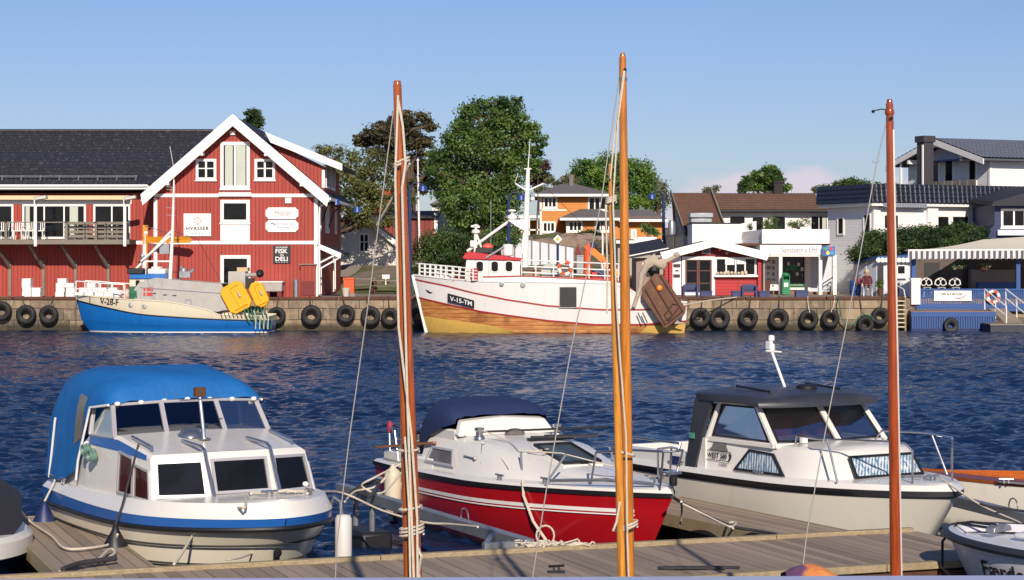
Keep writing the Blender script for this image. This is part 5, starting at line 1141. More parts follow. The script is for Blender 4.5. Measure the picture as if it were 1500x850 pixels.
def build_restaurant():
# terrace deck on piles with lattice front, awning over it, navy building behind
 Y=103.0
 t=thing('restaurant_terrace','blue boarded restaurant terrace with lattice front, white pillar and dark open room','terrace',(fx(1420,Y),Y,1.2))
 zf=1.57; x0,x1=fx(1341,Y),fx(1640,Y)
 zt,zl=fz(423,Y),fz(447,Y)
 mb=MB(); mb.box(fx(1345,Y),x1,Y+.12,Y+6,1.22,zf); part(t,'floor',mb,M['grey_wood'])
 mb=MB(); mb.box(x0,x1,Y-.06,Y+.1,zt-.09,zt); mb.box(x0,x1,Y-.06,Y+.1,zl-.12,zl+.06)
 nlat=int((x1-x0)/.115)
 for i in range(nlat):mb.box(x0+i*.115,x0+i*.115+.06,Y-.02,Y+.01,zl+.06,zt-.09)
 for j in range(7):mb.box(x0,x1,Y+.012,Y+.04,zl+.07+j*.1,zl+.13+j*.1)
 part(t,'lattice',mb,M['blue_paint'])
 mb=MB(); mb.box(x0,x1,Y-.3,Y-.065,.86,zl-.125); part(t,'fascia',mb,M['blue_paint'])
 mb=MB(); mb.box(fx(1334,Y),fx(1347,Y),Y-.2,Y+.2,1.2,fz(410,Y)); mb.box(fx(1333,Y),fx(1348,Y),Y-.25,Y+.25,fz(410,Y)+.003,fz(407.5,Y)); part(t,'pillar',mb,M['white'])
 mb=MB(); mb.box(fx(1334,Y+.5),fx(1339,Y+.5),Y+.5,Y+.7,1.6,fz(380,Y)); part(t,'post',mb,M['white'])
 for px in(1340.5,1494,1600):mb=MB(); mb.box(fx(px,Y)-.1,fx(px,Y)+.1,Y+.3,Y+.5,1.6,fz(372,Y)); part(t,'post',mb,M['blue_paint'])
 # inner room: back wall with dark openings
 yb=108.6
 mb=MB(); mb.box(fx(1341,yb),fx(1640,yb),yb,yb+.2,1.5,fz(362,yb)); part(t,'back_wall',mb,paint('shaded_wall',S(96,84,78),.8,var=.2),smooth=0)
 mb=MB(); mb.box(fx(1354,yb),fx(1376,yb),yb-.05,yb-.003,1.6,fz(385,yb)); mb.box(fx(1410,yb),fx(1418,yb),yb-.05,yb-.003,1.6,fz(382,yb)); part(t,'doorway',mb,M['black'])
 mb=MB(); mb.box(fx(1418,yb),fx(1482,yb),yb-.8,yb-.05,1.6,fz(395,yb)); part(t,'counter',mb,paint('bar_front',S(150,138,130),.7))
 mb=MB(); mb.box(fx(1433,106),fx(1490,106),106,106.5,1.58,fz(414,106)); part(t,'bench',mb,M['blue_paint'])
 # awning: cream canvas running up and back, scalloped striped valance
 ya=Y-.25
 t2=thing('awning','cream canvas awning with grey and white striped scalloped valance over the terrace','awning',(fx(1430,ya),ya,fz(368,ya)))
 A=V((fx(1330,ya),ya,fz(367,ya))); B=V((fx(1640,ya),ya,fz(365.5,ya))); C=V((fx(1640,108),108,fz(338,108))); D=V((fx(1440,108),108,fz(351,108)))
 rows=[[A+(D-A)*j/8+((B+(C-B)*j/8)-(A+(D-A)*j/8))*i/20-V((0,0,.10*math.sin(math.pi*j/8)))for i in range(21)]for j in range(9)]
 mb=MB(); mb.grid(rows); mb.grid([[p-V((0,0,.015))for p in r]for r in rows]); part(t2,'canvas',mb,paint('cream_canvas',S(232,222,200),.75,var=.04,dirt=.2,dcol=S(190,180,160)))
 n=N('striped_valance'); sp=n.new('ShaderNodeSeparateXYZ'); n.l.new(n.coord('Object'),sp.inputs[0])
 f=n.math('LESS_THAN',n.math('FRACT',n.math('DIVIDE',sp.outputs['X'],.28)),.5); n.setb(n.mix(f,S(214,210,204),S(86,90,100)),.8)
 rows=[]
 m_=200
 for j in range(4):
  rows.append([])
  for i in range(m_+1):
   p=A+(B-A)*i/m_; d=(.40+.07*abs(math.sin(math.pi*(p.x)/.28)))*j/3
   rows[-1].append((p.x,ya-.03+.06*math.sin(p.x*5.2)*j/3,p.z-d))
 mb=MB(); mb.grid(rows); part(t2,'valance',mb,n.m)
 mb=MB(); mb.tube([A,B],.05,8); part(t2,'front_bar',mb,M['white'])
 # navy building behind on the right
 yn=109.5
 t3=thing('navy_building','dark blue building with wide windows and black roof edge behind the awning','building',(fx(1490,yn),yn,1.57))
 mb=MB(); mb.prism([(fx(1455,yn),yn,1.5),(fx(1640,yn),yn,1.5),(fx(1640,yn),yn,fz(300,yn)),(fx(1457,yn),yn,fz(300,yn)),(fx(1457,yn),yn,fz(330,yn)),(fx(1430,yn),yn,fz(352,yn)),(fx(1430,yn),yn,fz(356,yn))],(0,6,0)); part(t3,'wall',mb,paint('navy_wall',S(36,46,90),.6),smooth=0)
 mb=MB(); mb.prism([(fx(1448,yn),yn-.6,fz(302,yn)),(fx(1640,yn),yn-.6,fz(302,yn)),(fx(1640,yn),yn-.6,fz(270,yn)),(fx(1510,yn),yn-.6,fz(280,yn)),(fx(1452,yn),yn-.6,fz(296,yn))],(0,7,.4)); part(t3,'roof',mb,M['felt'])
 window(t3,1466,306,1520,334,yn,3,.12,pane='glass'); window(t3,1524,306,1600,334,yn,3,.12)
 mb=MB(); mb.box(fx(1460,yn),fx(1640,yn),yn-.25,yn-.004,fz(345,yn),fz(337,yn)); part(t3,'sill_band',mb,M['hut_blue'])
 # sign on the lattice
 Ys=Y-.07
 t4=thing('terrace_sign','white banner with grey capitals and a red swoosh on the blue lattice','sign',(fx(1396,Ys),Ys,fz(441,Ys)))
 mb=MB(); mb.box(fx(1368,Ys),fx(1423,Ys),Ys-.03,Ys,fz(441,Ys),fz(426,Ys)); part(t4,'board',mb,M['sign_white'])
 mb=MB(); add_text(mb,'DEN BLÅ BRYGGE',(fx(1378,Ys),Ys-.036,fz(432.8,Ys)),(1,0,0),(0,0,1),31*Ys/3000,4.6*Ys/3000,bold=.03); part(t4,'lettering',mb,paint('grey_capitals',S(104,98,98),.6))
 mb=MB(); mb.tube([P(1397,436,Ys-.04),P(1406,438,Ys-.04),P(1412,435,Ys-.04),P(1417,430,Ys-.04)],[.01,.02,.02,.006],6); add_text(mb,'mat',(fx(1400,Ys),Ys-.036,fz(437.5,Ys)),(1,0,0),(0,0,1),6*Ys/3000,1.6*Ys/3000); part(t4,'emblem',mb,paint('red_print',S(186,70,70),.6))
 # lifebuoy on the lattice
 def buoy(c,r,lb,t=None):
  t=thing('lifebuoy',lb,'lifebuoy',c-V((0,0,r)))
  for k in range(8):
   mb=MB(); pts=[c+V((r*.78*math.cos(a),0,r*.78*math.sin(a)))for a in[2*math.pi*(k+q/5)/8 for q in range(6)]]
   mb.tube(pts,r*.22,10); part(t,'segment',mb,M['orange']if k%2 else M['sign_white'])
  mb=MB(); mb.tube([c+V((r*1.02*math.cos(a),-.02,r*1.02*math.sin(a)))for a in[2*math.pi*q/24 for q in range(24)]],r*.03,5,closed=True); part(t,'grab_line',mb,M['rope'])
 globals()['buoy']=buoy
 buoy(P(1455,435,Y-.2),.34,'orange and white lifebuoy hung on the blue lattice by the gangway')
 # white wire chairs
 for px,lb in((1358,'white bent wire chair nearest to the white pillar'),(1379,'white bent wire chair in the middle of the terrace row'),(1400,'white bent wire chair beneath the hanging green basket')):
  Yc=104.2; x=fx(px,Yc); z=zf+.003; tc=thing('wire_chair',lb,'chair',(x,Yc,z),group='white bent wire chairs on the terrace')
  mb=MB(); mb.lathe([(.2,0),(.22,.015),(.2,.03),(.02,.03)],(x,Yc,z+.45),'z',14); part(tc,'seat',mb,M['white'])
  mb=MB()
  for q in(-.14,.14):mb.tube([(x+q+.14*math.cos(a),Yc+.2,z+.72+.16*math.sin(a))for a in[2*math.pi*k/14 for k in range(14)]],.022,6,closed=True)
  mb.tube([(x+.29*math.cos(a),Yc+.21,z+.6+.34*math.sin(a))for a in[math.pi*k/14 for k in range(15)]],.025,6); part(tc,'backrest',mb,M['white'])
  for sx in(-1,1):
   for sy in(-1,1):mb=MB(); mb.tube([(x+sx*.2,Yc+sy*.2,z),(x+sx*.15,Yc+sy*.15,z+.447)],.02,6); part(tc,'leg',mb,M['white'])
   # hanging baskets
 for px,py,lb,mm,pm in((1402,390,'hanging basket of green leaves and white flowers under the awning','leaf_shrub','white_petal'),(1441,392,'hanging basket of pale flowers above the blue bench','leaf_grey','white_petal')):
  c=P(px,py,Y+.6); tb=thing('hanging_basket',lb,'basket',c)
  mb=MB(); mb.lathe([(.02,-.22),(.16,-.14),(.22,.0),(.2,.0),(.14,-.1),(.02,-.16)],c,'z',14); part(tb,'bowl',mb,M['brown_wood'])
  mb=MB()
  for a in(0,2.1,4.2):mb.tube([c+V((.2*math.cos(a),.2*math.sin(a),0)),c+V((0,0,.55))],.01,4)
  mb.tube([c+V((0,0,.55)),V((c.x,c.y,fz(371,Y+.6)))],.01,4); part(tb,'hanger',mb,M['black'])
  o=leaf_mesh('foliage',[((0,0,.05),(.28,.25,.16))],220,.06,M[mm],91+px); o.parent=tb
  o=leaf_mesh('blossom',[((0,-.1,-.05 if px<1420 else.05),(.2 if px<1420 else.3,.15,.1))],110,.05,M[pm],92+px); o.parent=tb
  # blue barge
 yb0,yb1=99.2,102.6
 t5=thing('blue_barge','blue floating barge with ribbed side and worn brown deck below the terrace','barge',(fx(1397,yb0),yb0,0))
 bx0,bx1=fx(1335,yb0),fx(1458,yb0)
 mb=MB(); mb.box(bx0,bx1,yb0,yb1,-.3,fz(460,yb0)); part(t5,'hull',mb,M['navy'])
 mb=MB(); mb.box(bx0-.02,bx1+.02,yb0-.07,yb0-.003,fz(464,yb0),fz(457,yb0))
 for i in range(34):a=bx0+.02+i*(bx1-bx0-.1)/33.5; mb.box(a,a+.075,yb0-.06,yb0-.003,fz(482,yb0),fz(464,yb0)-.003)
 part(t5,'ribbed_side',mb,M['blue_paint'])
 mb=MB(); mb.box(bx0-.02,bx1+.02,yb0-.02,yb1+.05,fz(460,yb0)+.003,fz(456,yb0)+.0); part(t5,'deck',mb,paint('rusty_deck',S(140,112,96),.85,var=.25,dirt=.4,dcol=S(78,84,100)))
 c=P(1393,477,yb0-.2); mb=MB(); mb.lathe([(.13,-.08),(.2,-.13),(.33,-.12),(.38,0),(.33,.12),(.2,.13),(.13,.08),(.13,-.08)],c,'y',24); solo('tyre_fender','small tyre hung on the ribbed side of the blue barge','tyre',mb,M['rubber'],'tyre fenders along the quay',smooth=50)
 # gangway
 t6=thing('gangway','sloping gangway with white tubular rails down to a low pontoon','gangway',(fx(1475,99),99,.5))
 p0,p1=V((fx(1458,100.6),100.6,fz(452,100.6))),V((fx(1490,98.6),98.6,fz(478,98.6)))
 mb=MB(); d=(p1-p0).normalized(); sd=V((-d.y,d.x,0)).normalized(); w=sd*.55
 mb.prism([p0-w,p0+w,p1+w,p1-w],(0,0,-.1)); part(t6,'walkway',mb,paint('gangway_plate',S(140,126,112),.8,var=.2))
 for s in(-1,1):
  o_=sd*.58*s; mb=MB()
  for h in(.5,.95):mb.tube([p0+o_+V((0,0,h)),p1+o_+V((0,0,h))],.03,8)
  for q in(0,.5,1):mb.tube([p0+(p1-p0)*q+o_+V((0,0,-.05)),p0+(p1-p0)*q+o_+V((0,0,.95))],.03,8)
  part(t6,'railing',mb,M['white'])
 mb=MB(); mb.box(fx(1446,98),fx(1640,98),97.3,99.0,-.2,.32); pz=thing('low_pontoon','low dark floating pontoon at the foot of the gangway','pontoon',(fx(1500,98),98,0)); part(pz,'float',mb,paint('dark_float',S(56,60,70),.7))
 mb=MB(); mb.box(fx(1445,98),fx(1640,98),97.25,99.05,.323,.4); part(pz,'deck',mb,M['grey_wood'])
 # quay ladder
 yl=99.6
 t7=thing('quay_ladder','pale wooden ladder with handrails down the quay edge beside the mast','ladder',(fx(1320,yl),yl,0))
 mb=MB()
 for i in range(7):z=.15+i*.21; mb.box(fx(1312,yl),fx(1326,yl),yl,yl+.32,z,z+.05)
 part(t7,'rungs',mb,paint('ladder_paint',S(206,196,164),.7,var=.1))
 for px in(1311.5,1326.5):mb=MB(); x=fx(px,yl); mb.bar((x,yl+.02,0),(x,yl+.02,1.62),.06,.09); part(t7,'stile',mb,M['edge'])
 mb=MB(); mb.tube([(fx(1326,yl),yl,1.6),(fx(1324,yl),yl,2.0),(fx(1316,yl),yl+.5,2.2),(fx(1318,yl),yl+.9,1.62)],.025,6); part(t7,'handrail',mb,M['white'])
 # green mooring rope looped between tyres
 Yr=99.5
 mb=MB(); mb.tube([P(1229,434,Yr+.6),P(1229,440,Yr),P(1231,455,Yr),P(1234,468,Yr),P(1242,476,Yr),P(1252,475,Yr),P(1258,464,Yr),P(1266,461,Yr),P(1276,463,Yr),P(1280,470,Yr)],.03,6); solo('mooring_rope','pale green rope hanging in a loop from the quay edge','rope',mb,M['rope_green'])
build_restaurant()
# ------------------------------------------------------------------ hulls
def ip(lst,u):
 if isinstance(lst,(int,float)):return float(lst)
 for(a,x),(b,y)in zip(lst,lst[1:]):
  if u<=b:return x+(y-x)*(u-a)/(b-a)if b>a else y
 return lst[-1][1]
def smooth_ip(lst,u):
# gentle interpolation (Catmull-Rom) through the points of a sheer line
 if isinstance(lst,(int,float)):return float(lst)
 n=len(lst)
 for i in range(n-1):
  a,b=lst[i],lst[i+1]
  if u<=b[0]or i==n-2:
   h=b[0]-a[0]; t=min(1,max(0,(u-a[0])/h))
   m0=(b[1]-lst[i-1][1])/(b[0]-lst[i-1][0])if i>0 else(b[1]-a[1])/h
   m1=(lst[i+2][1]-a[1])/(lst[i+2][0]-a[0])if i<n-2 else(b[1]-a[1])/h
   return(2*t**3-3*t**2+1)*a[1]+(t**3-2*t**2+t)*h*m0+(-2*t**3+3*t**2)*b[1]+(t**3-t**2)*h*m1
class Hull:
# plan-view curves ('levels') stacked in height; x runs aft from the bow tip (negative), y to port
 def __init__(s,levels,nu=36,extra=(),sharp=False):
  us=sorted(set([(i/(nu-1))**1.55 for i in range(nu)]+list(extra))); s.us=us; s.L=[]
  f=ip if sharp else smooth_ip
  for lv in levels:
   pts=[]
   for u in us:
    x=lv['xb']+(lv['xs']-lv['xb'])*u; um=lv.get('um',.45); st=lv.get('st',.85)
    if u<um:g=(1-(1-u/um)**lv.get('a',2.0))**lv.get('b',.8)
    else:g=1-(1-st)*((u-um)/(1-um))**2
    pts.append(V((x,max(lv['B']*g,0),f(lv['z'],u))))
   s.L.append(pts)
 def band(s,a,b,mb=None,out=0.0,transom=True,u0=0,u1=None):
  mb=mb or MB(); u1=len(s.us)if u1 is None else u1
  for sg in(1,-1):
   rows=[[V((p.x,sg*(p.y+out),p.z))for p in s.L[k][u0:u1]]for k in range(a,b+1)]
   mb.grid(rows)
  if transom and u1==len(s.us):
   lo=[s.L[k][-1]for k in range(a,b+1)]
   mb.add([(p.x,p.y+out,p.z)for p in lo]+[(p.x,-p.y-out,p.z)for p in lo],[(i,i+1,len(lo)+i+1,len(lo)+i)for i in range(len(lo)-1)])
  return mb
 def deck(s,k,dz=0.0,inset=0.0,camber=0.0,u0=0,u1=None,n=6):
  mb=MB(); rows=[]
  for p in s.L[k][u0:u1]:
   w=max(p.y-inset,0.0); rows.append([V((p.x,w*(1-2*j/n),p.z+dz+camber*(1-(1-2*j/n)**2)))for j in range(n+1)])
  mb.grid(rows); return mb
 def rail(s,k,r,out=0.0,dz=0.0,mb=None,n=8,u0=0,flat=None):
  mb=mb or MB(); pts=[V((p.x,p.y+out,p.z+dz))for p in s.L[k][u0:]]
  line=[V((p.x,-p.y,p.z))for p in reversed(pts)]+(pts[1:]if pts[0].y<.02+out else pts)
  mb.tube(line,r,n); return mb
 def side(s,x,z,port=True):
 # a point on the hull side at local x and height z
  best=None
  for k in range(len(s.L)-1):
   A,B=s.L[k],s.L[k+1]
   def at(L):
    for p,q in zip(L,L[1:]):
     if q.x<=x<=p.x:t=(x-p.x)/(q.x-p.x)if q.x!=p.x else 0; return p+(q-p)*t
    return L[-1]
   a,b=at(A),at(B)
   if a.z<=z<=b.z+1e-6:t=(z-a.z)/(b.z-a.z)if b.z>a.z else 0; best=a.y+(b.y-a.y)*t
  y=best if best is not None else s.L[-1][-1].y
  return V((x,y if port else-y,z))
def hull_text(h,mb,s_,x0,z0,w,hh,port,bold=0.02,off=.012,right=-1,slope=0.0,slant=0):
# lettering wrapped on the hull side; right = sign of local x in reading direction
 vs,fs=text_polys(s_,bold,4); pts=[]
 for a,b in vs:
  x=x0+right*(a*w+b*hh*slant); z=z0+b*hh+slope*a*w; p=h.side(x,z,port); p.y+=off if port else-off; pts.append(p)
 mb.add(pts,fs); return mb
def rail_net(mb,posts,heights,r=.02,n=6):
# posts: list of base points; horizontal rails at the given heights
 for h in heights:mb.tube([V(p)+V((0,0,h))for p in posts],r,n)
 for p in posts:mb.tube([V(p),V(p)+V((0,0,max(heights)))],r,n)
 return mb
 # ------------------------------------------------------------------ the blue and cream fishing boat (bow to the left)
def build_blue_fisher():
 Y=97.0; Yn=95.5; O=V((fx(100,Yn),Y,0))
 t=thing('fishing_boat','blue and cream fishing boat with aluminium shelter moored at the red building','boat',O,math.pi)
 def X(px):return-(fx(px,Yn)-O.x)
 def Zz(py):return fz(py,Yn)
 Lh=-X(394)
 def zl(*p):return[(-X(px)/Lh,Zz(py))for px,py in p]
 base=dict(um=.5,a=1.9,b=.85,st=.92)
 lv=[dict(xb=-1.6,xs=-Lh+.1,B=1.0,z=-.4,**base),dict(xb=-.72,xs=-Lh+.05,B=1.42,z=[(0,.03),(1,.03)],**base),dict(xb=-.66,xs=-Lh+.05,B=1.43,z=[(0,.09),(1,.08)],**base),dict(xb=-.30,xs=-Lh,B=1.5,z=[(0,.62),(.3,.42),(.6,.34),(1,.33)],**base),dict(xb=-.29,xs=-Lh,B=1.52,z=[(0,.64),(.3,.44),(.6,.36),(1,.35)],**base),dict(xb=-.08,xs=-Lh,B=1.55,z=zl((100,442),(150,452),(200,461),(250,465),(320,469),(394,471)),**base),dict(xb=-.06,xs=-Lh,B=1.58,z=[(u,z+.06)for u,z in zl((100,442),(150,452),(200,461),(250,465),(320,469),(394,471))],**base),dict(xb=0,xs=-Lh,B=1.62,z=zl((100,434),(150,437),(200,440),(250,443),(310,456),(320,461),(394,463)),**base)]
 h=Hull(lv)
 blue=paint('hull_blue',S(20,104,180),.4,var=.1,dirt=.35,dcol=S(18,62,110),streak=True,coat=.3)
 cream=paint('hull_cream',S(216,206,180),.5,var=.06,dirt=.3,dcol=S(178,150,110),streak=True)
 mb=h.band(0,1); part(t,'bottom',mb,M['dark_red'],weld=True,smooth=50)
 part(t,'boot_stripe',h.band(1,2),M['white'],weld=True,smooth=50)
 part(t,'lower_hull',h.band(2,5),blue,weld=True,smooth=50)
 part(t,'rub_rail',h.rail(5,.035,.01,.03),M['black'])
 part(t,'topsides',h.band(5,7),cream,weld=True,smooth=50)
 part(t,'deck',h.deck(6,.1,.03),M['grey_metal'])
 mb=h.rail(7,.03,0,.01); part(t,'gunwale',mb,cream)
 mb=MB(); hull_text(h,mb,'V-28-F',X(142.5),Zz(446),-X(172)+X(142.5),.30,True,.018,off=.03,slope=-.07); part(t,'lettering',mb,M['ink'])
 for px,py in((191,447),(212,449)):c=h.side(X(px),Zz(py)); mb=MB(); mb.lathe([(.11,-.02),(.12,.02),(.08,.025),(.075,.0),(.01,.0)],c,'y',16); part(t,'porthole',mb,M['grey_metal'])
 # aluminium shelter wall along the side
 pts=[(196,424),(204,413),(228,407),(262,411),(324,416),(338,452),(318,457),(240,448),(196,441)]
 yy=1.34
 def slab(pl,y0,d,mat,nm,par=t):
  mb=MB(); mb.prism([(X(a),y0,Zz(b))for a,b in pl],(0,d,0)); return part(par,nm,mb,mat)
 sh=slab(pts,yy,.06,M['alu'],'shelter_wall'); slab([(a,b)for a,b in pts],-1.4,.06,M['alu'],'shelter_wall')
 mb=MB(); mb.add([(X(a),s*1.36,Zz(b))for s in(1,-1)for a,b in pts[:5]],[(i,i+1,6+i,5+i)for i in range(4)]); part(t,'shelter_roof',mb,M['alu'])
 mb=MB()
 for a,b in((228,431),(244,433),(258,434)):mb.box(X(a),X(a-6),yy+.062,yy+.075,Zz(b),Zz(b)+.05)
 part(sh,'slot',mb,M['black'])
 mb=MB(); mb.bar((X(204),yy+.08,Zz(421)),(X(330),yy+.08,Zz(430)),.04,.03); mb.bar((X(216),yy+.08,Zz(410)),(X(228),yy+.08,Zz(446)),.04,.03); mb.rframe((X(280),yy+.062,Zz(448)),(1,0,0),(0,0,1),.3,.3,.04,.03,(0,1,0)); part(sh,'seam',mb,M['grey_metal'])
 # small red and white flag painted as two rows of blocks on the cream side
 mb=MB()
 for a,b in((209.5,421),(214.5,421),(209.5,428.5),(214.5,428.5)):mb.box(X(a+(3 if a<212 else 9)),X(a),yy+.063,yy+.075,Zz(b+5.5),Zz(b))
 part(sh,'flag_panel',mb,paint('flag_red',S(196,60,52),.5))
 # yellow net hauler hatches on the quarter
 def tilted(c,w,hgt,ang,d,y0,nm,label=None):
  ca,sa=math.cos(ang),math.sin(ang); mb=MB(); k=.22
  pl=[(-w+k,-hgt),(w-k,-hgt),(w,-hgt+k),(w,hgt-k),(w-k,hgt),(-w+k,hgt),(-w,hgt-k),(-w,-hgt+k)]
  P_=[V((c.x-(a*ca-b*sa),y0,c.z+a*sa+b*ca))for a,b in pl]; mb.prism(P_,(0,d,0)); o=part(t,nm,mb,M['yellow'],bevel=.05)
  mb=MB()
  def pt(a,b,q=.02):return V((c.x-(a*ca-b*sa),y0+d+q,c.z+a*sa+b*ca))
  mb.tube([pt(-w*.1,hgt*.7),pt(-w*.1,-hgt*.75)],.025,6); mb.tube([pt(-w*.1,hgt*.7),pt(w*.6,hgt*.72)],.025,6); mb.tube([pt(-w*.5,-hgt*.72),pt(w*.6,-hgt*.72)],.04,6); part(o,'rib',mb,M['yellow'])
  mb=MB(); mb.tube([pt(w*.35,hgt*.25,.05),pt(w*.35,-hgt*.1,.05)],.05,8); part(o,'handle',mb,M['alu'])
 tilted(V((X(346),0,Zz(436))),.58,.70,R(28),.28,1.35,'hatch_cover'); tilted(V((X(376),0,Zz(432))),.36,.62,R(24),.24,.5,'hatch_cover')
 # slotted stern rail and coils of rope and fittings
 mb=MB()
 for i in range(7):a=322+i*5.8; mb.bar((X(a),1.58,Zz(456)),(X(a+4),1.58,Zz(466)),.09,.03)
 part(t,'stern_slots',mb,M['black'])
 mb=MB(); rr=random.Random(8)
 for i in range(7):a=358+i*5; mb.tube([(X(a),1.6,Zz(452)),(X(a+3),1.72,Zz(462)),(X(a+8+rr.uniform(-3,3)),1.7,Zz(470)),(X(a+9),1.62,Zz(482 if i>3 else 474))],.03,6)
 part(t,'rope',mb,M['rope_green'])
 mb=MB()
 for i in range(4):a=372+i*6; mb.tube([(X(a),1.62,Zz(455)),(X(a+4),1.75,Zz(464)),(X(a+3),1.68,Zz(482))],.025,6)
 part(t,'rope',mb,M['rope'])
 mb=MB(); mb.ball((X(387),1.2,Zz(473)),(.32,.3,.42),12); part(t,'fender',mb,M['navy'])
 # wheelhouse, far side forward
 mb=MB(); mb.prism([(X(184),-1.0,Zz(442)),(X(184),-1.0,Zz(410)),(X(187),-1.0,Zz(402)),(X(232),-1.0,Zz(404)),(X(232),-1.0,Zz(442))],(0,1.5,0)); w=part(t,'wheelhouse',mb,cream)
 mb=MB(); mb.box(X(238),X(184),-1.1,.6,Zz(409),Zz(402)); part(w,'roof',mb,blue,bevel=.03)
 mb=MB(); mb.box(X(205),X(181),-1.15,.65,Zz(402)+.003,Zz(393)); part(w,'visor',mb,M['black'],bevel=.04)
 mb=MB(); mb.box(X(199),X(193),.502,.515,Zz(420),Zz(411)); mb.box(X(215),X(206),.502,.515,Zz(420),Zz(411)); part(w,'pane',mb,M['glass'])
 mb=MB(); mb.box(X(236),X(210),-.9,.4,Zz(402)+.003,Zz(394)); mb.box(X(228),X(214),-.6,.2,Zz(394)+.003,Zz(391)); part(w,'life_raft',mb,M['white'],bevel=.06)
 # masts and stays
 mb=MB(); mb.tube([(X(203),0,Zz(425)),(X(203),0,Zz(358))],[.12,.08],10); mb.tube([(X(241),0,Zz(416)),(X(245),0,Zz(338)),(X(247),0,Zz(262))],[.09,.075,.04],8); mb.tube([(X(247),0,Zz(262)),(X(246),0,Zz(240)),(X(241),0,Zz(212))],.012,5); mb.tube([(X(190),0,Zz(395)),(X(243),0,Zz(338))],.06,8); mb.tube([(X(199),.2,Zz(383)),(X(243),.2,Zz(345))],.05,8); mb.tube([(X(203),0,Zz(383)),(X(241),0,Zz(383))],.04,6); mb.tube([(X(204),0,Zz(340)),(X(204),0,Zz(375))],.025,6)
 mb.bar((X(203),0,Zz(340)),(X(208),0,Zz(340)),.08,.1); part(t,'mast',mb,M['white'])
 mb=MB()
 for py in(303,314,272,276):mb.bar((X(236),0,Zz(py)),(X(250),0,Zz(py+1)),.025,.025)
 mb.ball((X(201),0,Zz(376)),(.14,.14,.2),10); mb.box(X(240),X(226),-.1,.1,Zz(372),Zz(357)); part(t,'fittings',mb,M['grey_metal'])
 mb=MB(); mb.tube([(X(246),0,Zz(338)),(X(282),0,Zz(350)),(X(320),.5,Zz(414))],.012,5); part(t,'stay',mb,M['rope_dark'])
 # bow rail
 mb=MB(); posts=[(X(108),1.0,Zz(433)),(X(128),1.2,Zz(434)),(X(146),1.3,Zz(436)),(X(164),1.35,Zz(437)),(X(182),1.35,Zz(438))]
 far=[(x,-y,z)for x,y,z in posts]
 for pp in(posts,far):rail_net(mb,pp,(.3,.66),.028)
 part(t,'bow_rail',mb,M['white'])
 for px,r,lb,y in((168,.22,'white round buoy on the deck',.9),(181,.27,'pink round buoy',.9)):
  mb=MB(); mb.ball((X(px),y,Zz(432)),(r,r,r*1.05),14); part(t,'buoy',mb,M['white']if px<170 else paint('pink_buoy',S(214,180,164),.5))
 mb=MB()
 for i in range(5):mb.tube([(X(190+2.2*i),1.3,Zz(420)),(X(189+2.4*i),1.42,Zz(430)),(X(191+2.2*i),1.35,Zz(440))],.04,6)
 part(t,'net',mb,M['rope_green'])
 # deck gear aft of the shelter
 mb=MB(); mb.box(X(272),X(256),-.2,.2,Zz(407),Zz(398)); mb.tube([(X(258),0,Zz(408)),(X(258),0,Zz(390))],.07,8); mb.tube([(X(264),0,Zz(404)),(X(276),0,Zz(395))],.09,8); mb.ball((X(262),0,Zz(398)),(.16,.16,.2),10); part(t,'winch',mb,M['grey_metal'])
 mb=MB(); mb.box(X(355),X(330),-.7,.5,Zz(424),Zz(398)); mb.tube([(X(345),.3,Zz(404)),(X(371),.3,Zz(403)),(X(376),.3,Zz(400))],[.1,.1,.14],10); part(t,'net_hauler',mb,M['alu'])
 mb=MB(); mb.ball((X(376),.3,Zz(401)),(.2,.2,.2),10); mb.box(X(366),X(351),-.3,.3,Zz(424),Zz(408)); part(t,'hauler_drum',mb,M['black'])
 mb=MB(); mb.box(X(358),X(342),-.5,.3,Zz(398)+.003,Zz(392)); part(t,'crate',mb,paint('pale_crate',S(196,168,130),.7))
build_blue_fisher()
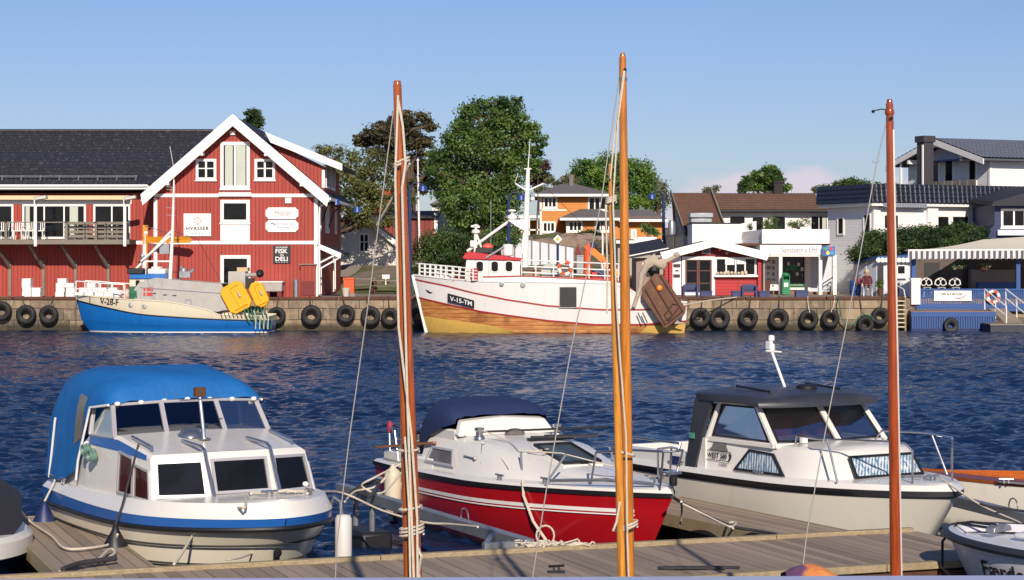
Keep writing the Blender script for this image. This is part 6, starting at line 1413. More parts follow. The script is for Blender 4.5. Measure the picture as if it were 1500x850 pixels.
# ------------------------------------------------------------------ the large white fishing boat
def build_white_fisher():
 Y=97.4; Yn=95.6; O=V((fx(603,Yn),Y,0))
 t=thing('fishing_boat','large white wooden fishing boat with varnished lower planks and red roofed wheelhouse','boat',O,math.pi)
 def X(px):return-(fx(px,Yn)-O.x)
 def Zz(py):return fz(py,Yn)
 Lh=-X(1007)
 def zl(*p):return[(-X(px)/Lh,Zz(py))for px,py in p]
 base=dict(um=.42,a=2.0,b=.8,st=.78)
 l2=zl((603,438),(650,448),(700,458),(760,466),(800,471),(870,477),(940,477),(1007,472)); l3=zl((603,411),(650,420),(690,430),(740,440),(800,449),(880,455),(950,455),(1007,450))
 top=zl((603,404),(650,409),(702,413),(800,414),(900,416),(926,427),(945,440),(1007,444))
 up=lambda l,d:[(u,z+d)for u,z in l]
 lv=[dict(xb=-1.4,xs=-Lh+.5,B=1.2,z=-.5,**base),dict(xb=-.62,xs=-Lh+.1,B=1.6,z=.0,**base),dict(xb=-.40,xs=-Lh+.05,B=1.68,z=[(0,Zz(464)),(.12,Zz(470)),(.25,Zz(476)),(.34,.12),(.36,.03),(.8,.03),(.83,.04),(.85,.34),(1,.42)],**base),dict(xb=-.22,xs=-Lh+.02,B=1.74,z=l2,**base),dict(xb=-.21,xs=-Lh+.02,B=1.75,z=up(l2,.07),**base),dict(xb=-.05,xs=-Lh,B=1.86,z=l3,**base),dict(xb=-.04,xs=-Lh,B=1.86,z=up(l3,.07),**base),dict(xb=0,xs=-Lh,B=1.95,z=top,**base)]
 h=Hull(lv,44,extra=[.34,.36,.80,.83,.85,.79,.76],sharp=True)
 white=paint('hull_white',S(222,219,213),.5,var=.05,dirt=.22,dcol=S(186,166,142),streak=True)
 redp=paint('stripe_red',S(160,30,36),.5)
 n=N('oiled_planking'); co=n.coord('Object'); sp=n.new('ShaderNodeSeparateXYZ'); n.l.new(co,sp.inputs[0])
 g=n.noise(n.coord('Object',(.5,1,5)),2.2,7,.65); c=n.mix(n.ramp(g,.3,.7),S(160,96,46),S(206,146,82)); c=n.mix(n.math('MULTIPLY',n.ramp(n.noise(co,1.0,6),.5,.72),.6),c,S(84,44,24))
 c=n.mix(n.math('LESS_THAN',n.math('FRACT',n.math('MULTIPLY',sp.outputs['Z'],5.5)),.08),c,mul(S(96,52,24),.7)); n.setb(c,.45,0,.2); woodm=n.m
 yel=paint('bottom_yellow',S(206,168,84),.55,var=.06,dirt=.3,dcol=S(150,116,60))
 part(t,'bottom',h.band(0,2),yel,weld=True,smooth=50)
 part(t,'lower_planking',h.band(2,3),woodm,weld=True,smooth=50)
 part(t,'rub_rail',h.band(3,4,out=.03),redp,weld=True,smooth=50)
 part(t,'topsides',h.band(4,5),white,weld=True,smooth=50)
 part(t,'rub_rail',h.band(5,6,out=.03),redp,weld=True,smooth=50)
 part(t,'bulwark',h.band(6,7),white,weld=True,smooth=50)
 part(t,'deck',h.deck(6,.25,.06),M['grey_wood'])
 mb=h.rail(7,.045,-.01,.02); part(t,'gunwale',mb,white)
 mb=MB(); mb.bar((.03,0,Zz(404)+.02),(-.62,0,-.05),.16,.14); part(t,'stem_post',mb,white)
 # white shelter-deck side abaft the step, red edge line on top
 def wall(sg):
  mb=MB(); us=[u for u in h.us if-X(702)/Lh<=u<=-X(928)/Lh]
  rows=[[],[]]
  for k,p in zip(h.us,h.L[7]):
   if-X(702)/Lh<=k<=-X(928)/Lh:
    zt=ip(zl((702,407),(770,405.5),(905,412.5),(928,426)),k); rows[0].append(V((p.x,sg*(p.y-.0),p.z-.02))); rows[1].append(V((p.x,sg*(p.y-.03),zt)))
  mb.grid(rows); return mb,rows[1]
 for sg in(1,-1):
  mb,tl=wall(sg); part(t,'shelter_side',mb,white); mb=MB(); mb.tube([p+V((0,0,.03))for p in tl],.035,6); part(t,'edge_line',mb,redp)
  edge=tl if sg==1 else edge
 mb=MB(); mb.grid([[V((p.x,q*p.y,p.z-.04))for q in(1,.3,-.3,-1)]for p in edge]); part(t,'upper_deck',mb,M['grey_wood'])
 # name board, portholes, hatch opening, hawse mark
 c0,c1=h.side(X(655.5),Zz(438)),h.side(X(694),Zz(438)); sl=-.19
 mb=MB(); q=[h.side(X(655),Zz(442.5),True),h.side(X(694.5),Zz(452),True),h.side(X(694.5),Zz(440.5),True),h.side(X(655),Zz(430),True)]; ym=[max(q[0].y,q[3].y)+.05,max(q[1].y,q[2].y)+.05]; q=[V((p.x,ym[0 if i in(0,3)else 1],p.z))for i,p in enumerate(q)]; mb.prism(q,(0,.03,0)); b=part(t,'name_board',mb,M['black'])
 mb=MB(); o=q[0]+V((0,.04,0)); uu=(q[1]-q[0]).normalized(); wv=(q[1]-q[0]).length; add_text(mb,'V-15-TM',o+uu*.12+V((0,0,.08)),uu,(q[3]-q[0]).normalized(),wv-.24,.21,bold=.012); part(b,'lettering',mb,M['sign_white'])
 for px,py,r in((735,416,.10),(766,417.5,.125)):c=V((X(px),h.side(X(px),9).y if False else max(p.y for p in h.L[7]if abs(p.x-X(px))<.5),Zz(py))); mb=MB(); mb.lathe([(r,-.03),(r,.03),(r*.75,.035),(r*.7,.015),(.01,.015)],c,'y',16); part(t,'porthole',mb,M['grey_metal'])
 yh=max(p.y for p in h.L[7]if abs(p.x-X(832))<.7)-.03; mb=MB(); a,b_=X(844),X(820); mb.box(a,b_,yh-.3,yh+.03,Zz(450),Zz(421)); o=part(t,'side_hatch',mb,M['black'])
 mb=MB(); mb.rframe((a-.03,yh+.0,Zz(450)-.03),(1,0,0),(0,0,1),b_-a+.06,Zz(421)-Zz(450)+.06,.05,.03,(0,1,0)); part(o,'frame',mb,M['alu'])
 mb=MB(); p=[h.side(X(a_),Zz(b_2),True)+V((0,.02,0))for a_,b_2 in((621,425),(624,429),(628,431),(633,429.5),(628,428),(625,426))]; mb.add(p,[(0,1,2,3,4,5)]); part(t,'emblem',mb,M['ink'])
 # bow rail: white, many bars
 mb=MB(); bp=[(X(px),.35+(px-612)*.018,Zz(404+(px-612)*.09))for px in(612,620,628,636,644,652,662,672,682,693)]
 for sg in(1,-1):
  rail_net(mb,[(x,sg*min(y,1.75),z)for x,y,z in bp],(.18,.36,.56),.03)
 mb.tube([(bp[0][0],bp[0][1],bp[0][2]+.56),(bp[0][0]+.15,0,bp[0][2]+.56),(bp[0][0],-bp[0][1],bp[0][2]+.56)],.03,6); part(t,'bow_rail',mb,M['white'])
 mb=MB(); mb.box(X(700),X(690),1.4,1.75,Zz(412),Zz(393)); part(t,'locker',mb,redp,bevel=.03)
 mb=MB()
 for i in range(4):mb.box(X(699),X(691),1.752,1.765,Zz(411-i*4.6),Zz(410-i*4.6));
 mb.tube([(X(640),.4,Zz(410)),(X(640),.4,Zz(398))],.09,8); mb.tube([(X(650),0,Zz(410)),(X(650),0,Zz(400))],.08,8); mb.box(X(660),X(645),-.3,.3,Zz(412),Zz(404)); part(t,'windlass',mb,M['white'])
 mb=MB(); mb.ball((X(668),1.0,Zz(411)),(.42,.3,.16),10); part(t,'tarpaulin',mb,redp)
 # wheelhouse
 y1=1.35
 body=[(680,412),(683,380),(762,381),(763,408),(763,414),(680,414)]
 mb=MB(); mb.prism([(X(a_),-y1,Zz(b2))for a_,b2 in body],(0,2*y1,0)); w=part(t,'wheelhouse',mb,white)
 mb=MB(); mb.prism([(X(677),-y1-.1,Zz(378)),(X(681),-y1-.1,Zz(371)),(X(690),-y1-.1,Zz(369)),(X(766),-y1-.1,Zz(378.5)),(X(766),-y1-.1,Zz(382)),(X(720),-y1-.1,Zz(381)),(X(680),-y1-.1,Zz(380))],(0,2*y1+.2,0)); part(w,'roof',mb,paint('roof_red_paint',S(186,30,40),.45),bevel=.03)
 for a_,b2 in((697,708),(719,730),(740,751)):
  mb=MB(); xx0,xx1,z0,z1=X(b2),X(a_),Zz(398.5),Zz(382.8); k=.09
  pl=[(xx0+k,z0),(xx1-k,z0),(xx1,z0+k),(xx1,z1-k),(xx1-k,z1),(xx0+k,z1),(xx0,z1-k),(xx0,z0+k)]
  mb.prism([(p_[0],y1+.004,p_[1])for p_ in pl],(0,.012,0)); f=part(w,'window',mb,M['glass'])
  mb=MB(); mb.tube([(p_[0],y1+.012,p_[1])for p_ in pl],.025,6,closed=True); part(f,'gasket',mb,M['white'])
 mb=MB(); mb.box(X(686.5),X(683.5),y1-.5,y1-.02,Zz(397),Zz(382)); part(w,'window',mb,M['glass'])
 mb=MB(); mb.box(X(716.5),X(715.7),y1+.002,y1+.02,Zz(411),Zz(382)); mb.box(X(763),X(762.5),y1+.002,y1+.02,Zz(411),Zz(382)); mb.tube([(X(712),y1+.1,Zz(378)),(X(738),y1+.1,Zz(362))],.06,6); part(w,'seam',mb,M['grey_metal'])
 # gear on the roof
 mb=MB(); mb.box(X(722),X(696),-.6,.6,Zz(371),Zz(363)); part(t,'roof_locker',mb,M['black'],bevel=.03)
 mb=MB(); mb.ball((X(714),0,Zz(362)),(.27,.27,.2),12); part(t,'buoy',mb,paint('pale_red_buoy',S(222,92,76),.5))
 mb=MB(); mb.box(X(752),X(734),-.5,.5,Zz(375),Zz(362)); mb.lathe([(.25,0),(.25,.5),(.22,.55),(.0,.57)],(X(744),.6,Zz(375)),'z',14); part(t,'life_raft',mb,M['white'],bevel=.05)
 mb=MB(); mb.tube([(X(695.5),0,Zz(371)),(X(695.5),0,Zz(340))],[.09,.07],8); mb.tube([(X(704),0,Zz(362)),(X(697),0,Zz(342))],.05,6); mb.lathe([(.05,0),(.2,.08),(.2,.2),(.06,.26),(.05,.36),(.14,.4),(.14,.46),(.02,.5)],(X(696),0,Zz(343)),'z',14); mb.bar((X(689),0,Zz(330.5)),(X(702),0,Zz(331.5)),.1,.09); mb.box(X(693),X(688),-.2,.2,Zz(361),Zz(352)); part(t,'radar_mast',mb,M['white'])
 # boom, platform and main mast with cross-trees
 mb=MB(); mb.tube([(X(683),0,Zz(368)),(X(747),0,Zz(322))],.07,8); part(t,'boom',mb,M['white'])
 mb=MB(); mb.prism([(X(744),-.5,Zz(322)),(X(770),-.5,Zz(321)),(X(768),-.5,Zz(337)),(X(763),-.5,Zz(335))],(0,1.0,0)); mb.lathe([(.1,0),(.24,.1),(.24,.22),(.06,.3),(.06,.4),(.2,.44),(.2,.5),(.02,.54)],(X(750),0,Zz(322)),'z',14); part(t,'mast_platform',mb,M['white'])
 mb=MB(); mb.tube([(X(769),0,Zz(392)),(X(772),0,Zz(300)),(X(774),0,Zz(244))],[.15,.13,.09],10); mb.tube([(X(765),.3,Zz(372)),(X(769),.1,Zz(325))],.05,6)
 mb.tube([(X(774),0,Zz(244)),(X(777),0,Zz(200))],[.03,.012],6); mb.tube([(X(755),0,Zz(267)),(X(772.5),0,Zz(278)),(X(797),0,Zz(267))],.045,6); mb.bar((X(768),0,Zz(245)),(X(779),0,Zz(245)),.1,.05); mb.tube([(X(754),0,Zz(266)),(X(759),0,Zz(253))],.015,5); mb.ball((X(781),0,Zz(290)),.11,8); part(t,'mast',mb,M['white'])
 mb=MB(); mb.tube([(X(774),0,Zz(246)),(X(905),0,Zz(378))],.012,5); mb.tube([(X(772),0,Zz(300)),(X(690),0,Zz(372))],.012,5); part(t,'stay',mb,M['rope_dark'])
 # rails on the upper deck
 mb=MB(); ps=[]
 for px in(764,785,811,839,863,886,906):ps.append((X(px),1.72,Zz(ip([(764,406),(905,412),(950,413)],px))))
 rail_net(mb,ps,(.22,.50,.80),.028); rail_net(mb,[(x,-y,z)for x,y,z in ps],(.22,.50,.80),.028); part(t,'deck_rail',mb,M['white'])
 # lifebuoy on the rail (hung there: a thing of its own)
 buoy(V((fx(828,95.3),95.5,fz(393,95.5))),.36,'orange lifebuoy with white bands on the rail of the large white fishing boat')
 mb=MB(); mb.lathe([(.42,-.4),(.45,-.36),(.2,-.3),(.2,.3),(.45,.36),(.42,.4)],(X(806),.6,Zz(400)),'y',18); part(t,'net_drum',mb,paint('pale_drum',S(180,184,172),.6))
 mb=MB(); mb.box(X(797),X(768),-.4,.8,Zz(409),Zz(395)); part(t,'deck_hatch',mb,paint('tan_hatch',S(150,128,104),.7))
 mb=MB(); mb.box(X(905),X(836),.2,1.2,Zz(413),Zz(407)); mb.box(X(876),X(868),.6,1.0,Zz(407),Zz(399)); part(t,'winch_frame',mb,paint('winch_red',S(200,58,40),.5))
 # orange deck crane
 mb=MB(); mb.tube([(X(862),.3,Zz(410)),(X(862),.3,Zz(366))],[.2,.17],10); mb.bar((X(860),.3,Zz(366)),(X(868),.3,Zz(360)),.3,.35); cr=part(t,'deck_crane',mb,M['orange'])
 mb=MB(); mb.bar((X(864),.3,Zz(363)),(X(886),.3,Zz(381)),.26,.3); mb.bar((X(886),.3,Zz(379)),(X(892),.3,Zz(392)),.16,.16); part(cr,'jib',mb,paint('crane_orange',S(226,124,34),.5))
 mb=MB(); mb.lathe([(.0,0),(.2,.0),(.2,.16),(.0,.2)],(X(870),.3,Zz(362)),'z',12); part(cr,'cap',mb,M['navy'])
 mb=MB(); mb.box(X(888),X(868),-.2,.4,Zz(411),Zz(396)); mb.tube([(X(870),.5,Zz(396)),(X(884),.5,Zz(402))],.06,6); part(t,'engine_box',mb,M['navy'])
 mb=MB(); mb.box(X(908),X(894),.3,.9,Zz(411),Zz(393)); part(t,'hydraulic_box',mb,M['orange'])
 mb=MB(); mb.box(X(907),X(899),.9,1.0,Zz(403),Zz(396)); part(t,'hazard_plate',mb,M['yellow'])
 mb=MB(); mb.tube([(X(885),.2,Zz(410)),(X(885),.2,Zz(330))],[.05,.04],8); part(t,'aft_mast',mb,M['white'])
 # stern gallows, a bent tubular frame
 gm=paint('gallows_paint',S(176,160,140),.7,dirt=.4,dcol=S(120,92,70),var=.12)
 mb=MB(); mb.tube([(X(928),1.9,Zz(450)),(X(938),1.9,Zz(420)),(X(940),1.9,Zz(402)),(X(948),1.9,Zz(388)),(X(958),1.9,Zz(383))],[.09,.11,.15,.2,.2],10); mb.bar((X(946),1.9,Zz(388)),(X(962),1.9,Zz(377)),.3,.42); mb.tube([(X(957),1.9,Zz(384)),(X(969),1.9,Zz(389)),(X(974),1.9,Zz(384)),(X(988),1.9,Zz(377)),(X(993),1.9,Zz(374))],[.18,.22,.12,.1,.14],10); mb.tube([(X(969),1.9,Zz(388)),(X(968),1.9,Zz(410))],.1,8)
 mb.ball((X(991),1.9,Zz(374)),.16,8); mb.ball((X(969),1.9,Zz(387)),(.26,.2,.28),10)
 part(t,'gallows',mb,gm)
 mb=MB(); mb.ball((X(958),1.75,Zz(393)),(.3,.3,.34),10); mb.box(X(968),X(948),1.2,1.7,Zz(406),Zz(388)); part(t,'block',mb,M['black'])
 # rusty trawl door slung outside the quarter
 mb=MB(); ca=[(958,401),(970,402),(1004,452),(1002,460),(975,481),(971,479),(940,436),(940,422)]
 mb.prism([(X(a_),2.02,Zz(b2))for a_,b2 in ca],(0,.16,0)); rust=paint('rusty_steel',S(104,74,58),.9,var=.3,vs=4,dirt=.6,dcol=S(142,104,78),bump=.6,bs=14)
 td=part(t,'trawl_door',mb,rust,bevel=.03)
 mb=MB(); y_=2.2
 for a_,b_2 in(((966,404),(999,456)),((953,410),(984,462)),((999,456),(976,474)),((984,462),(974,470)),((944,424),(974,476))):mb.bar((X(a_[0]),y_,Zz(a_[1])),(X(b_2[0]),y_,Zz(b_2[1])),.06,.05,(0,1,0))
 mb.tube([(X(985),2.21,Zz(445)),(X(972),2.21,Zz(462)),(X(978),2.21,Zz(470)),(X(995),2.21,Zz(448)),(X(985),2.21,Zz(445))],.03,6); part(td,'rib',mb,paint('dark_rust',S(70,46,38),.9,var=.3))
 mb=MB(); mb.ball((X(965),2.22,Zz(422)),(.15,.12,.15),12); part(t,'float',mb,paint('orange_float',S(226,138,40),.5))
 mb=MB()
 for i in range(8):mb.tube([(X(999+(i%3)),1.9,Zz(455+i)),(X(994-i*1.2),2.0,Zz(466+i*.6)),(X(988+i*2),1.95,Zz(474))],.035,5)
 part(t,'net',mb,M['rope'])
 mb=MB()
 for a_ in(934,941):mb.bar((X(a_),1.93,Zz(458)),(X(a_+7),1.9,Zz(473)),.05,.04,(0,1,0))
 part(t,'fairlead',mb,M['black'])
 # mooring lines to the quay
 mb=MB(); mb.tube([P(612,411,97.2),P(606,432,98.5),V((fx(590,100),100.1,1.6))],.03,6); mb.tube([P(1002,447,96.5),P(1040,440,98.5),V((fx(1083,100),100.1,1.62))],.03,6); solo('mooring_rope','thin mooring lines from the large white fishing boat to the quay','rope',mb,M['rope'])
build_white_fisher()
# ------------------------------------------------------------------ moored boats in front
def lerp(a,b,t):return V(a)+(V(b)-V(a))*t
def facewin(t,q,s0,s1,t0,t1,fw,fmat,pmat,name='window',off=.012,thin=False):
# a framed window on a four-cornered face q = (bottom-left, bottom-right, top-right, top-left) seen from outside
 A,B,C,D=[V(p)for p in q]
 def pt(s,r):return lerp(lerp(A,B,s),lerp(D,C,s),r)
 n=(B-A).cross(D-A).normalized()
 o=[pt(s0,t0),pt(s1,t0),pt(s1,t1),pt(s0,t1)]; c=sum(o,V((0,0,0)))/4
 inn=[]
 for i in range(4):
  p,a,b=o[i],o[i-1],o[(i+1)%4]; d1,d2=(a-p).normalized(),(b-p).normalized()
  sn=max(.3,d1.cross(d2).length); inn.append(p+(d1+d2)*fw/sn)
 mb=MB(); vs=[p+n*.002 for p in o]+[p+n*.002 for p in inn]+[p+n*(off+.01)for p in o]+[p+n*(off+.01)for p in inn]
 fs=[]
 for i in range(4):
  j=(i+1)%4; fs+=[(8+i,8+j,12+j,12+i),(i,j,8+j,8+i),(4+j,4+i,12+i,12+j)]
 mb.add(vs,fs); f=part(t,name,mb,fmat,smooth=0)
 mb=MB(); ex=[p+(p-c)*.01 for p in inn]
 if thin:mb.add([p+n*off*.6 for p in ex],[(0,1,2,3)])
 else:mb.add([p+n*off*.6 for p in ex]+[p+n*.001 for p in ex],[(0,1,2,3),(4,7,6,5),(0,4,5,1),(1,5,6,2),(2,6,7,3),(3,7,4,0)])
 part(f,'pane',mb,pmat,smooth=0)
 return f
def ringloft(rings,cap=True,mb=None):
 mb=mb or MB(); mb.grid(rings,wrap=True)
 if cap:b=len(mb.v)-len(rings[-1]); mb.f.append(tuple(range(b,len(mb.v)))); mb.m.append(0)
 return mb
def cleat(mb,p,d=(1,0,0)):
 p,d=V(p),V(d); mb.bar(p-d*.03,p-d*.03+V((0,0,.05)),.02,.02); mb.bar(p+d*.03,p+d*.03+V((0,0,.05)),.02,.02); mb.tube([p-d*.09+V((0,0,.055)),p+d*.09+V((0,0,.055))],.013,6)
gel=paint('white_gelcoat',S(224,221,212),.28,var=.03,dirt=.05,dcol=S(196,180,150),coat=.25)
cream=paint('cream_gelcoat',S(222,213,190),.32,var=.04,dirt=.2,dcol=S(190,166,124),streak=True,coat=.2,grime=.2)
canvas_n=N('blue_canvas'); co_=canvas_n.coord('Object')
canvas_n.bump(canvas_n.math('ADD',canvas_n.noise(canvas_n.coord('Object',(1,1,.5)),3.2,3),canvas_n.math('MULTIPLY',canvas_n.noise(co_,160,2),.06)),.5,.06)
canvas_c=canvas_n.mix(canvas_n.noise(co_,2,4),S(10,94,164),S(22,112,182)); canvas_blue=canvas_n.setb(canvas_c,.7)
tl_=canvas_n.new('ShaderNodeBsdfTranslucent'); canvas_n.l.new(canvas_c,tl_.inputs[0]); mx_=canvas_n.new('ShaderNodeMixShader'); mx_.inputs[0].default_value=.10; canvas_n.l.new(canvas_n.b.outputs[0],mx_.inputs[1]); canvas_n.l.new(tl_.outputs[0],mx_.inputs[2]); canvas_n.l.new(mx_.outputs[0],canvas_n.out.inputs[0])
cn=N('navy_canvas'); co_=cn.coord('Object'); cn.bump(cn.math('ADD',cn.noise(cn.coord('Object',(1,1,.6)),3,3),cn.math('MULTIPLY',cn.noise(co_,160,2),.06)),.5,.05)
canvas_navy=cn.setb(cn.mix(cn.noise(co_,2,4),S(22,36,74),S(32,50,92)),.75)
def build_blue_cruiser():
 a=R(32); O=V((-2.26,20.35,0)); t=thing('cabin_cruiser','small cream cabin cruiser with bright blue canvas hood and blue rubbing band','boat',O,a-math.pi/2)
 base=dict(um=.42,a=2.5,b=.62,st=.86)
 zs=lambda b,m,s:[(0,b),(.5,m),(1,s)]
 lv=[dict(xb=-1.1,xs=-4.15,B=.55,z=-.3,**base),dict(xb=-.60,xs=-4.3,B=.95,z=-.02,**base),dict(xb=-.46,xs=-4.34,B=.995,z=zs(.36,.33,.32),**base),dict(xb=-.42,xs=-4.34,B=1.025,z=zs(.352,.322,.312),**base),dict(xb=-.28,xs=-4.37,B=1.03,z=zs(.565,.52,.50),**base),dict(xb=-.24,xs=-4.37,B=1.058,z=zs(.557,.512,.492),**base),dict(xb=-.05,xs=-4.4,B=1.07,z=zs(.73,.655,.63),**base),dict(xb=.01,xs=-4.43,B=1.085,z=zs(.75,.675,.65),**base),dict(xb=.04,xs=-4.45,B=1.095,z=zs(.845,.795,.805),**base),dict(xb=-.02,xs=-4.42,B=1.02,z=zs(1.0,.93,.88),**base)]
 h=Hull(lv,40)
 part(t,'hull',h.band(0,6),cream,weld=True,smooth=28)
 mb=h.rail(3,.009,.002,-.012); h.rail(5,.009,.002,-.012,mb); part(t,'lap_shadow',mb,M['rope_dark'])  # dark tubes drawn in for the shadow under each plank lap
 band=paint('blue_band',S(34,96,172),.35,var=.08,dirt=.25,dcol=S(70,104,146),coat=.2)
 part(t,'blue_band',h.band(7,8,out=.005),band,weld=True,smooth=40)
 mb=h.rail(7,.028,.0,-.012); part(t,'rub_rail',mb,M['black'])
 part(t,'gunwale',h.band(8,9),gel,weld=True,smooth=40)
 part(t,'deck',h.deck(9,0.0,0,.03),gel)
 # forward cabin: three-faced front
 zb=.90
 yb=[(-.95,.36),(-1.16,.93),(-2.1,.97),(-3.05,.95)]; yt=[(-1.12,.36),(-1.33,.88),(-2.15,.91),(-3.05,.90)]; zt=[1.385,1.365,1.50,1.50]
 def ring(pl,z):return[V((x,y,zz))for(x,y),zz in zip(pl,z)]+[V((x,-y,zz))for(x,y),zz in reversed(list(zip(pl,z)))]
 r0=ring(yb,[zb]*4); r1=ring(yt,zt); k=[V((p.x*.995-.03,p.y*.955,p.z+.035))for p in r1]
 mb=MB(); mb.grid([r0,r1,k],wrap=True)
 # roof, crowned
 half=[k[i]for i in range(4)]; other=[k[7-i]for i in range(4)]
 rows=[[lerp(p,q,s/6)+V((0,0,(.0 if i==0 else.03)*(1-(2*s/6-1)**2)))for s in range(7)]for i,(p,q)in enumerate(zip(half,other))]; mb.grid(rows); part(t,'cabin',mb,gel,smooth=25)
 al=M['alu_frame']
 ft=[r0[0],r0[7],r1[7],r1[0]]  # front, bottom-left as seen from ahead is port side +y ... outside view keeps order
 facewin(t,(r0[7],r0[0],r1[0],r1[7]),.06,.94,.20,.93,.03,al,M['glass'])
 facewin(t,(r0[6],r0[7],r1[7],r1[6]),.07,.95,.15,.93,.03,al,M['glass'])
 facewin(t,(r0[0],r0[1],r1[1],r1[0]),.05,.93,.15,.93,.03,al,M['glass'])
 mb=MB(); q_=lerp(lerp(r0[0],r0[1],.78),lerp(r1[0],r1[1],.78),.27); nn_=(r0[1]-r0[0]).cross(r1[0]-r0[0]).normalized(); e_=(r0[1]-r0[0]).normalized(); f_2=nn_.cross(e_); mb.add([q_+nn_*.012+e_*.045*math.cos(x)+f_2*.026*math.sin(x)for x in[2*math.pi*i/14 for i in range(14)]],[tuple(range(14))]); part(t,'sticker',mb,M['white'])
 mb=MB(); mb.bar(lerp(r0[7],r1[7],.16)+V((.02,0,0)),lerp(r0[0],r1[0],.16)+V((.02,0,0)),.03,.02); part(t,'hatch_hinge',mb,M['black'])
 for sg,q in((-1,(r0[5],r0[6],r1[6],r1[5])),(1,(r0[1],r0[2],r1[2],r1[1]))):
  s=(lambda x:x)if sg<0 else(lambda x:1-x)
  facewin(t,q,*sorted((s(.52),s(.97))),.08,.74,.022,al,M['glass_red']); facewin(t,q,*sorted((s(.08),s(.51))),.10,.84,.022,al,M['glass_red'])
  # blue flash along the upper edge of the cabin side
 for sg in(-1,1):
  lo=[V((-3.0,sg*.919,1.40)),V((-2.15,sg*.924,1.385)),V((-1.40,sg*.894,1.345))]; hi=[V((-3.0,sg*.905,1.50)),V((-2.15,sg*.914,1.50)),V((-1.42,sg*.888,1.385))]
  mb=MB(); mb.grid([lo,hi,[p+V((0,-sg*.02,.004))for p in hi],[p+V((0,-sg*.02,-.004))for p in lo]]); part(t,'blue_flash',mb,band)
  # cockpit sides
 mb=MB()
 for sg in(-1,1):mb.prism([(-3.05,sg*.93,.88),(-4.3,sg*.86,.84),(-4.3,sg*.82,.97),(-3.05,sg*.89,1.48)],(0,-sg*.05,0))
 mb.bar((-4.32,-.85,.9),(-4.32,.85,.9),.06,.16); part(t,'cockpit_side',mb,gel)
 # windscreen: three raked panes and short wings
 b=[V((-2.2,.34,1.545)),V((-2.28,.90,1.51)),V((-3.0,.90,1.50))]; tp=[V((-2.42,.32,1.87)),V((-2.50,.84,1.845)),V((-3.0,.86,1.80))]
 my=lambda p:V((p.x,-p.y,p.z))
 mb=MB()
 for p,q in zip(b+[my(x)for x in b],tp+[my(x)for x in tp]):mb.bar(p,q,.05,.03,(1,0,0))
 for L in(b,tp):l2=[my(x)for x in reversed(L)]+L; mb.tube(l2,.018,6)
 ws=part(t,'windscreen',mb,al)
 for A,B,C,D in((my(b[0]),b[0],tp[0],my(tp[0])),(b[0],b[1],tp[1],tp[0]),(my(b[1]),my(b[0]),my(tp[0]),my(tp[1])),(b[1],b[2],tp[2],tp[1]),(my(b[2]),my(b[1]),my(tp[1]),my(tp[2]))):
  mb=MB(); nn=(B-A).cross(D-A).normalized()*.003; mb.add([A+nn,B+nn,C+nn,D+nn],[(0,1,2,3)]); part(ws,'pane',mb,M['clear'],smooth=0)
  # dark interior
 mb=MB(); mb.box(-3.3,-2.6,-.8,-.1,1.0,1.55); mb.box(-3.3,-2.7,.15,.8,1.0,1.5); part(t,'seat',mb,paint('seat_vinyl',S(98,92,86),.7))
 mb=MB(); mb.box(-4.2,-2.0,-.8,.8,.62,.7); part(t,'cockpit_floor',mb,M['black'])
 # canvas hood
 secs=[(-2.455,1.85,1.885,.865),(-2.50,1.845,2.02,.885),(-2.60,1.84,2.12,.90),(-2.85,1.81,2.185,.93),(-3.05,1.65,2.205,.95),(-3.25,1.1,2.215,.965),(-3.7,.95,2.205,.965),(-4.0,.93,2.17,.96),(-4.2,.93,2.12,.955),(-4.32,.92,2.03,.945)]
 rows=[]; m_=26
 for x,z0,z1,w in secs:
  r=[]
  for i in range(m_+1):
   ph=math.pi*i/m_; c,s_=math.cos(ph),math.sin(ph); ex=.32 if z1-z0>.6 else.7
   yy=w*math.copysign(abs(c)**ex,c); zz=z0+(z1-z0)*abs(s_)**(.34 if z1-z0>.6 else.8)
   if z1-z0>.6:yy*=1-.10*((zz-z0)/(z1-z0))**2; xs=x+.10*((zz-z0)/(z1-z0))*(x+3.0)*-.6
   else:xs=x
   r.append(V((xs,yy,zz+.012*math.sin(7*x+i))))
  rows.append(r)
 mb=MB(); mb.grid(rows); b_=len(mb.v)-(m_+1); mb.f.append(tuple(range(b_,len(mb.v)))); mb.m.append(0)
 hood=mb; cv=part(t,'canvas_hood',mb,canvas_blue,smooth=70)
 mb=MB()
 for sg in(-1,1):mb.tube([V((-2.46,sg*.9,1.85)),V((-2.9,sg*.945,1.80)),V((-3.2,sg*.97,1.2)),V((-3.28,sg*.965,.98))],.014,6); mb.tube([V((-3.95,sg*.965,1.62)),V((-4.12,sg*.955,1.15)),V((-4.2,sg*.95,.93))],.014,6)
 part(cv,'piping',mb,M['white'])
 for sg in(-1,1):
  tree_=BVHTree.FromPolygons([V(p)for p in hood.v],hood.f); rws=[]
  for j in range(9):
   rws.append([])
   for i in range(7):
    p=lerp(lerp((-3.36,0,1.36),(-3.12,0,1.46),i/6),lerp((-3.33,0,1.93),(-3.03,0,1.90),i/6),j/8); hit=tree_.ray_cast(V((p.x,sg*2,p.z)),V((0,-sg,0)))[0]
    rws[-1].append((hit if hit else V((p.x,sg*.95,p.z)))+V((0,sg*.007,0)))
  mb=MB(); mb.grid(rws); part(cv,'vinyl_window',mb,M['clear_vinyl'],smooth=60)
 mb=MB()
 for i in range(7):y=-.8+i*.267; mb.ball((-2.44-.02*abs(y),y,1.885-.03*abs(y)),(.025,.035,.025),8)
 part(cv,'fastener',mb,M['white'])
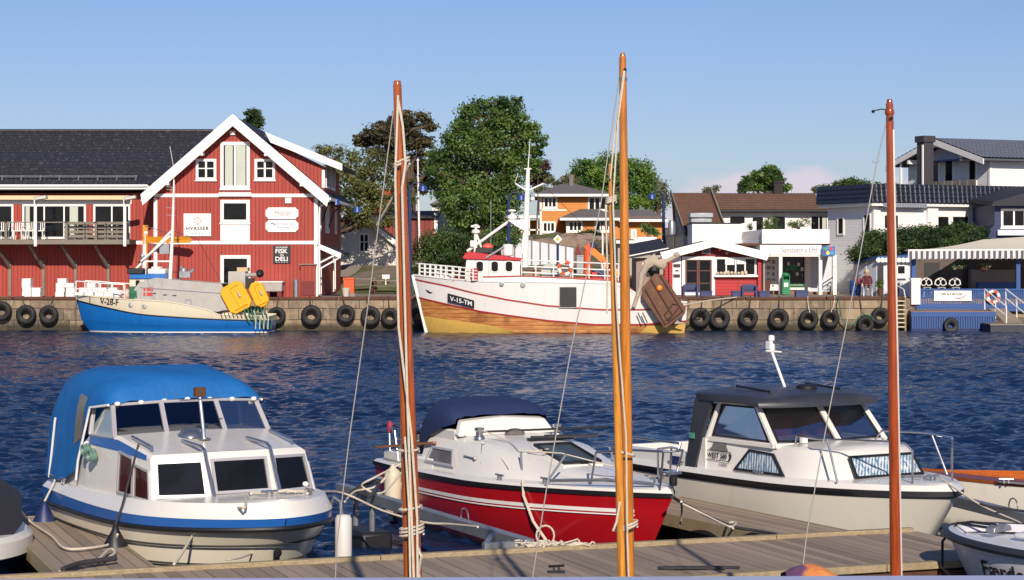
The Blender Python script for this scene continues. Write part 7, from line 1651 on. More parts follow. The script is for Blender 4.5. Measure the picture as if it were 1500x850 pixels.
 # steel grab rails
 for sg in(-1,1):
  mb=MB(); y=sg*.37; mb.tube([(-1.72,y,1.43),(-1.70,y,1.50),(-1.2,y,1.475),(-1.12,y,1.44),(-.86,y,.97),(-.84,y,.93)],.02,8); part(t,'grab_rail',mb,M['steel'])
  mb=MB(); y=sg*.80; mb.tube([(-2.05,y,1.48),(-2.03,y,1.535),(-1.5,y,1.47),(-1.48,y,1.41)],.02,8); part(t,'grab_rail',mb,M['steel'])
  # light mast, dome vent
 mb=MB(); mb.lathe([(.07,0),(.07,.012),(.02,.02)],(-1.75,-.10,1.50),'z',14); mb.tube([(-1.75,-.10,1.50),(-1.83,-.12,1.98)],.022,8); mb.tube([(-1.80,-.36,1.92),(-1.80,.12,1.93)],.008,6); part(t,'light_mast',mb,M['steel'])
 mb=MB(); mb.box(-1.87,-1.79,-.18,-.06,1.95,2.05); part(t,'nav_light',mb,M['brown_wood'],bevel=.01)
 mb=MB(); mb.lathe([(.15,0),(.14,.03),(.09,.075),(.0,.095)],(-1.95,-.17,1.515),'z',18); part(t,'roof_vent',mb,M['steel'])
 for dy in(-.12,.06):
  mb=MB(); c=V((-2.78-dy,-.955,1.33+(dy*.3))); mb.lathe([(.03,.0),(.055,.02),(.06,.10),(.05,.10),(.02,.04)],c,'y',12); mb2=mb
  for v_i in range(len(mb2.v)):x_,y_,z_=mb2.v[v_i]; mb2.v[v_i]=(x_,2*c.y-y_,z_)
  mb.ball(c+V((-.06,-.02,.02)),(.05,.04,.06),10); part(t,'horn',mb,paint('green_horn',S(96,128,116),.4))
 mb=MB(); mb.ball((-2.92,-.975,1.34),(.07,.05,.1),10); part(t,'buoy_bag',mb,M['white'])
 mb=MB(); cleat(mb,(-.35,0,1.02),(0,1,0)); cleat(mb,(-.45,.5,1.0),(1,0,0)); cleat(mb,(-4.1,-.95,.9)); cleat(mb,(-3.7,-.97,.9)); part(t,'cleat',mb,M['steel'])
 mb=MB(); rr=random.Random(2); mb.tube([(-.62+rr.uniform(-.1,.1),-.12+i*.06,1.025+rr.uniform(0,.02))for i in range(9)],.014,6); mb.tube([(-.55+rr.uniform(-.1,.1),.5-i*.05,1.02+rr.uniform(0,.02))for i in range(5)],.014,6); part(t,'rope',mb,M['rope'])
 mb=MB(); mb.tube([(-.12,-.03,.50),(-.13,-.03,.28)],.035,8); mb.ball((-.09,-.03,.49),.045,8); mb.tube([(-.06,-.03,.52),(.02,-.10,.46)],.02,6); part(t,'bow_shackle',mb,M['black'])
 mb=MB(); mb.add([h.side(-4.05,.75,False)+V((0,-.03,0)),h.side(-4.0,.75,False)+V((0,-.03,0)),h.side(-4.0,.9,False)+V((0,-.03,0)),h.side(-4.05,.9,False)+V((0,-.03,0))],[(0,1,2,3)]); part(t,'stripe',mb,M['white'])
 def wpt(p):return t_mat(t)@V(p)
 # fenders hanging on the starboard side
 for x,lb,cc in((-1.55,'white fender with a black conical end hanging from the blue banded cruiser, nearer the bow','black'),(-3.95,'white fender with a dark blue end at the stern of the blue banded cruiser','navy')):
  p=h.side(x,.55,False)+V((0,-.13,-.12)); c=wpt(p); f=thing('boat_fender',lb,'fender',c-V((0,0,.28)))
  mb=MB(); mb.lathe([(.0,-.28),(.06,-.27),(.12,-.2),(.135,-.1),(.135,.0)],c,'z',16); part(f,'body',mb,M['white'],smooth=60)
  mb=MB(); mb.lathe([(.136,.0),(.13,.04),(.04,.2),(.025,.25),(.0,.26)],c,'z',16); part(f,'cap',mb,M[cc],smooth=60)
  top=wpt((x-.15,-.86,1.49)if x>-2 else(-4.0,-.95,.92)); mb=MB(); mb.tube([c+V((0,0,.25)),wpt(h.side(x,.88,False)+V((0,-.05,0))),top],.012,6); part(f,'lanyard',mb,M['rope_dark']if x>-2 else M['rope'])
 return t
def t_mat(t):return Matrix.Translation(t.location)@Matrix.Rotation(t.rotation_euler.z,4,'Z')
M['alu_frame']=paint('aluminium_frame',S(186,184,184),.4,.3,var=.08)
M['glass_red']=glass_dark('red_curtained_glass',(.05,.012,.012,1))
cruiser=build_blue_cruiser()
def build_red_sailboat():
 a=R(30); O=V((1.76,22.5,0)); t=thing('sailboat','red hulled sailboat with white deck and navy canvas hood, mast down','boat',O,a-math.pi/2)
 base=dict(um=.50,a=1.75,b=.92,st=.78); zs=lambda*z:[(i/(len(z)-1),q)for i,q in enumerate(z)]
 lv=[dict(xb=-1.5,xs=-5.2,B=.35,z=-.35,**base),dict(xb=-.62,xs=-5.55,B=.78,z=-.02,**base),dict(xb=-.40,xs=-5.62,B=.92,z=.2,**base),dict(xb=-.22,xs=-5.68,B=1.0,z=zs(.46,.42,.42),**base),dict(xb=-.12,xs=-5.7,B=1.03,z=zs(.60,.545,.53),**base),dict(xb=-.11,xs=-5.7,B=1.035,z=zs(.642,.587,.57),**base),dict(xb=-.0,xs=-5.72,B=1.06,z=zs(.79,.735,.71),**base),dict(xb=.01,xs=-5.73,B=1.07,z=zs(.84,.785,.76),**base),dict(xb=-.03,xs=-5.7,B=1.03,z=zs(.87,.815,.79),**base)]
 h=Hull(lv,40); red=paint('red_gelcoat',S(176,20,28),.25,var=.06,dirt=.2,dcol=S(136,30,32),coat=.35,grime=.14)
 part(t,'hull',h.band(0,6),red,weld=True,smooth=50)
 n=len(h.us); i0=next(i for i,u in enumerate(h.us)if u>.05)
 part(t,'stripe',h.band(4,5,out=.004,transom=False,u0=i0),M['white'],smooth=50)
 mb=MB()
 for sg in(1,-1):mb.grid([[V((p.x,sg*(p.y-.0),p.z+dz))for p in h.L[5][i0:]]for dz in(-.072,-.058)])
 part(t,'stripe',mb,M['white'],smooth=50)
 part(t,'rub_rail',h.band(6,7,out=.02),M['black'],weld=True,smooth=50)
 part(t,'toe_rail',h.band(7,8),gel,weld=True,smooth=40); part(t,'deck',h.deck(8,0,0,.04),gel)
 # broad moulded coach roof that slopes down to the foredeck
 xs=[-.9,-1.3,-1.85,-2.35,-2.75,-3.2,-3.7,-4.0,-4.4]
 zt=[.875,.89,.955,1.06,1.15,1.19,1.215,1.22,1.22]; wb=[.20,.48,.70,.82,.86,.87,.86,.85,.84]; wt_=[.10,.34,.50,.60,.64,.66,.66,.66,.66]
 rows=[]
 for x,z,w0,w1 in zip(xs,zt,wb,wt_):
  zd=.83+(.0 if x<-1 else.03); r=[]
  for y,zz in((w0,zd-.03),(w0,zd),((w0+w1)/2+.02,zd+(z-zd)*.55),(w1,z-.02),(w1-.09,z+.01),(w1*.5,z+.03),(0,z+.04)):r.append(V((x,y,zz)))
  rows.append(r+[V((p.x,-p.y,p.z))for p in reversed(r[:-1])])
 mb=MB(); mb.grid(rows); e=len(mb.v)-len(rows[-1]); mb.f.append(tuple(range(e,len(mb.v)))); mb.m.append(0); part(t,'coach_roof',mb,gel,smooth=38)
 al=M['alu_frame']
 for sg in(-1,1):
  q=[V((-4.22,sg*.858,.86)),V((-3.42,sg*.872,.86)),V((-3.60,sg*.768,1.075)),V((-4.18,sg*.762,1.08))]
  if sg>0:q=[q[1],q[0],q[3],q[2]]
  facewin(t,q,.02,.98,.05,.95,.028,al,glass_grey,off=.016)
  # foredeck hatch
 q=[V((-1.83,-.28,1.0)),V((-1.83,.28,1.0)),V((-2.58,.28,1.175)),V((-2.58,-.28,1.175))]
 mb=MB(); nrm=V((.23,0,1)).normalized(); mb.prism([p+V((0,0,-.03))for p in q],nrm*.035); part(t,'hatch_coaming',mb,gel,bevel=.008)
 facewin(t,[p+nrm*.008 for p in q],.03,.97,.03,.97,.03,M['black'],glass_hatch,'hatch',off=.02)
 mb=MB(); mb.bar(q[0]*.5+q[1]*.5+V((.02,-.05,.04)),q[0]*.5+q[1]*.5+V((.02,.05,.04)),.03,.02); part(t,'hatch_handle',mb,M['black'])
 # raised pop-top with navy hood
 mb=MB(); mb.prism([(-3.62,-.70,1.22),(-3.62,.70,1.22),(-3.72,.60,1.40),(-3.74,.0,1.44),(-3.72,-.60,1.40)],(-.12,0,.02)); mb.box(-4.7,-3.75,-.68,-.6,1.0,1.3); mb.box(-4.7,-3.75,.6,.68,1.0,1.3); part(t,'pop_top',mb,gel,bevel=.02)
 rows=[]
 for x,z0,z1,w in((-3.78,1.38,1.47,.66),(-3.84,1.36,1.56,.70),(-4.0,1.32,1.635,.735),(-4.3,1.2,1.665,.75),(-4.5,1.05,1.645,.75),(-4.62,.95,1.56,.73)):
  r=[]
  for i in range(21):
   ph=math.pi*i/20; c,s_=math.cos(ph),math.sin(ph); r.append(V((x,w*math.copysign(abs(c)**.6,c),z0+(z1-z0)*abs(s_)**.55+.008*math.sin(i*2+x*9))))
  rows.append(r)
 mb=MB(); mb.grid(rows); e=len(mb.v)-21; mb.f.append(tuple(range(e,len(mb.v)))); mb.m.append(0); part(t,'canvas_hood',mb,canvas_navy,smooth=60)
 # cockpit seats and stern fittings
 mb=MB(); mb.box(-5.4,-4.0,-.86,-.66,.80,.93); mb.box(-5.4,-4.0,.66,.86,.80,.93); part(t,'cockpit_coaming',mb,gel,bevel=.03)
 mb=MB(); mb.bar((-5.5,-.9,.96),(-4.1,-.78,1.12),.05,.03); part(t,'hand_rail',mb,wood('teak_trim',S(150,100,64)))
 # mast step, winches, traveller
 for sg in(-1,1):
  mb=MB(); mb.lathe([(.07,0),(.065,.03),(.045,.05),(.045,.09),(.06,.11),(.06,.14),(.02,.145)],(-3.35,sg*.56,1.21),'z',16); part(t,'winch',mb,M['steel'])
  mb=MB(); mb.bar((-3.12,sg*.63,1.17),(-2.88,sg*.78,.95),.05,.02,(0,0,1)); mb.tube([(-3.3,sg*.8,1.02),(-3.02,sg*.805,1.01)],.012,6); mb.ball((-3.02,sg*.805,1.01),.025,8); mb.tube([(-2.14,sg*.66,.9),(-2.24,sg*.62,1.15)],.014,6); part(t,'deck_fittings',mb,M['grey_metal'])
 mb=MB(); mb.tube([(-3.45,-.55,1.29),(-3.2,1.2,1.30)],.014,6); mb.box(-2.95,-2.86,-.12,.5,1.20,1.235); mb.bar((-2.98,-.05,1.24),(-2.62,.7,1.25),.035,.03); mb.bar((-2.9,.1,1.255),(-2.7,.75,1.25),.03,.03); part(t,'spar',mb,M['black'])
 mb=MB(); mb.ball((-3.42,-.02,1.25),(.1,.14,.07),12); part(t,'deck_dome',mb,glass_grey)
 mb=MB(); rr=random.Random(4); mb.tube([(-3.35,-.56,1.33),(-2.9,-.4,1.22),(-2.5,-.5,1.14),(-2.0,-.2,1.13),(-1.5,.2,1.0),(-.6,.1,.97)],.008,5); mb.tube([(-2.3,-.2,1.16),(-2.6,-.68,1.05),(-2.3,-.75,.95)],.006,5); mb.tube([(-3.6,-.62,1.24),(-4.6,-.7,1.12),(-5.3,-.75,.95)],.008,5); part(t,'rope',mb,M['rope'])
 # pulpit at the bow
 mb=MB(); tb=[V((-.9,-.42,1.24)),V((-.45,-.30,1.30)),V((.02,-.13,1.31)),V((.06,0,1.31)),V((.02,.13,1.31)),V((-.45,.30,1.30)),V((-.9,.42,1.24))]; mb.tube(tb,.014,8)
 for p,q_ in((tb[0],(-.95,-.46,.87)),(tb[1],(-.55,-.34,.88)),(tb[5],(-.55,.34,.88)),(tb[6],(-.95,.46,.87)),(tb[2],(-.12,-.08,.88)),(tb[4],(-.12,.08,.88))):mb.tube([p,q_],.013,8)
 mb.tube([V((.0,-.12,1.06)),V((.03,0,1.06)),V((.0,.12,1.06))],.012,6); mb.box(-.08,.04,-.1,.1,1.07,1.085); part(t,'pulpit',mb,M['steel'])
 mb=MB(); mb.lathe([(.04,0),(.045,.03),(.045,.1),(.02,.12)],(.02,0,.93),'z',12); part(t,'bow_lamp',mb,M['black'])
 mb=MB(); mb.tube([(-1.4,-.78,.86),(-1.25,-.6,1.2)],.013,6); mb.tube([(-1.35,-.75,.9),(-.7,-.45,.95),(-.2,-.1,.93)],.02,6); cleat(mb,(-1.45,-.76,.86)); cleat(mb,(-.3,0,.93),(0,1,0)); cleat(mb,(-2.2,-.93,.84)); part(t,'fittings',mb,M['grey_metal'])
 # stern rail, motor, rope
 mb=MB()
 for sg in(-1,1):
  mb.tube([(-4.95,sg*.86,.82),(-5.1,sg*.84,1.2)],.014,8); mb.tube([(-5.35,sg*.78,.82),(-5.42,sg*.76,1.25)],.014,8); mb.tube([(-4.95,sg*.86,1.1),(-5.42,sg*.76,1.25)],.014,8)
 mb.tube([(-5.42,-.76,1.25),(-5.45,0,1.27),(-5.42,.76,1.25)],.014,8); mb.tube([(-5.42,-.76,1.25),(-3.9,-.3,1.42)],.01,6); part(t,'stern_rail',mb,M['steel'])
 mb=MB(); mb.ball((-5.40,-.76,1.22),(.05,.04,.09),8); part(t,'ribbon',mb,paint('red_ribbon',S(170,50,70),.8))
 mb=MB(); mb.box(-5.95,-5.74,-.2,.12,.72,1.12); mb.box(-5.88,-5.76,-.1,.02,-.3,.72); part(t,'outboard_motor',mb,M['black'],bevel=.05)
 # fender on the side, hanging rope
 m4=t_mat(t)
 p=h.side(-4.75,.5,False)+V((0,-.12,0)); c=m4@p; f=thing('boat_fender','cream sausage fender on the side of the red sailboat near the stern','fender',c-V((0,0,.33)))
 mb=MB(); mb.lathe([(.0,-.33),(.06,-.32),(.105,-.26),(.11,-.1),(.11,.16),(.1,.22),(.04,.26),(.02,.3),(0,.31)],c,'z',16); part(f,'body',mb,paint('old_fender',S(206,196,172),.5,dirt=.3,dcol=S(150,130,100)),smooth=60)
 mb=MB(); q1=m4@V((-4.7,-.88,.84)); mb.tube([c+V((0,0,.3)),m4@(h.side(-4.75,.77,False)+V((0,-.05,0))),q1],.01,5); part(f,'lanyard',mb,M['rope'])
 mb=MB(); mb.tube([m4@V((-1.75,-.88,.88)),m4@(h.side(-1.72,.70,False)+V((0,-.04,0))),m4@(h.side(-1.66,.4,False)+V((0,-.06,0))),m4@(h.side(-1.5,.16,False)+V((0,-.12,0))),W(850,800,.52)],.018,6); solo('mooring_rope','thick pale rope hanging down the side of the red hull to the dock','rope',mb,M['rope'])
 return t
glass_grey=glass_dark('smoked_acrylic',(.10,.09,.09,1),.18)
glass_hatch=glass_dark('hatch_acrylic',(.05,.065,.06,1),.08)
sail=build_red_sailboat()
def build_west():
 a=R(31); O=V((4.97,23.0,0)); t=thing('motorboat','white motorboat with black rubbing strip, dark grey wheelhouse roof and striped cabin curtains','boat',O,a-math.pi/2)
 base=dict(um=.40,a=2.1,b=.72,st=.88); zs=lambda*z:[(i/(len(z)-1),q)for i,q in enumerate(z)]
 lv=[dict(xb=-1.3,xs=-5.35,B=.55,z=-.3,**base),dict(xb=-.62,xs=-5.5,B=.97,z=-.02,**base),dict(xb=-.46,xs=-5.52,B=.995,z=zs(.24,.20,.2),**base),dict(xb=-.45,xs=-5.52,B=1.02,z=zs(.235,.195,.195),**base),dict(xb=-.06,xs=-5.58,B=1.05,z=zs(.72,.68,.66),**base),dict(xb=.02,xs=-5.6,B=1.085,z=zs(.75,.71,.69),**base),dict(xb=.02,xs=-5.6,B=1.085,z=zs(.81,.77,.75),**base),dict(xb=-.05,xs=-5.56,B=1.02,z=zs(.87,.83,.80),**base)]
 h=Hull(lv,40)
 part(t,'lap_shadow',h.rail(3,.008,.002,-.010),M['rope_dark'])  # thin dark line added as the shadow below the hull ledge
 part(t,'hull',h.band(0,4),cream2,weld=True,smooth=28); part(t,'rub_rail',h.band(4,6),M['black'],weld=True,smooth=60); part(t,'gunwale',h.band(6,7),gel,weld=True,smooth=60)
 part(t,'deck',h.deck(7,0,0,.03),gel)
 # fore cabin, soft cornered
 def ring(pl):return[V(p)for p in pl]+[V((p[0],-p[1],p[2]))for p in reversed(pl)]
 zb,zt=.80,1.17
 r0=ring([(-1.05,.25,zb),(-1.10,.60,zb),(-1.35,.80,zb),(-1.75,.90,zb),(-3.6,.96,zb-.02)])
 r1=ring([(-1.30,.25,zt-.02),(-1.34,.55,zt-.02),(-1.55,.72,zt-.01),(-1.90,.82,zt),(-3.6,.92,zt+.03)])
 r2=[V((p.x-.05,p.y*.94,p.z+.03))for p in r1]
 mb=MB(); mb.grid([r0,r1,r2],wrap=True); n_=len(r2); rows=[[lerp(r2[i],r2[n_-1-i],s/6)+V((0,0,(0 if i==0 else.03)*(1-(2*s/6-1)**2)))for s in range(7)]for i in range(n_//2)]; mb.grid(rows); part(t,'fore_cabin',mb,gel,smooth=40)
 cur=curtain_mat
 facewin(t,(V((-1.03,-.60,zb)),V((-1.03,.60,zb)),V((-1.275,.55,zt-.02)),V((-1.275,-.55,zt-.02))),.06,.94,.20,.90,.028,M['black'],cur,off=.018)
 def cw(x,z,sg):A_,B_,C_,D_=r0[5],r0[6],r1[6],r1[5]; p=lerp(lerp(A_,B_,(x-A_.x)/(B_.x-A_.x)),lerp(D_,C_,(x-D_.x)/(C_.x-D_.x)),(z-zb)/(zt-zb)); return V((x,p.y*(1 if sg<0 else-1),z))
 ql=[(-2.84,.85),(-1.90,.85),(-2.16,1.10),(-2.60,1.12)]
 facewin(t,[cw(x,z,-1)for x,z in ql],0,1,0,1,.028,M['black'],cur,off=.018)
 facewin(t,[cw(x,z,1)for x,z in(ql[1],ql[0],ql[3],ql[2])],0,1,0,1,.028,M['black'],cur,off=.018)
 # wheelhouse: raked panes between white pillars
 zb2,zt2=1.19,1.66
 wb=[(-1.96,.0),(-2.14,.86),(-3.42,.90)]; wtp=[(-2.40,.0),(-2.56,.80),(-3.24,.83)]
 q0=[V((x,y,zb2))for x,y in wb]; q1=[V((x,y,zt2))for x,y in wtp]; my=lambda p:V((p.x,-p.y,p.z))
 mb=MB()
 for p,q in zip(q0+[my(x)for x in q0[1:]],q1+[my(x)for x in q1[1:]]):mb.bar(p,q,.075,.045,(1,0,0))
 for L,w in((q0,.06),(q1,.05)):
  l2=[my(x)for x in reversed(L[1:])]+L
  for p,q in zip(l2,l2[1:]):mb.bar(p,q,w,w)
 wh=part(t,'wheelhouse',mb,gel,bevel=.008)
 for A,B,C,D in((q0[0],q0[1],q1[1],q1[0]),(my(q0[1]),q0[0],q1[0],my(q1[1])),(q0[1],q0[2],q1[2],q1[1]),(my(q0[2]),my(q0[1]),my(q1[1]),my(q1[2]))):
  facewin(wh,(A,B,C,D),.06,.94,.08,.93,.02,M['black'],M['clear'],off=.006,thin=True)
  # inside: red seats, pale dash, far wall
 mb=MB(); mb.box(-2.95,-2.75,-.7,-.08,.95,1.50); mb.box(-2.95,-2.75,.08,.7,.95,1.50); part(t,'seat',mb,paint('red_seat',S(128,34,34),.6),bevel=.05)
 mb=MB(); mb.box(-2.75,-2.15,-.78,.78,1.10,1.2); mb.box(-3.34,-2.1,-.84,.84,.78,.82); part(t,'dashboard',mb,M['black'])
 mb=MB(); mb.box(-3.46,-3.42,-.84,.84,.85,1.62); part(t,'bulkhead',mb,paint('dark_bulkhead',S(60,52,48),.7))
 # roof with rounded edge and trailing side panels
 roofm=paint('charcoal_roof',S(50,52,59),.45,var=.12,dirt=.2,dcol=S(96,96,100))
 pl=[(-2.16,.36),(-2.22,.70),(-2.36,.93),(-2.6,.985),(-3.5,.985),(-3.62,.93)]
 def rr_(pl_,z,k=1.0,dx=0):return[V((x+dx,y*k,z+(.02 if x>-2.5 else.05)))for x,y in pl_]+[V((x+dx,-y*k,z+(.02 if x>-2.5 else.05)))for x,y in reversed(pl_)]
 rs=[rr_(pl,1.615),rr_(pl,1.65,1.005),rr_(pl,1.69,1.0,-.02),rr_(pl,1.715,.95,-.05)]
 mb=MB(); mb.grid(rs,wrap=True); L=rs[-1]; n_=len(L); mb.grid([[lerp(L[i],L[n_-1-i],s/8)+V((0,0,(0 if i==0 else.05)*(1-(2*s/8-1)**2)))for s in range(9)]for i in range(n_//2)]); L=rs[0]; mb.grid([[lerp(L[i],L[n_-1-i],s)for s in(0,1)]for i in range(n_//2)])
 rf=part(t,'roof',mb,roofm,smooth=40)
 for sg in(-1,1):
  mb=MB(); mb.prism([(-3.27,sg*.965,1.66),(-3.60,sg*.97,1.69),(-3.70,sg*.985,1.2),(-3.78,sg*.99,.80),(-3.58,sg*.99,.80),(-3.44,sg*.975,1.25)],(0,-sg*.05,0)); part(t,'side_panel',mb,roofm)
 mb=MB()
 for sg in(-1,1):mb.prism([(-3.40,sg*.955,.82),(-3.40,sg*.955,1.2),(-3.56,sg*.95,1.2),(-3.56,sg*.96,.82)],(0,-sg*.03,0))
 part(t,'side_board',mb,gel)
 mb=MB()
 for y in(-.55,.55):mb.tube([(-2.6,y,1.77),(-2.6,y,1.80),(-3.3,y,1.84),(-3.3,y,1.79)],.014,6)
 mb.lathe([(.13,0),(.13,.05),(.10,.065),(.0,.07)],(-2.75,.12,1.80),'z',20); part(rf,'roof_fittings',mb,M['black'])
 mb=MB(); mb.tube([(-3.15,.10,1.80),(-3.40,.08,2.26)],.018,8); mb.tube([(-3.38,-.02,2.26),(-3.38,.22,2.24)],.012,6); mb.lathe([(.0,0),(.045,0),(.045,.08),(.02,.09),(.02,.12),(.04,.13),(.04,.19),(.0,.2)],(-3.40,.08,2.26),'z',12); mb.box(-3.44,-3.36,.02,.06,2.28,2.38); part(t,'light_mast',mb,M['white'])
 # cockpit and aft coaming
 mb=MB()
 for sg in(-1,1):mb.prism([(-3.6,sg*.97,.80),(-5.45,sg*.9,.78),(-5.45,sg*.87,.95),(-3.7,sg*.95,.98)],(0,-sg*.09,0))
 mb.box(-5.52,-5.42,-.86,.86,.78,.95); part(t,'cockpit_coaming',mb,gel,bevel=.02)
 mb=MB(); mb.box(-5.3,-4.0,-.78,.78,.72,.83); part(t,'cockpit_floor',mb,M['black'])
 mb=MB(); mb.tube([(-4.0,-.93,1.0),(-4.0,-.9,1.08),(-5.4,-.86,1.08),(-5.42,-.86,.96)],.016,8); part(t,'stern_rail',mb,M['steel'])
 # bow rail
 for sg in(-1,1):
  mb=MB(); mb.tube([(-2.05,sg*.62,1.2),(-1.98,sg*.66,1.32),(-1.4,sg*.82,1.33),(-.55,sg*.48,1.35),(-.42,sg*.36,1.33),(-.36,sg*.30,1.25),(-.36,sg*.30,.88)],.013,8); mb.tube([(-1.25,sg*.80,1.335),(-1.02,sg*.84,.86)],.013,8); part(t,'bow_rail',mb,M['steel'])
 mb=MB(); cleat(mb,(-.35,0,.9),(0,1,0)); mb.lathe([(.05,0),(.05,.02),(.02,.03)],(-.55,.1,.9),'z',10); mb.bar((-.75,-.15,.91),(-.5,-.05,.93),.05,.02); cleat(mb,(-2.3,-.99,.82)); cleat(mb,(-3.9,-1.0,.81)); part(t,'fittings',mb,M['grey_metal'])
 mb=MB(); mb.tube([h.side(-.55,.24)+V((.05,0,0)),h.side(-.5,.28)+V((.1,-.02,0))],.02,6); mb.ball(h.side(-.52,.16,False)+V((.02,-.01,0)),(.03,.02,.05),8); part(t,'tow_eye',mb,M['black'])
 # lettering on the cabin side: WEST 580
 y=-.972; mb=MB(); o=V((-3.30,y,.995)); nrm=V((0,-1,0))
 A,B,C,D=r0[5],r0[6],r1[6],r1[5]
 def sp(x,z,off=.012):tt=(x-A.x)/(B.x-A.x); rr2=(z-zb)/(zt-zb); p=lerp(lerp(A,B,tt),lerp(D,C,tt),rr2); return V((x,p.y-off,z))
 def tx(s_,x0,z0,w,hh,slope=0.0,bold=.01):
  vs,fs=text_polys(s_,bold); mb.add([sp(x0+a_*w,z0+b_*hh+slope*a_*w)for a_,b_ in vs],fs)
 tx('WEST 580',-3.38,.962,.38,.07,0,.02); tx('CABIN',-3.14,.88,.16,.035)
 for x0,x1,z0,z1 in((-3.44,-2.93,1.048,1.056),(-3.44,-2.93,.936,.944)):mb.add([sp(x0,z0),sp(x1,z0),sp(x1,z1),sp(x0,z1)],[(0,1,2,3)])
 for cx,s_ in((-3.44,1),(-2.95,-1)):mb.add([sp(cx,.945),sp(cx-s_*.035,.975),sp(cx-s_*.035,1.02),sp(cx,1.05),sp(cx+s_*.02,1.03),sp(cx-s_*.005,.998),sp(cx+s_*.02,.965)],[(0,1,2,3,4,5,6)])
 part(t,'lettering',mb,M['ink'])
 mb=MB(); mb.add([sp(-3.36,1.06),sp(-2.98,1.06),sp(-3.02,1.10),sp(-3.06,1.17),sp(-3.28,1.17),sp(-3.30,1.10)],[(0,1,2,3,4,5)])
 part(t,'emblem',mb,boards('grey_emblem',S(120,116,118),'x',.016,.4,.05,depth=.001))
 mb=MB(); p=h.side(-3.95,.76,False); mb.box(-4.08,-3.88,-1.012,-1.0,.83,.93); part(t,'registration_plate',mb,M['navy'])
 mb=MB(); mb.box(-3.68,-3.58,-.999,-.988,1.18,1.25); part(t,'sticker',mb,paint('green_sticker',S(80,150,130),.5))
 mb=MB(); mb.box(-2.02,-1.97,-.58,-.50,1.225,1.29); part(t,'nav_light',mb,M['white'])
 return t
cream2=paint('ivory_gelcoat',S(222,216,200),.3,var=.03,dirt=.18,dcol=S(184,166,134),streak=True,coat=.25,grime=.2)
cm=N('striped_curtain'); co_=cm.coord('Object'); sp_=cm.new('ShaderNodeSeparateXYZ'); cm.l.new(co_,sp_.inputs[0])
s_=cm.math('MULTIPLY',cm.math('ADD',sp_.outputs['X'],sp_.outputs['Y']),26.0); f_=cm.noise(cm.coord('Object',(1,1,.12)),26,3,.6)
c_=cm.mix(cm.ramp(cm.math('ADD',cm.math('MULTIPLY',cm.math('SINE',cm.math('MULTIPLY',s_,5.0)),.12),f_),.38,.62),S(84,120,146),S(206,214,214)); curtain_mat=cm.setb(c_,.35,0,.6)
west=build_west()
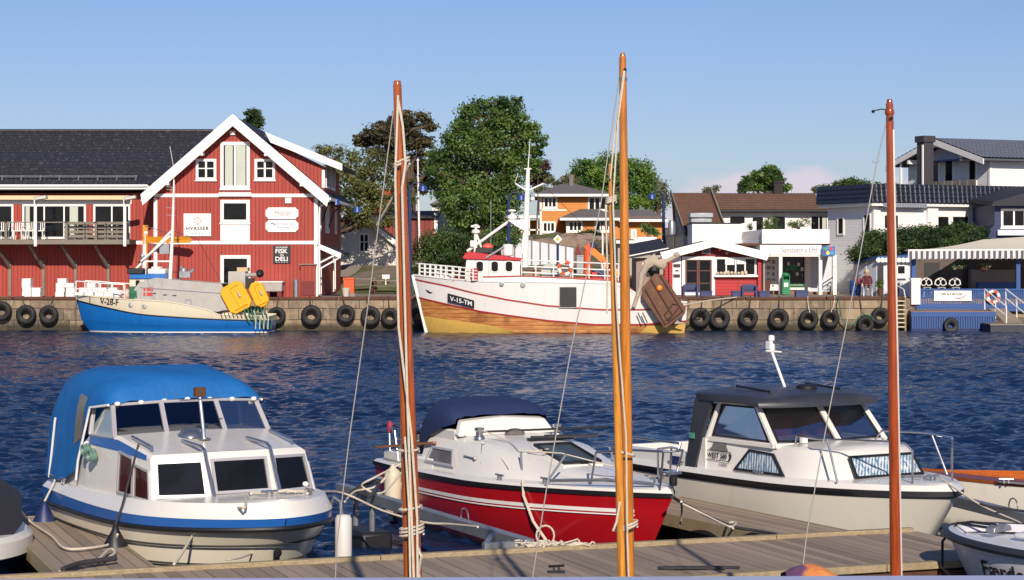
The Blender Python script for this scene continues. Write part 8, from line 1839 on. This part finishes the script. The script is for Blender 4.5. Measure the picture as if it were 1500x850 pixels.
def build_edge_boats():
# wooden double-ender on the right, mostly out of frame
 O=V((5.12,26.1,0)); t=thing('wooden_boat','cream hulled open wooden boat with varnished rails and purple brown side deck','boat',O,R(176))
 base=dict(um=.5,a=1.6,b=.9,st=.25); zs=lambda*z:[(i/(len(z)-1),q)for i,q in enumerate(z)]
 lv=[dict(xb=-.9,xs=-4.2,B=.25,z=-.3,**base),dict(xb=-.35,xs=-4.5,B=.62,z=.0,**base),dict(xb=-.15,xs=-4.65,B=.82,z=zs(.36,.30,.36),**base),dict(xb=-.05,xs=-4.75,B=.90,z=zs(.66,.56,.64),**base),dict(xb=0,xs=-4.8,B=.93,z=zs(.70,.60,.68),**base)]
 h=Hull(lv,30); part(t,'hull',h.band(0,3),cream2,weld=True,smooth=50); vw=wood('varnished_rail',S(186,96,30),2,(1,4,4),.3,.3)
 part(t,'rub_rail',h.band(3,4,out=.015),vw,weld=True,smooth=50)
 mb=MB(); n_=len(h.us)
 for sg in(1,-1):mb.grid([[V((p.x,sg*max(p.y-d,.0),p.z+dz))for p in h.L[4]]for d,dz in((0,0),(.30,.03))])
 part(t,'side_deck',mb,paint('purple_brown_deck',S(112,76,84),.6,dirt=.2))
 mb=MB()
 for sg in(1,-1):mb.grid([[V((p.x,sg*max(p.y-d,.0),p.z+dz))for p in h.L[4]]for d,dz in((.30,.02),(.30,.06),(.325,.06),(.325,-.3))])
 part(t,'coaming',mb,vw)
 part(t,'floor',h.deck(2,-.08,.06),paint('green_floor',S(84,92,52),.7))
 mb=MB()
 for x in(-1.2,-2.4,-3.6):p=[q for q in h.L[4]if q.x<=x][0]; mb.bar((x,-p.y+.3,p.z-.08),(x,p.y-.3,p.z-.08),.2,.03)
 part(t,'thwart',mb,vw)
 mb=MB(); mb.bar((-.95,.60,.66),(-1.30,.72,.64),.02,.02); cleat(mb,(-1.05,.66,.64)); part(t,'fittings',mb,M['grey_metal'])
 # grey dinghy with dark rim, bow over the end of the dock
 O=V((4.24,19.72,0)); t=thing('sailing_dinghy','pale grey plastic boat with a black rubber rim and dark old-style lettering on the bow','boat',O,R(135))
 base=dict(um=.40,a=2.3,b=.62,st=.9)
 lv=[dict(xb=-.9,xs=-3.6,B=.35,z=-.1,**base),dict(xb=-.40,xs=-3.8,B=.62,z=.14,**base),dict(xb=-.20,xs=-3.9,B=.76,z=zs(.46,.42,.42),**base),dict(xb=-.02,xs=-4.0,B=.86,z=zs(.80,.74,.72),**base),dict(xb=0,xs=-4.0,B=.87,z=zs(.86,.80,.78),**base),dict(xb=-.09,xs=-3.95,B=.78,z=zs(.87,.81,.79),**base),dict(xb=-.15,xs=-3.9,B=.72,z=zs(.80,.74,.72),**base)]
 h=Hull(lv,36); gm=paint('pale_grey_gelcoat',S(206,206,208),.35,var=.04,dirt=.3,dcol=S(160,156,150),coat=.2)
 part(t,'hull',h.band(0,4),gm,weld=True,smooth=50)
 mb=h.rail(4,.042,.01,-.03); part(t,'rubber_rim',mb,paint('rim_rubber',S(44,46,56),.5))
 part(t,'gunwale',h.band(4,6,transom=False),gm,weld=True,smooth=40)
 part(t,'deck',h.deck(6,-.02,0,.02),gm)
 mb=MB(); mb.box(-1.0,-.72,-.28,.10,.80,.86); part(t,'locker',mb,gm,bevel=.03)
 mb=MB(); mb.tube([(-1.35,.40,.80),(-1.35,.40,.93),(-1.75,.70,.93),(-2.2,.74,.93),(-2.2,.74,.82)],.02,8); part(t,'handrail',mb,M['black'])
 mb=MB(); mb.prism([(-.46,-.16,.84),(-.46,.16,.84),(-.46,.14,.89),(-.46,.07,.91),(-.46,.03,.87),(-.46,-.03,.87),(-.46,-.07,.91),(-.46,-.14,.89)],(-.1,0,0)); part(t,'bow_chock',mb,M['grey_metal'],bevel=.01)
 mb=MB(); mb.tube([(-.46,.1,.88),(-.15,.14,.90),(-.02,.20,.72),(-.12,.36,.5),(-.3,.5,.45)],.014,6); mb.tube([(-.46,-.05,.89),(-.2,-.02,.9),(.0,.02,.86)],.014,6); part(t,'painter',mb,M['black'])
 mb=MB(); hull_text(h,mb,'Færder',-.74,.52,.62,.15,True,.02,.014,slope=-.02); hull_text(h,mb,'Seilforening',-.52,.33,1.05,.15,True,.02,.014,slope=-.02); part(t,'lettering',mb,M['ink'])
 mb=MB(); rr=random.Random(5); mb.tube([(-2.1+rr.uniform(-.12,.12),.72+rr.uniform(-.06,.06),.86+rr.uniform(0,.08))for i in range(16)],.016,6); part(t,'rope',mb,M['rope_dark'])
 # dark blue boat at the other edge
 O=V((-5.42,19.95,-.10)); t=thing('covered_boat','dark navy hulled boat with white deck and black cover at the frame edge','boat',O,R(-70))
 base=dict(um=.42,a=2.3,b=.65,st=.9)
 lv=[dict(xb=-.9,xs=-3.8,B=.45,z=-.3,**base),dict(xb=-.42,xs=-4.0,B=.72,z=-.02,**base),dict(xb=-.1,xs=-4.1,B=.86,z=zs(.5,.46,.44),**base),dict(xb=0,xs=-4.1,B=.92,z=zs(.53,.49,.47),**base),dict(xb=-.02,xs=-4.1,B=.92,z=zs(.68,.64,.62),**base),dict(xb=-.08,xs=-4.05,B=.86,z=zs(.73,.69,.67),**base)]
 h=Hull(lv,30); part(t,'hull',h.band(0,2),paint('navy_gelcoat',S(22,32,64),.25,coat=.3),weld=True,smooth=50); part(t,'topsides',h.band(2,5),gel,weld=True,smooth=40); part(t,'deck',h.deck(5,0,0,.03),gel)
 mb=MB(); mb.grid([[V((x,y*w,z-.25*abs(y)**2))for y in(-1,-.6,0,.6,1)]for x,w,z in((-.45,.5,.86),(-.9,.74,1.05),(-2,.85,1.25),(-4,.85,1.2))]); mb.grid([[V((-.45,y*.5,.86-.25*abs(y)**2))for y in(-1,-.6,0,.6,1)],[V((-.3,y*.4,.7))for y in(-1,-.6,0,.6,1)]]); part(t,'cover',mb,paint('black_cover',S(38,38,44),.8,var=.2),smooth=60)
build_edge_boats()
# ------------------------------------------------------------------ dock, finger piers, booms
def build_dock():
 A=V((-4.67,18.67,.5)); B=V((4.65,22.14,.5)); d=(B-A).normalized(); n=V((d.y,-d.x,0)); Z=V((0,0,1))  # n points towards the camera
 s0,s1,wd=-5.0,9.55,2.3
 t=thing('wooden_dock','long weathered grey plank dock below the moored boats','dock',A+d*4)
 mb=MB(); rr=random.Random(9); s=s0
 while s<s1:
  w=.118; o=rr.uniform(-.012,.012); z=.478+rr.uniform(-.003,.003)
  mb.obox(A+d*(s+w/2)+n*(wd/2+o)+Z*(z-.5),d*w/2,n*(wd/2-.06),Z*.02); s+=w+.009
 part(t,'planks',mb,M['deck'],smooth=0)
 mb=MB()
 for off in(.0,wd-.09):
  q=s0
  while q<s1:e=min(q+4.3,s1); mb.obox(A+d*(q+e-.01)/2+n*(off+.045)+Z*.005,d*(e-q-.01)/2,n*.045,Z*.035); q=e
 part(t,'edge_beam',mb,M['edge'],bevel=.006)
 mb=MB(); mb.obox(A+d*(s0+s1)/2+n*wd/2-Z*.14,d*(s1-s0)/2,n*(wd/2-.02),Z*.09); part(t,'frame',mb,M['brown_wood'])
 mb=MB(); q=s0+.6
 while q<s1-.6:mb.obox(A+d*q+n*wd/2-Z*.45,d*.5,n*(wd/2-.2),Z*.21); q+=2.4
 part(t,'float',mb,paint('concrete_float',S(96,94,90),.9))
 # finger piers, planked along their length
 def finger(p0,p1,w,lb):
  p0,p1=V(p0),V(p1); u=(p1-p0).normalized(); sd=V((u.y,-u.x,0)); L=(p1-p0).length
  f=thing('finger_pier',lb,'pier',(p0+p1)/2-Z*.1); mb=MB(); k=int(w/.12)
  for i in range(k):o=-w/2+(i+.5)*w/k; mb.obox((p0+p1)/2+sd*o+Z*(-.025+rr.uniform(-.003,.003)),u*L/2,sd*(w/k/2-.005),Z*.02)
  part(f,'planks',mb,M['deck'],smooth=0)
  mb=MB()
  for o in(-w/2-.025,w/2+.025):mb.obox((p0+p1)/2+sd*o-Z*.07,u*L/2,sd*.022,Z*.07)
  mb.obox(p0-u*.024-Z*.05,sd*w/2,u*.022,Z*.055); mb.obox(p1+u*.024-Z*.07,sd*w/2,u*.022,Z*.07); part(f,'edge_beam',mb,M['edge'])
  mb=MB(); mb.obox(p1-u*.8-Z*.35,u*.6,sd*w*.4,Z*.19); part(f,'float',mb,M['black'])
 finger((-3.78,19.22,.47),(-5.40,23.5,.47),.88,'short plank finger pier between the dark covered boat and the blue banded cruiser')
 finger((3.3,21.83,.47),(1.65,25.2,.47),.95,'plank finger pier between the red sailboat and the white motorboat')
 # galvanised mooring booms
 def boom(p0,p1,lb,side=1):
  p0,p1=V(p0),V(p1); u=(p1-p0).normalized(); sd=V((u.y,-u.x,0)); f=thing('mooring_boom',lb,'mooring boom',p0,group='galvanised mooring booms')
  mb=MB(); mb.bar(p0,p1,.11,.13); part(f,'beam',mb,M['grey_metal'],bevel=.01)
  mb=MB(); mb.bar(lerp(p0,p1,.16),p0+d*side*.42+(p1-p0)*.02,.06,.07); mb.bar(p0-d*.1,p0+d*side*.5,.08,.1); part(f,'brace',mb,M['grey_metal'])
  mb=MB(); q=lerp(p0,p1,.9)
  mb.tube([q-Z*.05,q-Z*.5],.035,8); mb.tube([lerp(p0,p1,.8)-Z*.05,lerp(p0,p1,.8)-Z*.5],.035,8); part(f,'leg',mb,M['grey_metal'])
  mb=MB(); mb.obox(lerp(p0,p1,.85)-Z*.55,u*.42,sd*.2,Z*.16); part(f,'float',mb,M['black'],bevel=.04)
  mb=MB(); q=lerp(p0,p1,.3)+Z*.1; mb.tube([q+u*.09*math.cos(x)+Z*.09*math.sin(x)for x in[2*math.pi*i/14 for i in range(14)]],.009,6,closed=True); part(f,'ring',mb,M['steel'])
 boom((.18,20.7,.52),(-2.12,25.2,.60),'galvanised boom running out from the dock between the cruiser and the red sailboat',-1)
 boom((6.0,21.9,.52),(4.75,25.5,.60),'galvanised boom beside the cream wooden boat',-1)
 # upright white tube fender at the dock edge
 c=W(499,800,.42); c=V((c.x,c.y+.35,0))
 f=thing('tube_fender','tall white cylindrical fender standing between the cruiser and the mooring boom','fender',c); mb=MB(); mb.lathe([(.0,.05),(.085,.06),(.09,.12),(.09,.66),(.07,.70),(.0,.71)],c,'z',18); part(f,'body',mb,paint('grey_white_tube',S(208,206,200),.45,dirt=.35,dcol=S(150,146,140)),smooth=60)
 mb=MB(); mb.tube([c+V((-.02,0,.70)),c+V((-.03,0,.84)),c+V((-.10,.05,.88)),c+V((-.16,.12,.75))],.02,6); part(f,'hook',mb,M['grey_metal'])
 # ropes
 def rope(lb,pts,r=.013,m='rope',sub=6,name='mooring_rope',twist=None):
  pts=[V(p)for p in pts]; out=[]
  for i in range(len(pts)-1):
   p0,p1,p2,p3=pts[max(i-1,0)],pts[i],pts[i+1],pts[min(i+2,len(pts)-1)]
   for k in range(sub):q=k/sub; out.append(.5*((2*p1)+(p2-p0)*q+(2*p0-5*p1+4*p2-p3)*q*q+(3*p1-p0-3*p2+p3)*q**3))
  out.append(pts[-1]); mb=MB(); mb.tube(out,r,7); return solo(name,lb,'rope',mb,M[m],smooth=60)
 mc=t_mat(cruiser)
 rope('slack rope from the blue banded cruiser bow across to the boom ring',[mc@V((-.4,.45,1.02)),W(500,722,.78),W(560,748,.62),W(620,765,.56),W(660,768,.58),W(700,772,.64)])
 rope('taut rope from the cruiser bow cleat down over its side to the dock',[mc@V((-.5,-.2,1.03)),mc@V((.0,-.45,.97)),W(312,742,.85),W(262,818,.52),W(255,826,.52)],.014)
 rope('thin rope trailing from the cruiser bow eye along the dock edge',[mc@V((-.09,-.06,.3)),W(388,808,.4),W(350,818,.5),W(330,820,.52)],.009)
 rope('pale rope lying on the short finger pier between the two boats',[W(28,745,.66),W(45,765,.5),W(75,785,.5),W(95,803,.5),W(130,803,.5),W(165,796,.5),W(172,783,.6)],.014)
 rope('thick rope loop on the end of the short finger pier',[W(88,838,.5),W(105,830,.5),W(130,824,.5),W(150,822,.5),W(168,810,.5),W(160,805,.52),W(143,820,.52),W(120,826,.5),W(100,833,.5)],.016)
 rope('black rubber snubber wound with pale rope on the short finger pier',[W(92,834,.53),W(115,826,.53),W(140,822,.53),W(170,818,.53)],.026,'rope_dark')
 rope('dark rope with pale knots between the red sailboat bow and the finger pier',[W(985,728,.85),W(1000,737,.72),W(1025,750,.62),W(1045,760,.56),W(1075,772,.52),W(1110,778,.5),W(1138,783,.5)],.018,'rope_dark')
 rope('pale knotted rope end beside the dark snubber rope',[W(1000,738,.73),W(1020,748,.65),W(1038,757,.6),W(1060,768,.55),W(1072,772,.53),W(1078,766,.53),W(1068,766,.53),W(1074,774,.52)],.012)
 rope('short pale rope hanging below the red sailboat stem',[W(998,735,.78),W(999,750,.6),W(996,770,.42)],.014)
 mw=t_mat(west)
 rope('tight pale rope from the white motorboat bow to the boom',[mw@V((-.2,0,.93)),W(1400,716,.85),W(1440,742,.7),W(1492,765,.6),W(1520,782,.55)],.012)
 rope('black elastic snubber on the bow line of the white motorboat',[W(1436,738,.76),W(1450,742,.74),W(1500,749,.7),W(1540,756,.7)],.014,'rope_dark')
 rope('tangled ropes over the outboard end of the boom',[W(505,735,.66),W(520,720,.7),W(545,715,.72),W(560,705,.8),W(570,690,.9),W(548,700,.85),W(530,712,.75),W(560,722,.66),W(590,690,.85)],.012)
 rope('dark tangle of line at the end of the boom',[W(508,728,.66),W(530,712,.72),W(540,728,.65),W(555,705,.8),W(522,718,.7),W(535,725,.66)],.022,'rope_dark')
 # coil of pale rope on the planks
 mb=MB(); c=W(806,802,.51); rr=random.Random(12)
 for k in range(13):
  cx,cy=rr.uniform(-.26,.26),rr.uniform(-.06,.06); ra,rb=rr.uniform(.10,.2),rr.uniform(.07,.16); a0=rr.uniform(0,6)
  mb.tube([c+V((cx+ra*math.cos(a0+2*math.pi*i/22)+.02*math.sin(5*i),cy+rb*math.sin(a0+2*math.pi*i/22),.012+.035*rr.random()+.02*math.sin(i)))for i in range(22)],.009,5,closed=True)
 mb.tube([c+V((-.05+.09*math.cos(x),0,.12+.10*math.sin(x)))for x in[2*math.pi*i/16 for i in range(16)]],.009,5,closed=True)
 solo('rope_coil','messy pale rope coil lying on the dock by the red hull','rope coil',mb,M['rope'],smooth=60)
 mb=MB(); p=W(815,838,.505); cleat(mb,p+V((0,0,0)),(.8,.3,0)); mb.box(p.x-.08,p.x+.08,p.y-.04,p.y+.04,.499,.512); solo('dock_cleat','small dark mooring cleat on the dock planks','cleat',mb,M['black'])
 mb=MB(); p=W(1030,834,.505)
 for k in range(3):mb.tube([p+V((-.2+.16*k+.22*math.cos(x),.04*math.sin(x),.015))for x in[2*math.pi*i/16 for i in range(14)]],.012,5)
 solo('rope_coil','flat dark rope loops on the dock at the golden mast','rope coil',mb,M['rope_dark'],smooth=60)
build_dock()
# ------------------------------------------------------------------ three wooden masts of small boats below the frame
def build_masts():
 def vw(nm,c,d):return wood(nm,c,1.0,(9,9,.6),.22,.6,.38,d)
 m1,m1b,m2,m3=vw('varnished_spruce',S(176,88,28),S(136,56,18)),vw('darker_spruce',S(158,74,24),S(116,46,16)),vw('golden_spruce',S(196,122,36),S(164,88,22)),vw('red_spruce',S(158,68,22),S(114,42,14))
 def pole(px0,py0,w0,px1,py1,w1,Y,Y1=None):
  n=14; pts,rs=[],[]; Y1=Y1 or Y
  for i in range(n):
   k=i/(n-1); yy=Y+(Y1-Y)*k; pts.append(P(px0+(px1-px0)*k,py0+(py1-py0)*k,yy)); rs.append((w0+(w1-w0)*k)*Y/6000)
  return pts,rs
 def foot(px,px_top,py_top):return None
 # mast with lashed spar
 Y=13.2; t=thing('mast','thick reddish varnished mast with a spar and white ropes lashed along it','mast',P(604,940,Y))
 pts,rs=pole(582,124,12.5,606.5,1000,24,Y); mb=MB(); mb.tube(pts,rs,16); mb.lathe([(.024,0),(.024,.03),(.02,.035)],pts[0]+V((0,0,-.01)),'z',14); part(t,'pole',mb,m1,smooth=60)
 pts,rs=pole(590,235,8,616,1000,17,Y-.07); mb=MB(); mb.tube(pts,rs,14); part(t,'spar',mb,m1b,smooth=60)
 mb=MB(); mb.tube([P(582,140,Y-.04),P(590,185,Y-.06),P(594,240,Y-.1),P(589,275,Y-.13),P(592,400,Y-.13),P(597,600,Y-.15),P(606,845,Y-.16),P(610,1000,Y-.16)],.0085,7)
 mb.tube([P(583,140,Y-.05),P(579,260,Y-.07),P(584,480,Y-.09),P(603,640,Y-.16),P(611,760,Y-.16),P(613,1000,Y-.16)],.0085,7)
 mb.tube([P(593,640,Y-.15),P(599,740,Y-.16),P(604,1000,Y-.17)],.0075,7); part(t,'halyard',mb,M['rope'])
 mb=MB()
 def wrap(c,r,k,pitch,mb,lean=0.0,rope=.008):mb.tube([c+V((r*math.cos(x),r*math.sin(x),pitch*x/6.283+lean*math.cos(x)))for x in[2*math.pi*i/14 for i in range(int(14*k)+1)]],rope,6)
 wrap(P(598,661,Y-.04),.068,1.2,.012,mb); wrap(P(601,746,Y-.04),.072,1.2,.012,mb,.01); wrap(P(603,785,Y-.04),.076,3.2,.022,mb,.012)
 wrap(P(588,244,Y-.03),.05,2.2,.02,mb,.02); mb.tube([P(600,240,Y-.1),P(575,290,Y+.1),P(552,330,Y+.3)],.008,6); part(t,'lashing',mb,M['rope'])
 mb=MB(); mb.tube([P(578,150,Y),P(540,440,Y-.2),P(512,640,Y-.35),P(493,800,Y-.45),P(488,950,Y-.5)],.004,5); part(t,'stay',mb,M['wire'])
 mb=MB(); mb.tube([P(611,800,Y-.1),P(617,815,Y-.15),P(613,840,Y-.1),P(618,860,Y-.1)],.009,6); part(t,'rope_tail',mb,M['rope'])
 # golden mast
 Y=13.6; t=thing('mast','tall golden varnished mast with a thin sprit leaning against it','mast',P(919,940,Y))
 pts,rs=pole(912,84,10.5,921.5,1000,21,Y); mb=MB(); mb.tube(pts,rs,16); mb.lathe([(.018,0),(.018,.03),(.012,.04)],pts[0]+V((0,0,-.01)),'z',12); part(t,'pole',mb,m2,smooth=60)
 pts,rs=pole(893,240,6,917,1000,17,Y-.10,Y-.09); mb=MB(); mb.tube(pts,[r*(1 if i else.55)for i,r in enumerate(rs)],14); part(t,'sprit',mb,vw('golden_sprit',S(212,142,54),S(180,106,34)),smooth=60)
 mb=MB(); mb.ball(P(915.5,103,Y-.03),(.012,.012,.016),8); part(t,'sheave',mb,M['black']); mb=MB(); mb.lathe([(.027,0),(.029,.01),(.027,.02)],P(912.5,118,Y),'z',14,cap=False); part(t,'mast_band',mb,M['grey_metal'])
 mb=MB(); mb.tube([P(915,104,Y-.05),P(905,180,Y-.12),P(898,295,Y-.15),P(903,440,Y-.17),P(908,520,Y-.18),P(917,640,Y-.18),P(919,790,Y-.19),P(926,1000,Y-.19)],.0065,7); mb.tube([P(914,104,Y-.05),P(900,200,Y-.1),P(894,262,Y-.14)],.006,6); mb.tube([P(887,300,Y-.1),P(890,400,Y-.1),P(889,460,Y-.1)],.006,6); part(t,'halyard',mb,M['rope'])
 mb=MB(); wrap(P(895,298,Y-.10),.033,3.2,.014,mb,.008); wrap(P(915,664,Y-.05),.068,1.2,.008,mb,-.02); wrap(P(918,776,Y-.05),.07,2.2,.02,mb,.02); mb.tube([P(908,735,Y-.12),P(903,765,Y-.14),P(898,778,Y-.14)],.008,6); part(t,'lashing',mb,M['rope'])
 mb=MB(); mb.tube([P(907,112,Y),P(880,300,Y-.2),P(835,520,Y-.5),P(800,720,Y-.7),P(778,860,Y-.9),P(765,950,Y-1)],.0042,5); part(t,'stay',mb,M['wire'])
 # red brown mast
 Y=13.9; t=thing('mast','straight red brown varnished mast with pale sail track and small wire arm','mast',P(1314,940,Y))
 pts,rs=pole(1303,152,11,1315,1000,20,Y); mb=MB(); mb.tube(pts,rs,16); mb.lathe([(.02,0),(.02,.03),(.015,.04)],pts[0]+V((0,0,-.01)),'z',12); mb.lathe([(.031,0),(.034,.015),(.031,.03)],P(1303,168,Y),'z',14); part(t,'pole',mb,m3,smooth=60)
 mb=MB(); a,b=P(1308.6,190,Y-.018),P(1323.6,1000,Y-.03); mb.bar(a,b,.011,.014,(0,1,0)); part(t,'sail_track',mb,M['track'])
 mb=MB(); mb.tube([P(1303,162,Y),P(1292,160,Y),P(1284,161.5,Y),P(1279,163,Y)],.004,6); mb.ball(P(1279,163.5,Y),.012,8); mb.ball(P(1305.5,173,Y-.045),.012,8); part(t,'wire_arm',mb,M['black'])
 mb=MB(); mb.tube([P(1298,180,Y),P(1284,240,Y-.1),P(1255,400,Y-.3),P(1215,600,Y-.6),P(1182,780,Y-.9),P(1168,900,Y-1.1)],.0042,5); mb.tube([P(1278,236,Y-.1),P(1284,240,Y-.1),P(1288,236,Y-.08)],.003,5); part(t,'stay',mb,M['wire'])
 # folded sail in the boat below, and the pale rail of the promenade
 Y=12.6; mb=MB(); rows=[]
 for i in range(9):
  k=i/8; r=[]
  for j in range(14):
   an=math.pi*j/13; x=1150+(1250-1150)*k; hgt=(26*math.sin(math.pi*min(1,.18+k*.9))+2)*(1+.12*math.sin(3*k+5*an)); r.append(V((fx(x,Y),Y-.22*math.cos(an),fz(851,Y)+hgt*Y/3000*abs(math.sin(an))**.8-.02)))
  rows.append(r)
 mb.grid(rows); n=N('sail_bundle'); co=n.coord('Object'); sp=n.new('ShaderNodeSeparateXYZ'); n.l.new(co,sp.inputs[0])
 f=n.ramp(n.math('ADD',sp.outputs['X'],n.math('MULTIPLY',n.noise(co,6,3),.15)),-.05,-.01); n.bump(n.noise(co,9,4),.6,.03)
 n.setb(n.mix(f,S(110,74,106),n.mix(n.noise(co,9,3),S(206,96,44),S(226,160,90))),.8)
 solo('folded_sail','bundle of folded orange and purple sailcloth tied beside the red brown mast','sail',mb,n.m,smooth=60)
 Y=2.6; t=thing('promenade_railing','pale blue white top rail of the promenade railing along the bottom edge','railing',(0,Y,1.55))
 z0,z1=fz(848.0,Y+.05),fz(843.0,Y+.05); mb=MB(); L=3.2
 mb.add([(x,Y+dy,z0+(z1-z0)*(x+.65)/1.3-dz)for dz in(.045,0)for x,dy in((-L,0),(L,0),(L,.05),(-L,.05))],[(0,3,2,1),(4,5,6,7),(0,1,5,4),(1,2,6,5),(2,3,7,6),(3,0,4,7)]); part(t,'top_rail',mb,paint('pale_blue_paint',S(178,188,214),.5))
 for x in(-2.4,-1.2,0,1.2,2.4):mb=MB(); mb.box(x-.035,x+.035,Y+.01,Y+.04,1.55,z0-.06); part(t,'post',mb,M['white'])
M['wire']=paint('wire_rope',S(150,146,138),.6,var=.1); M['track']=paint('sail_track_metal',S(196,186,176),.4,.4)
build_masts()
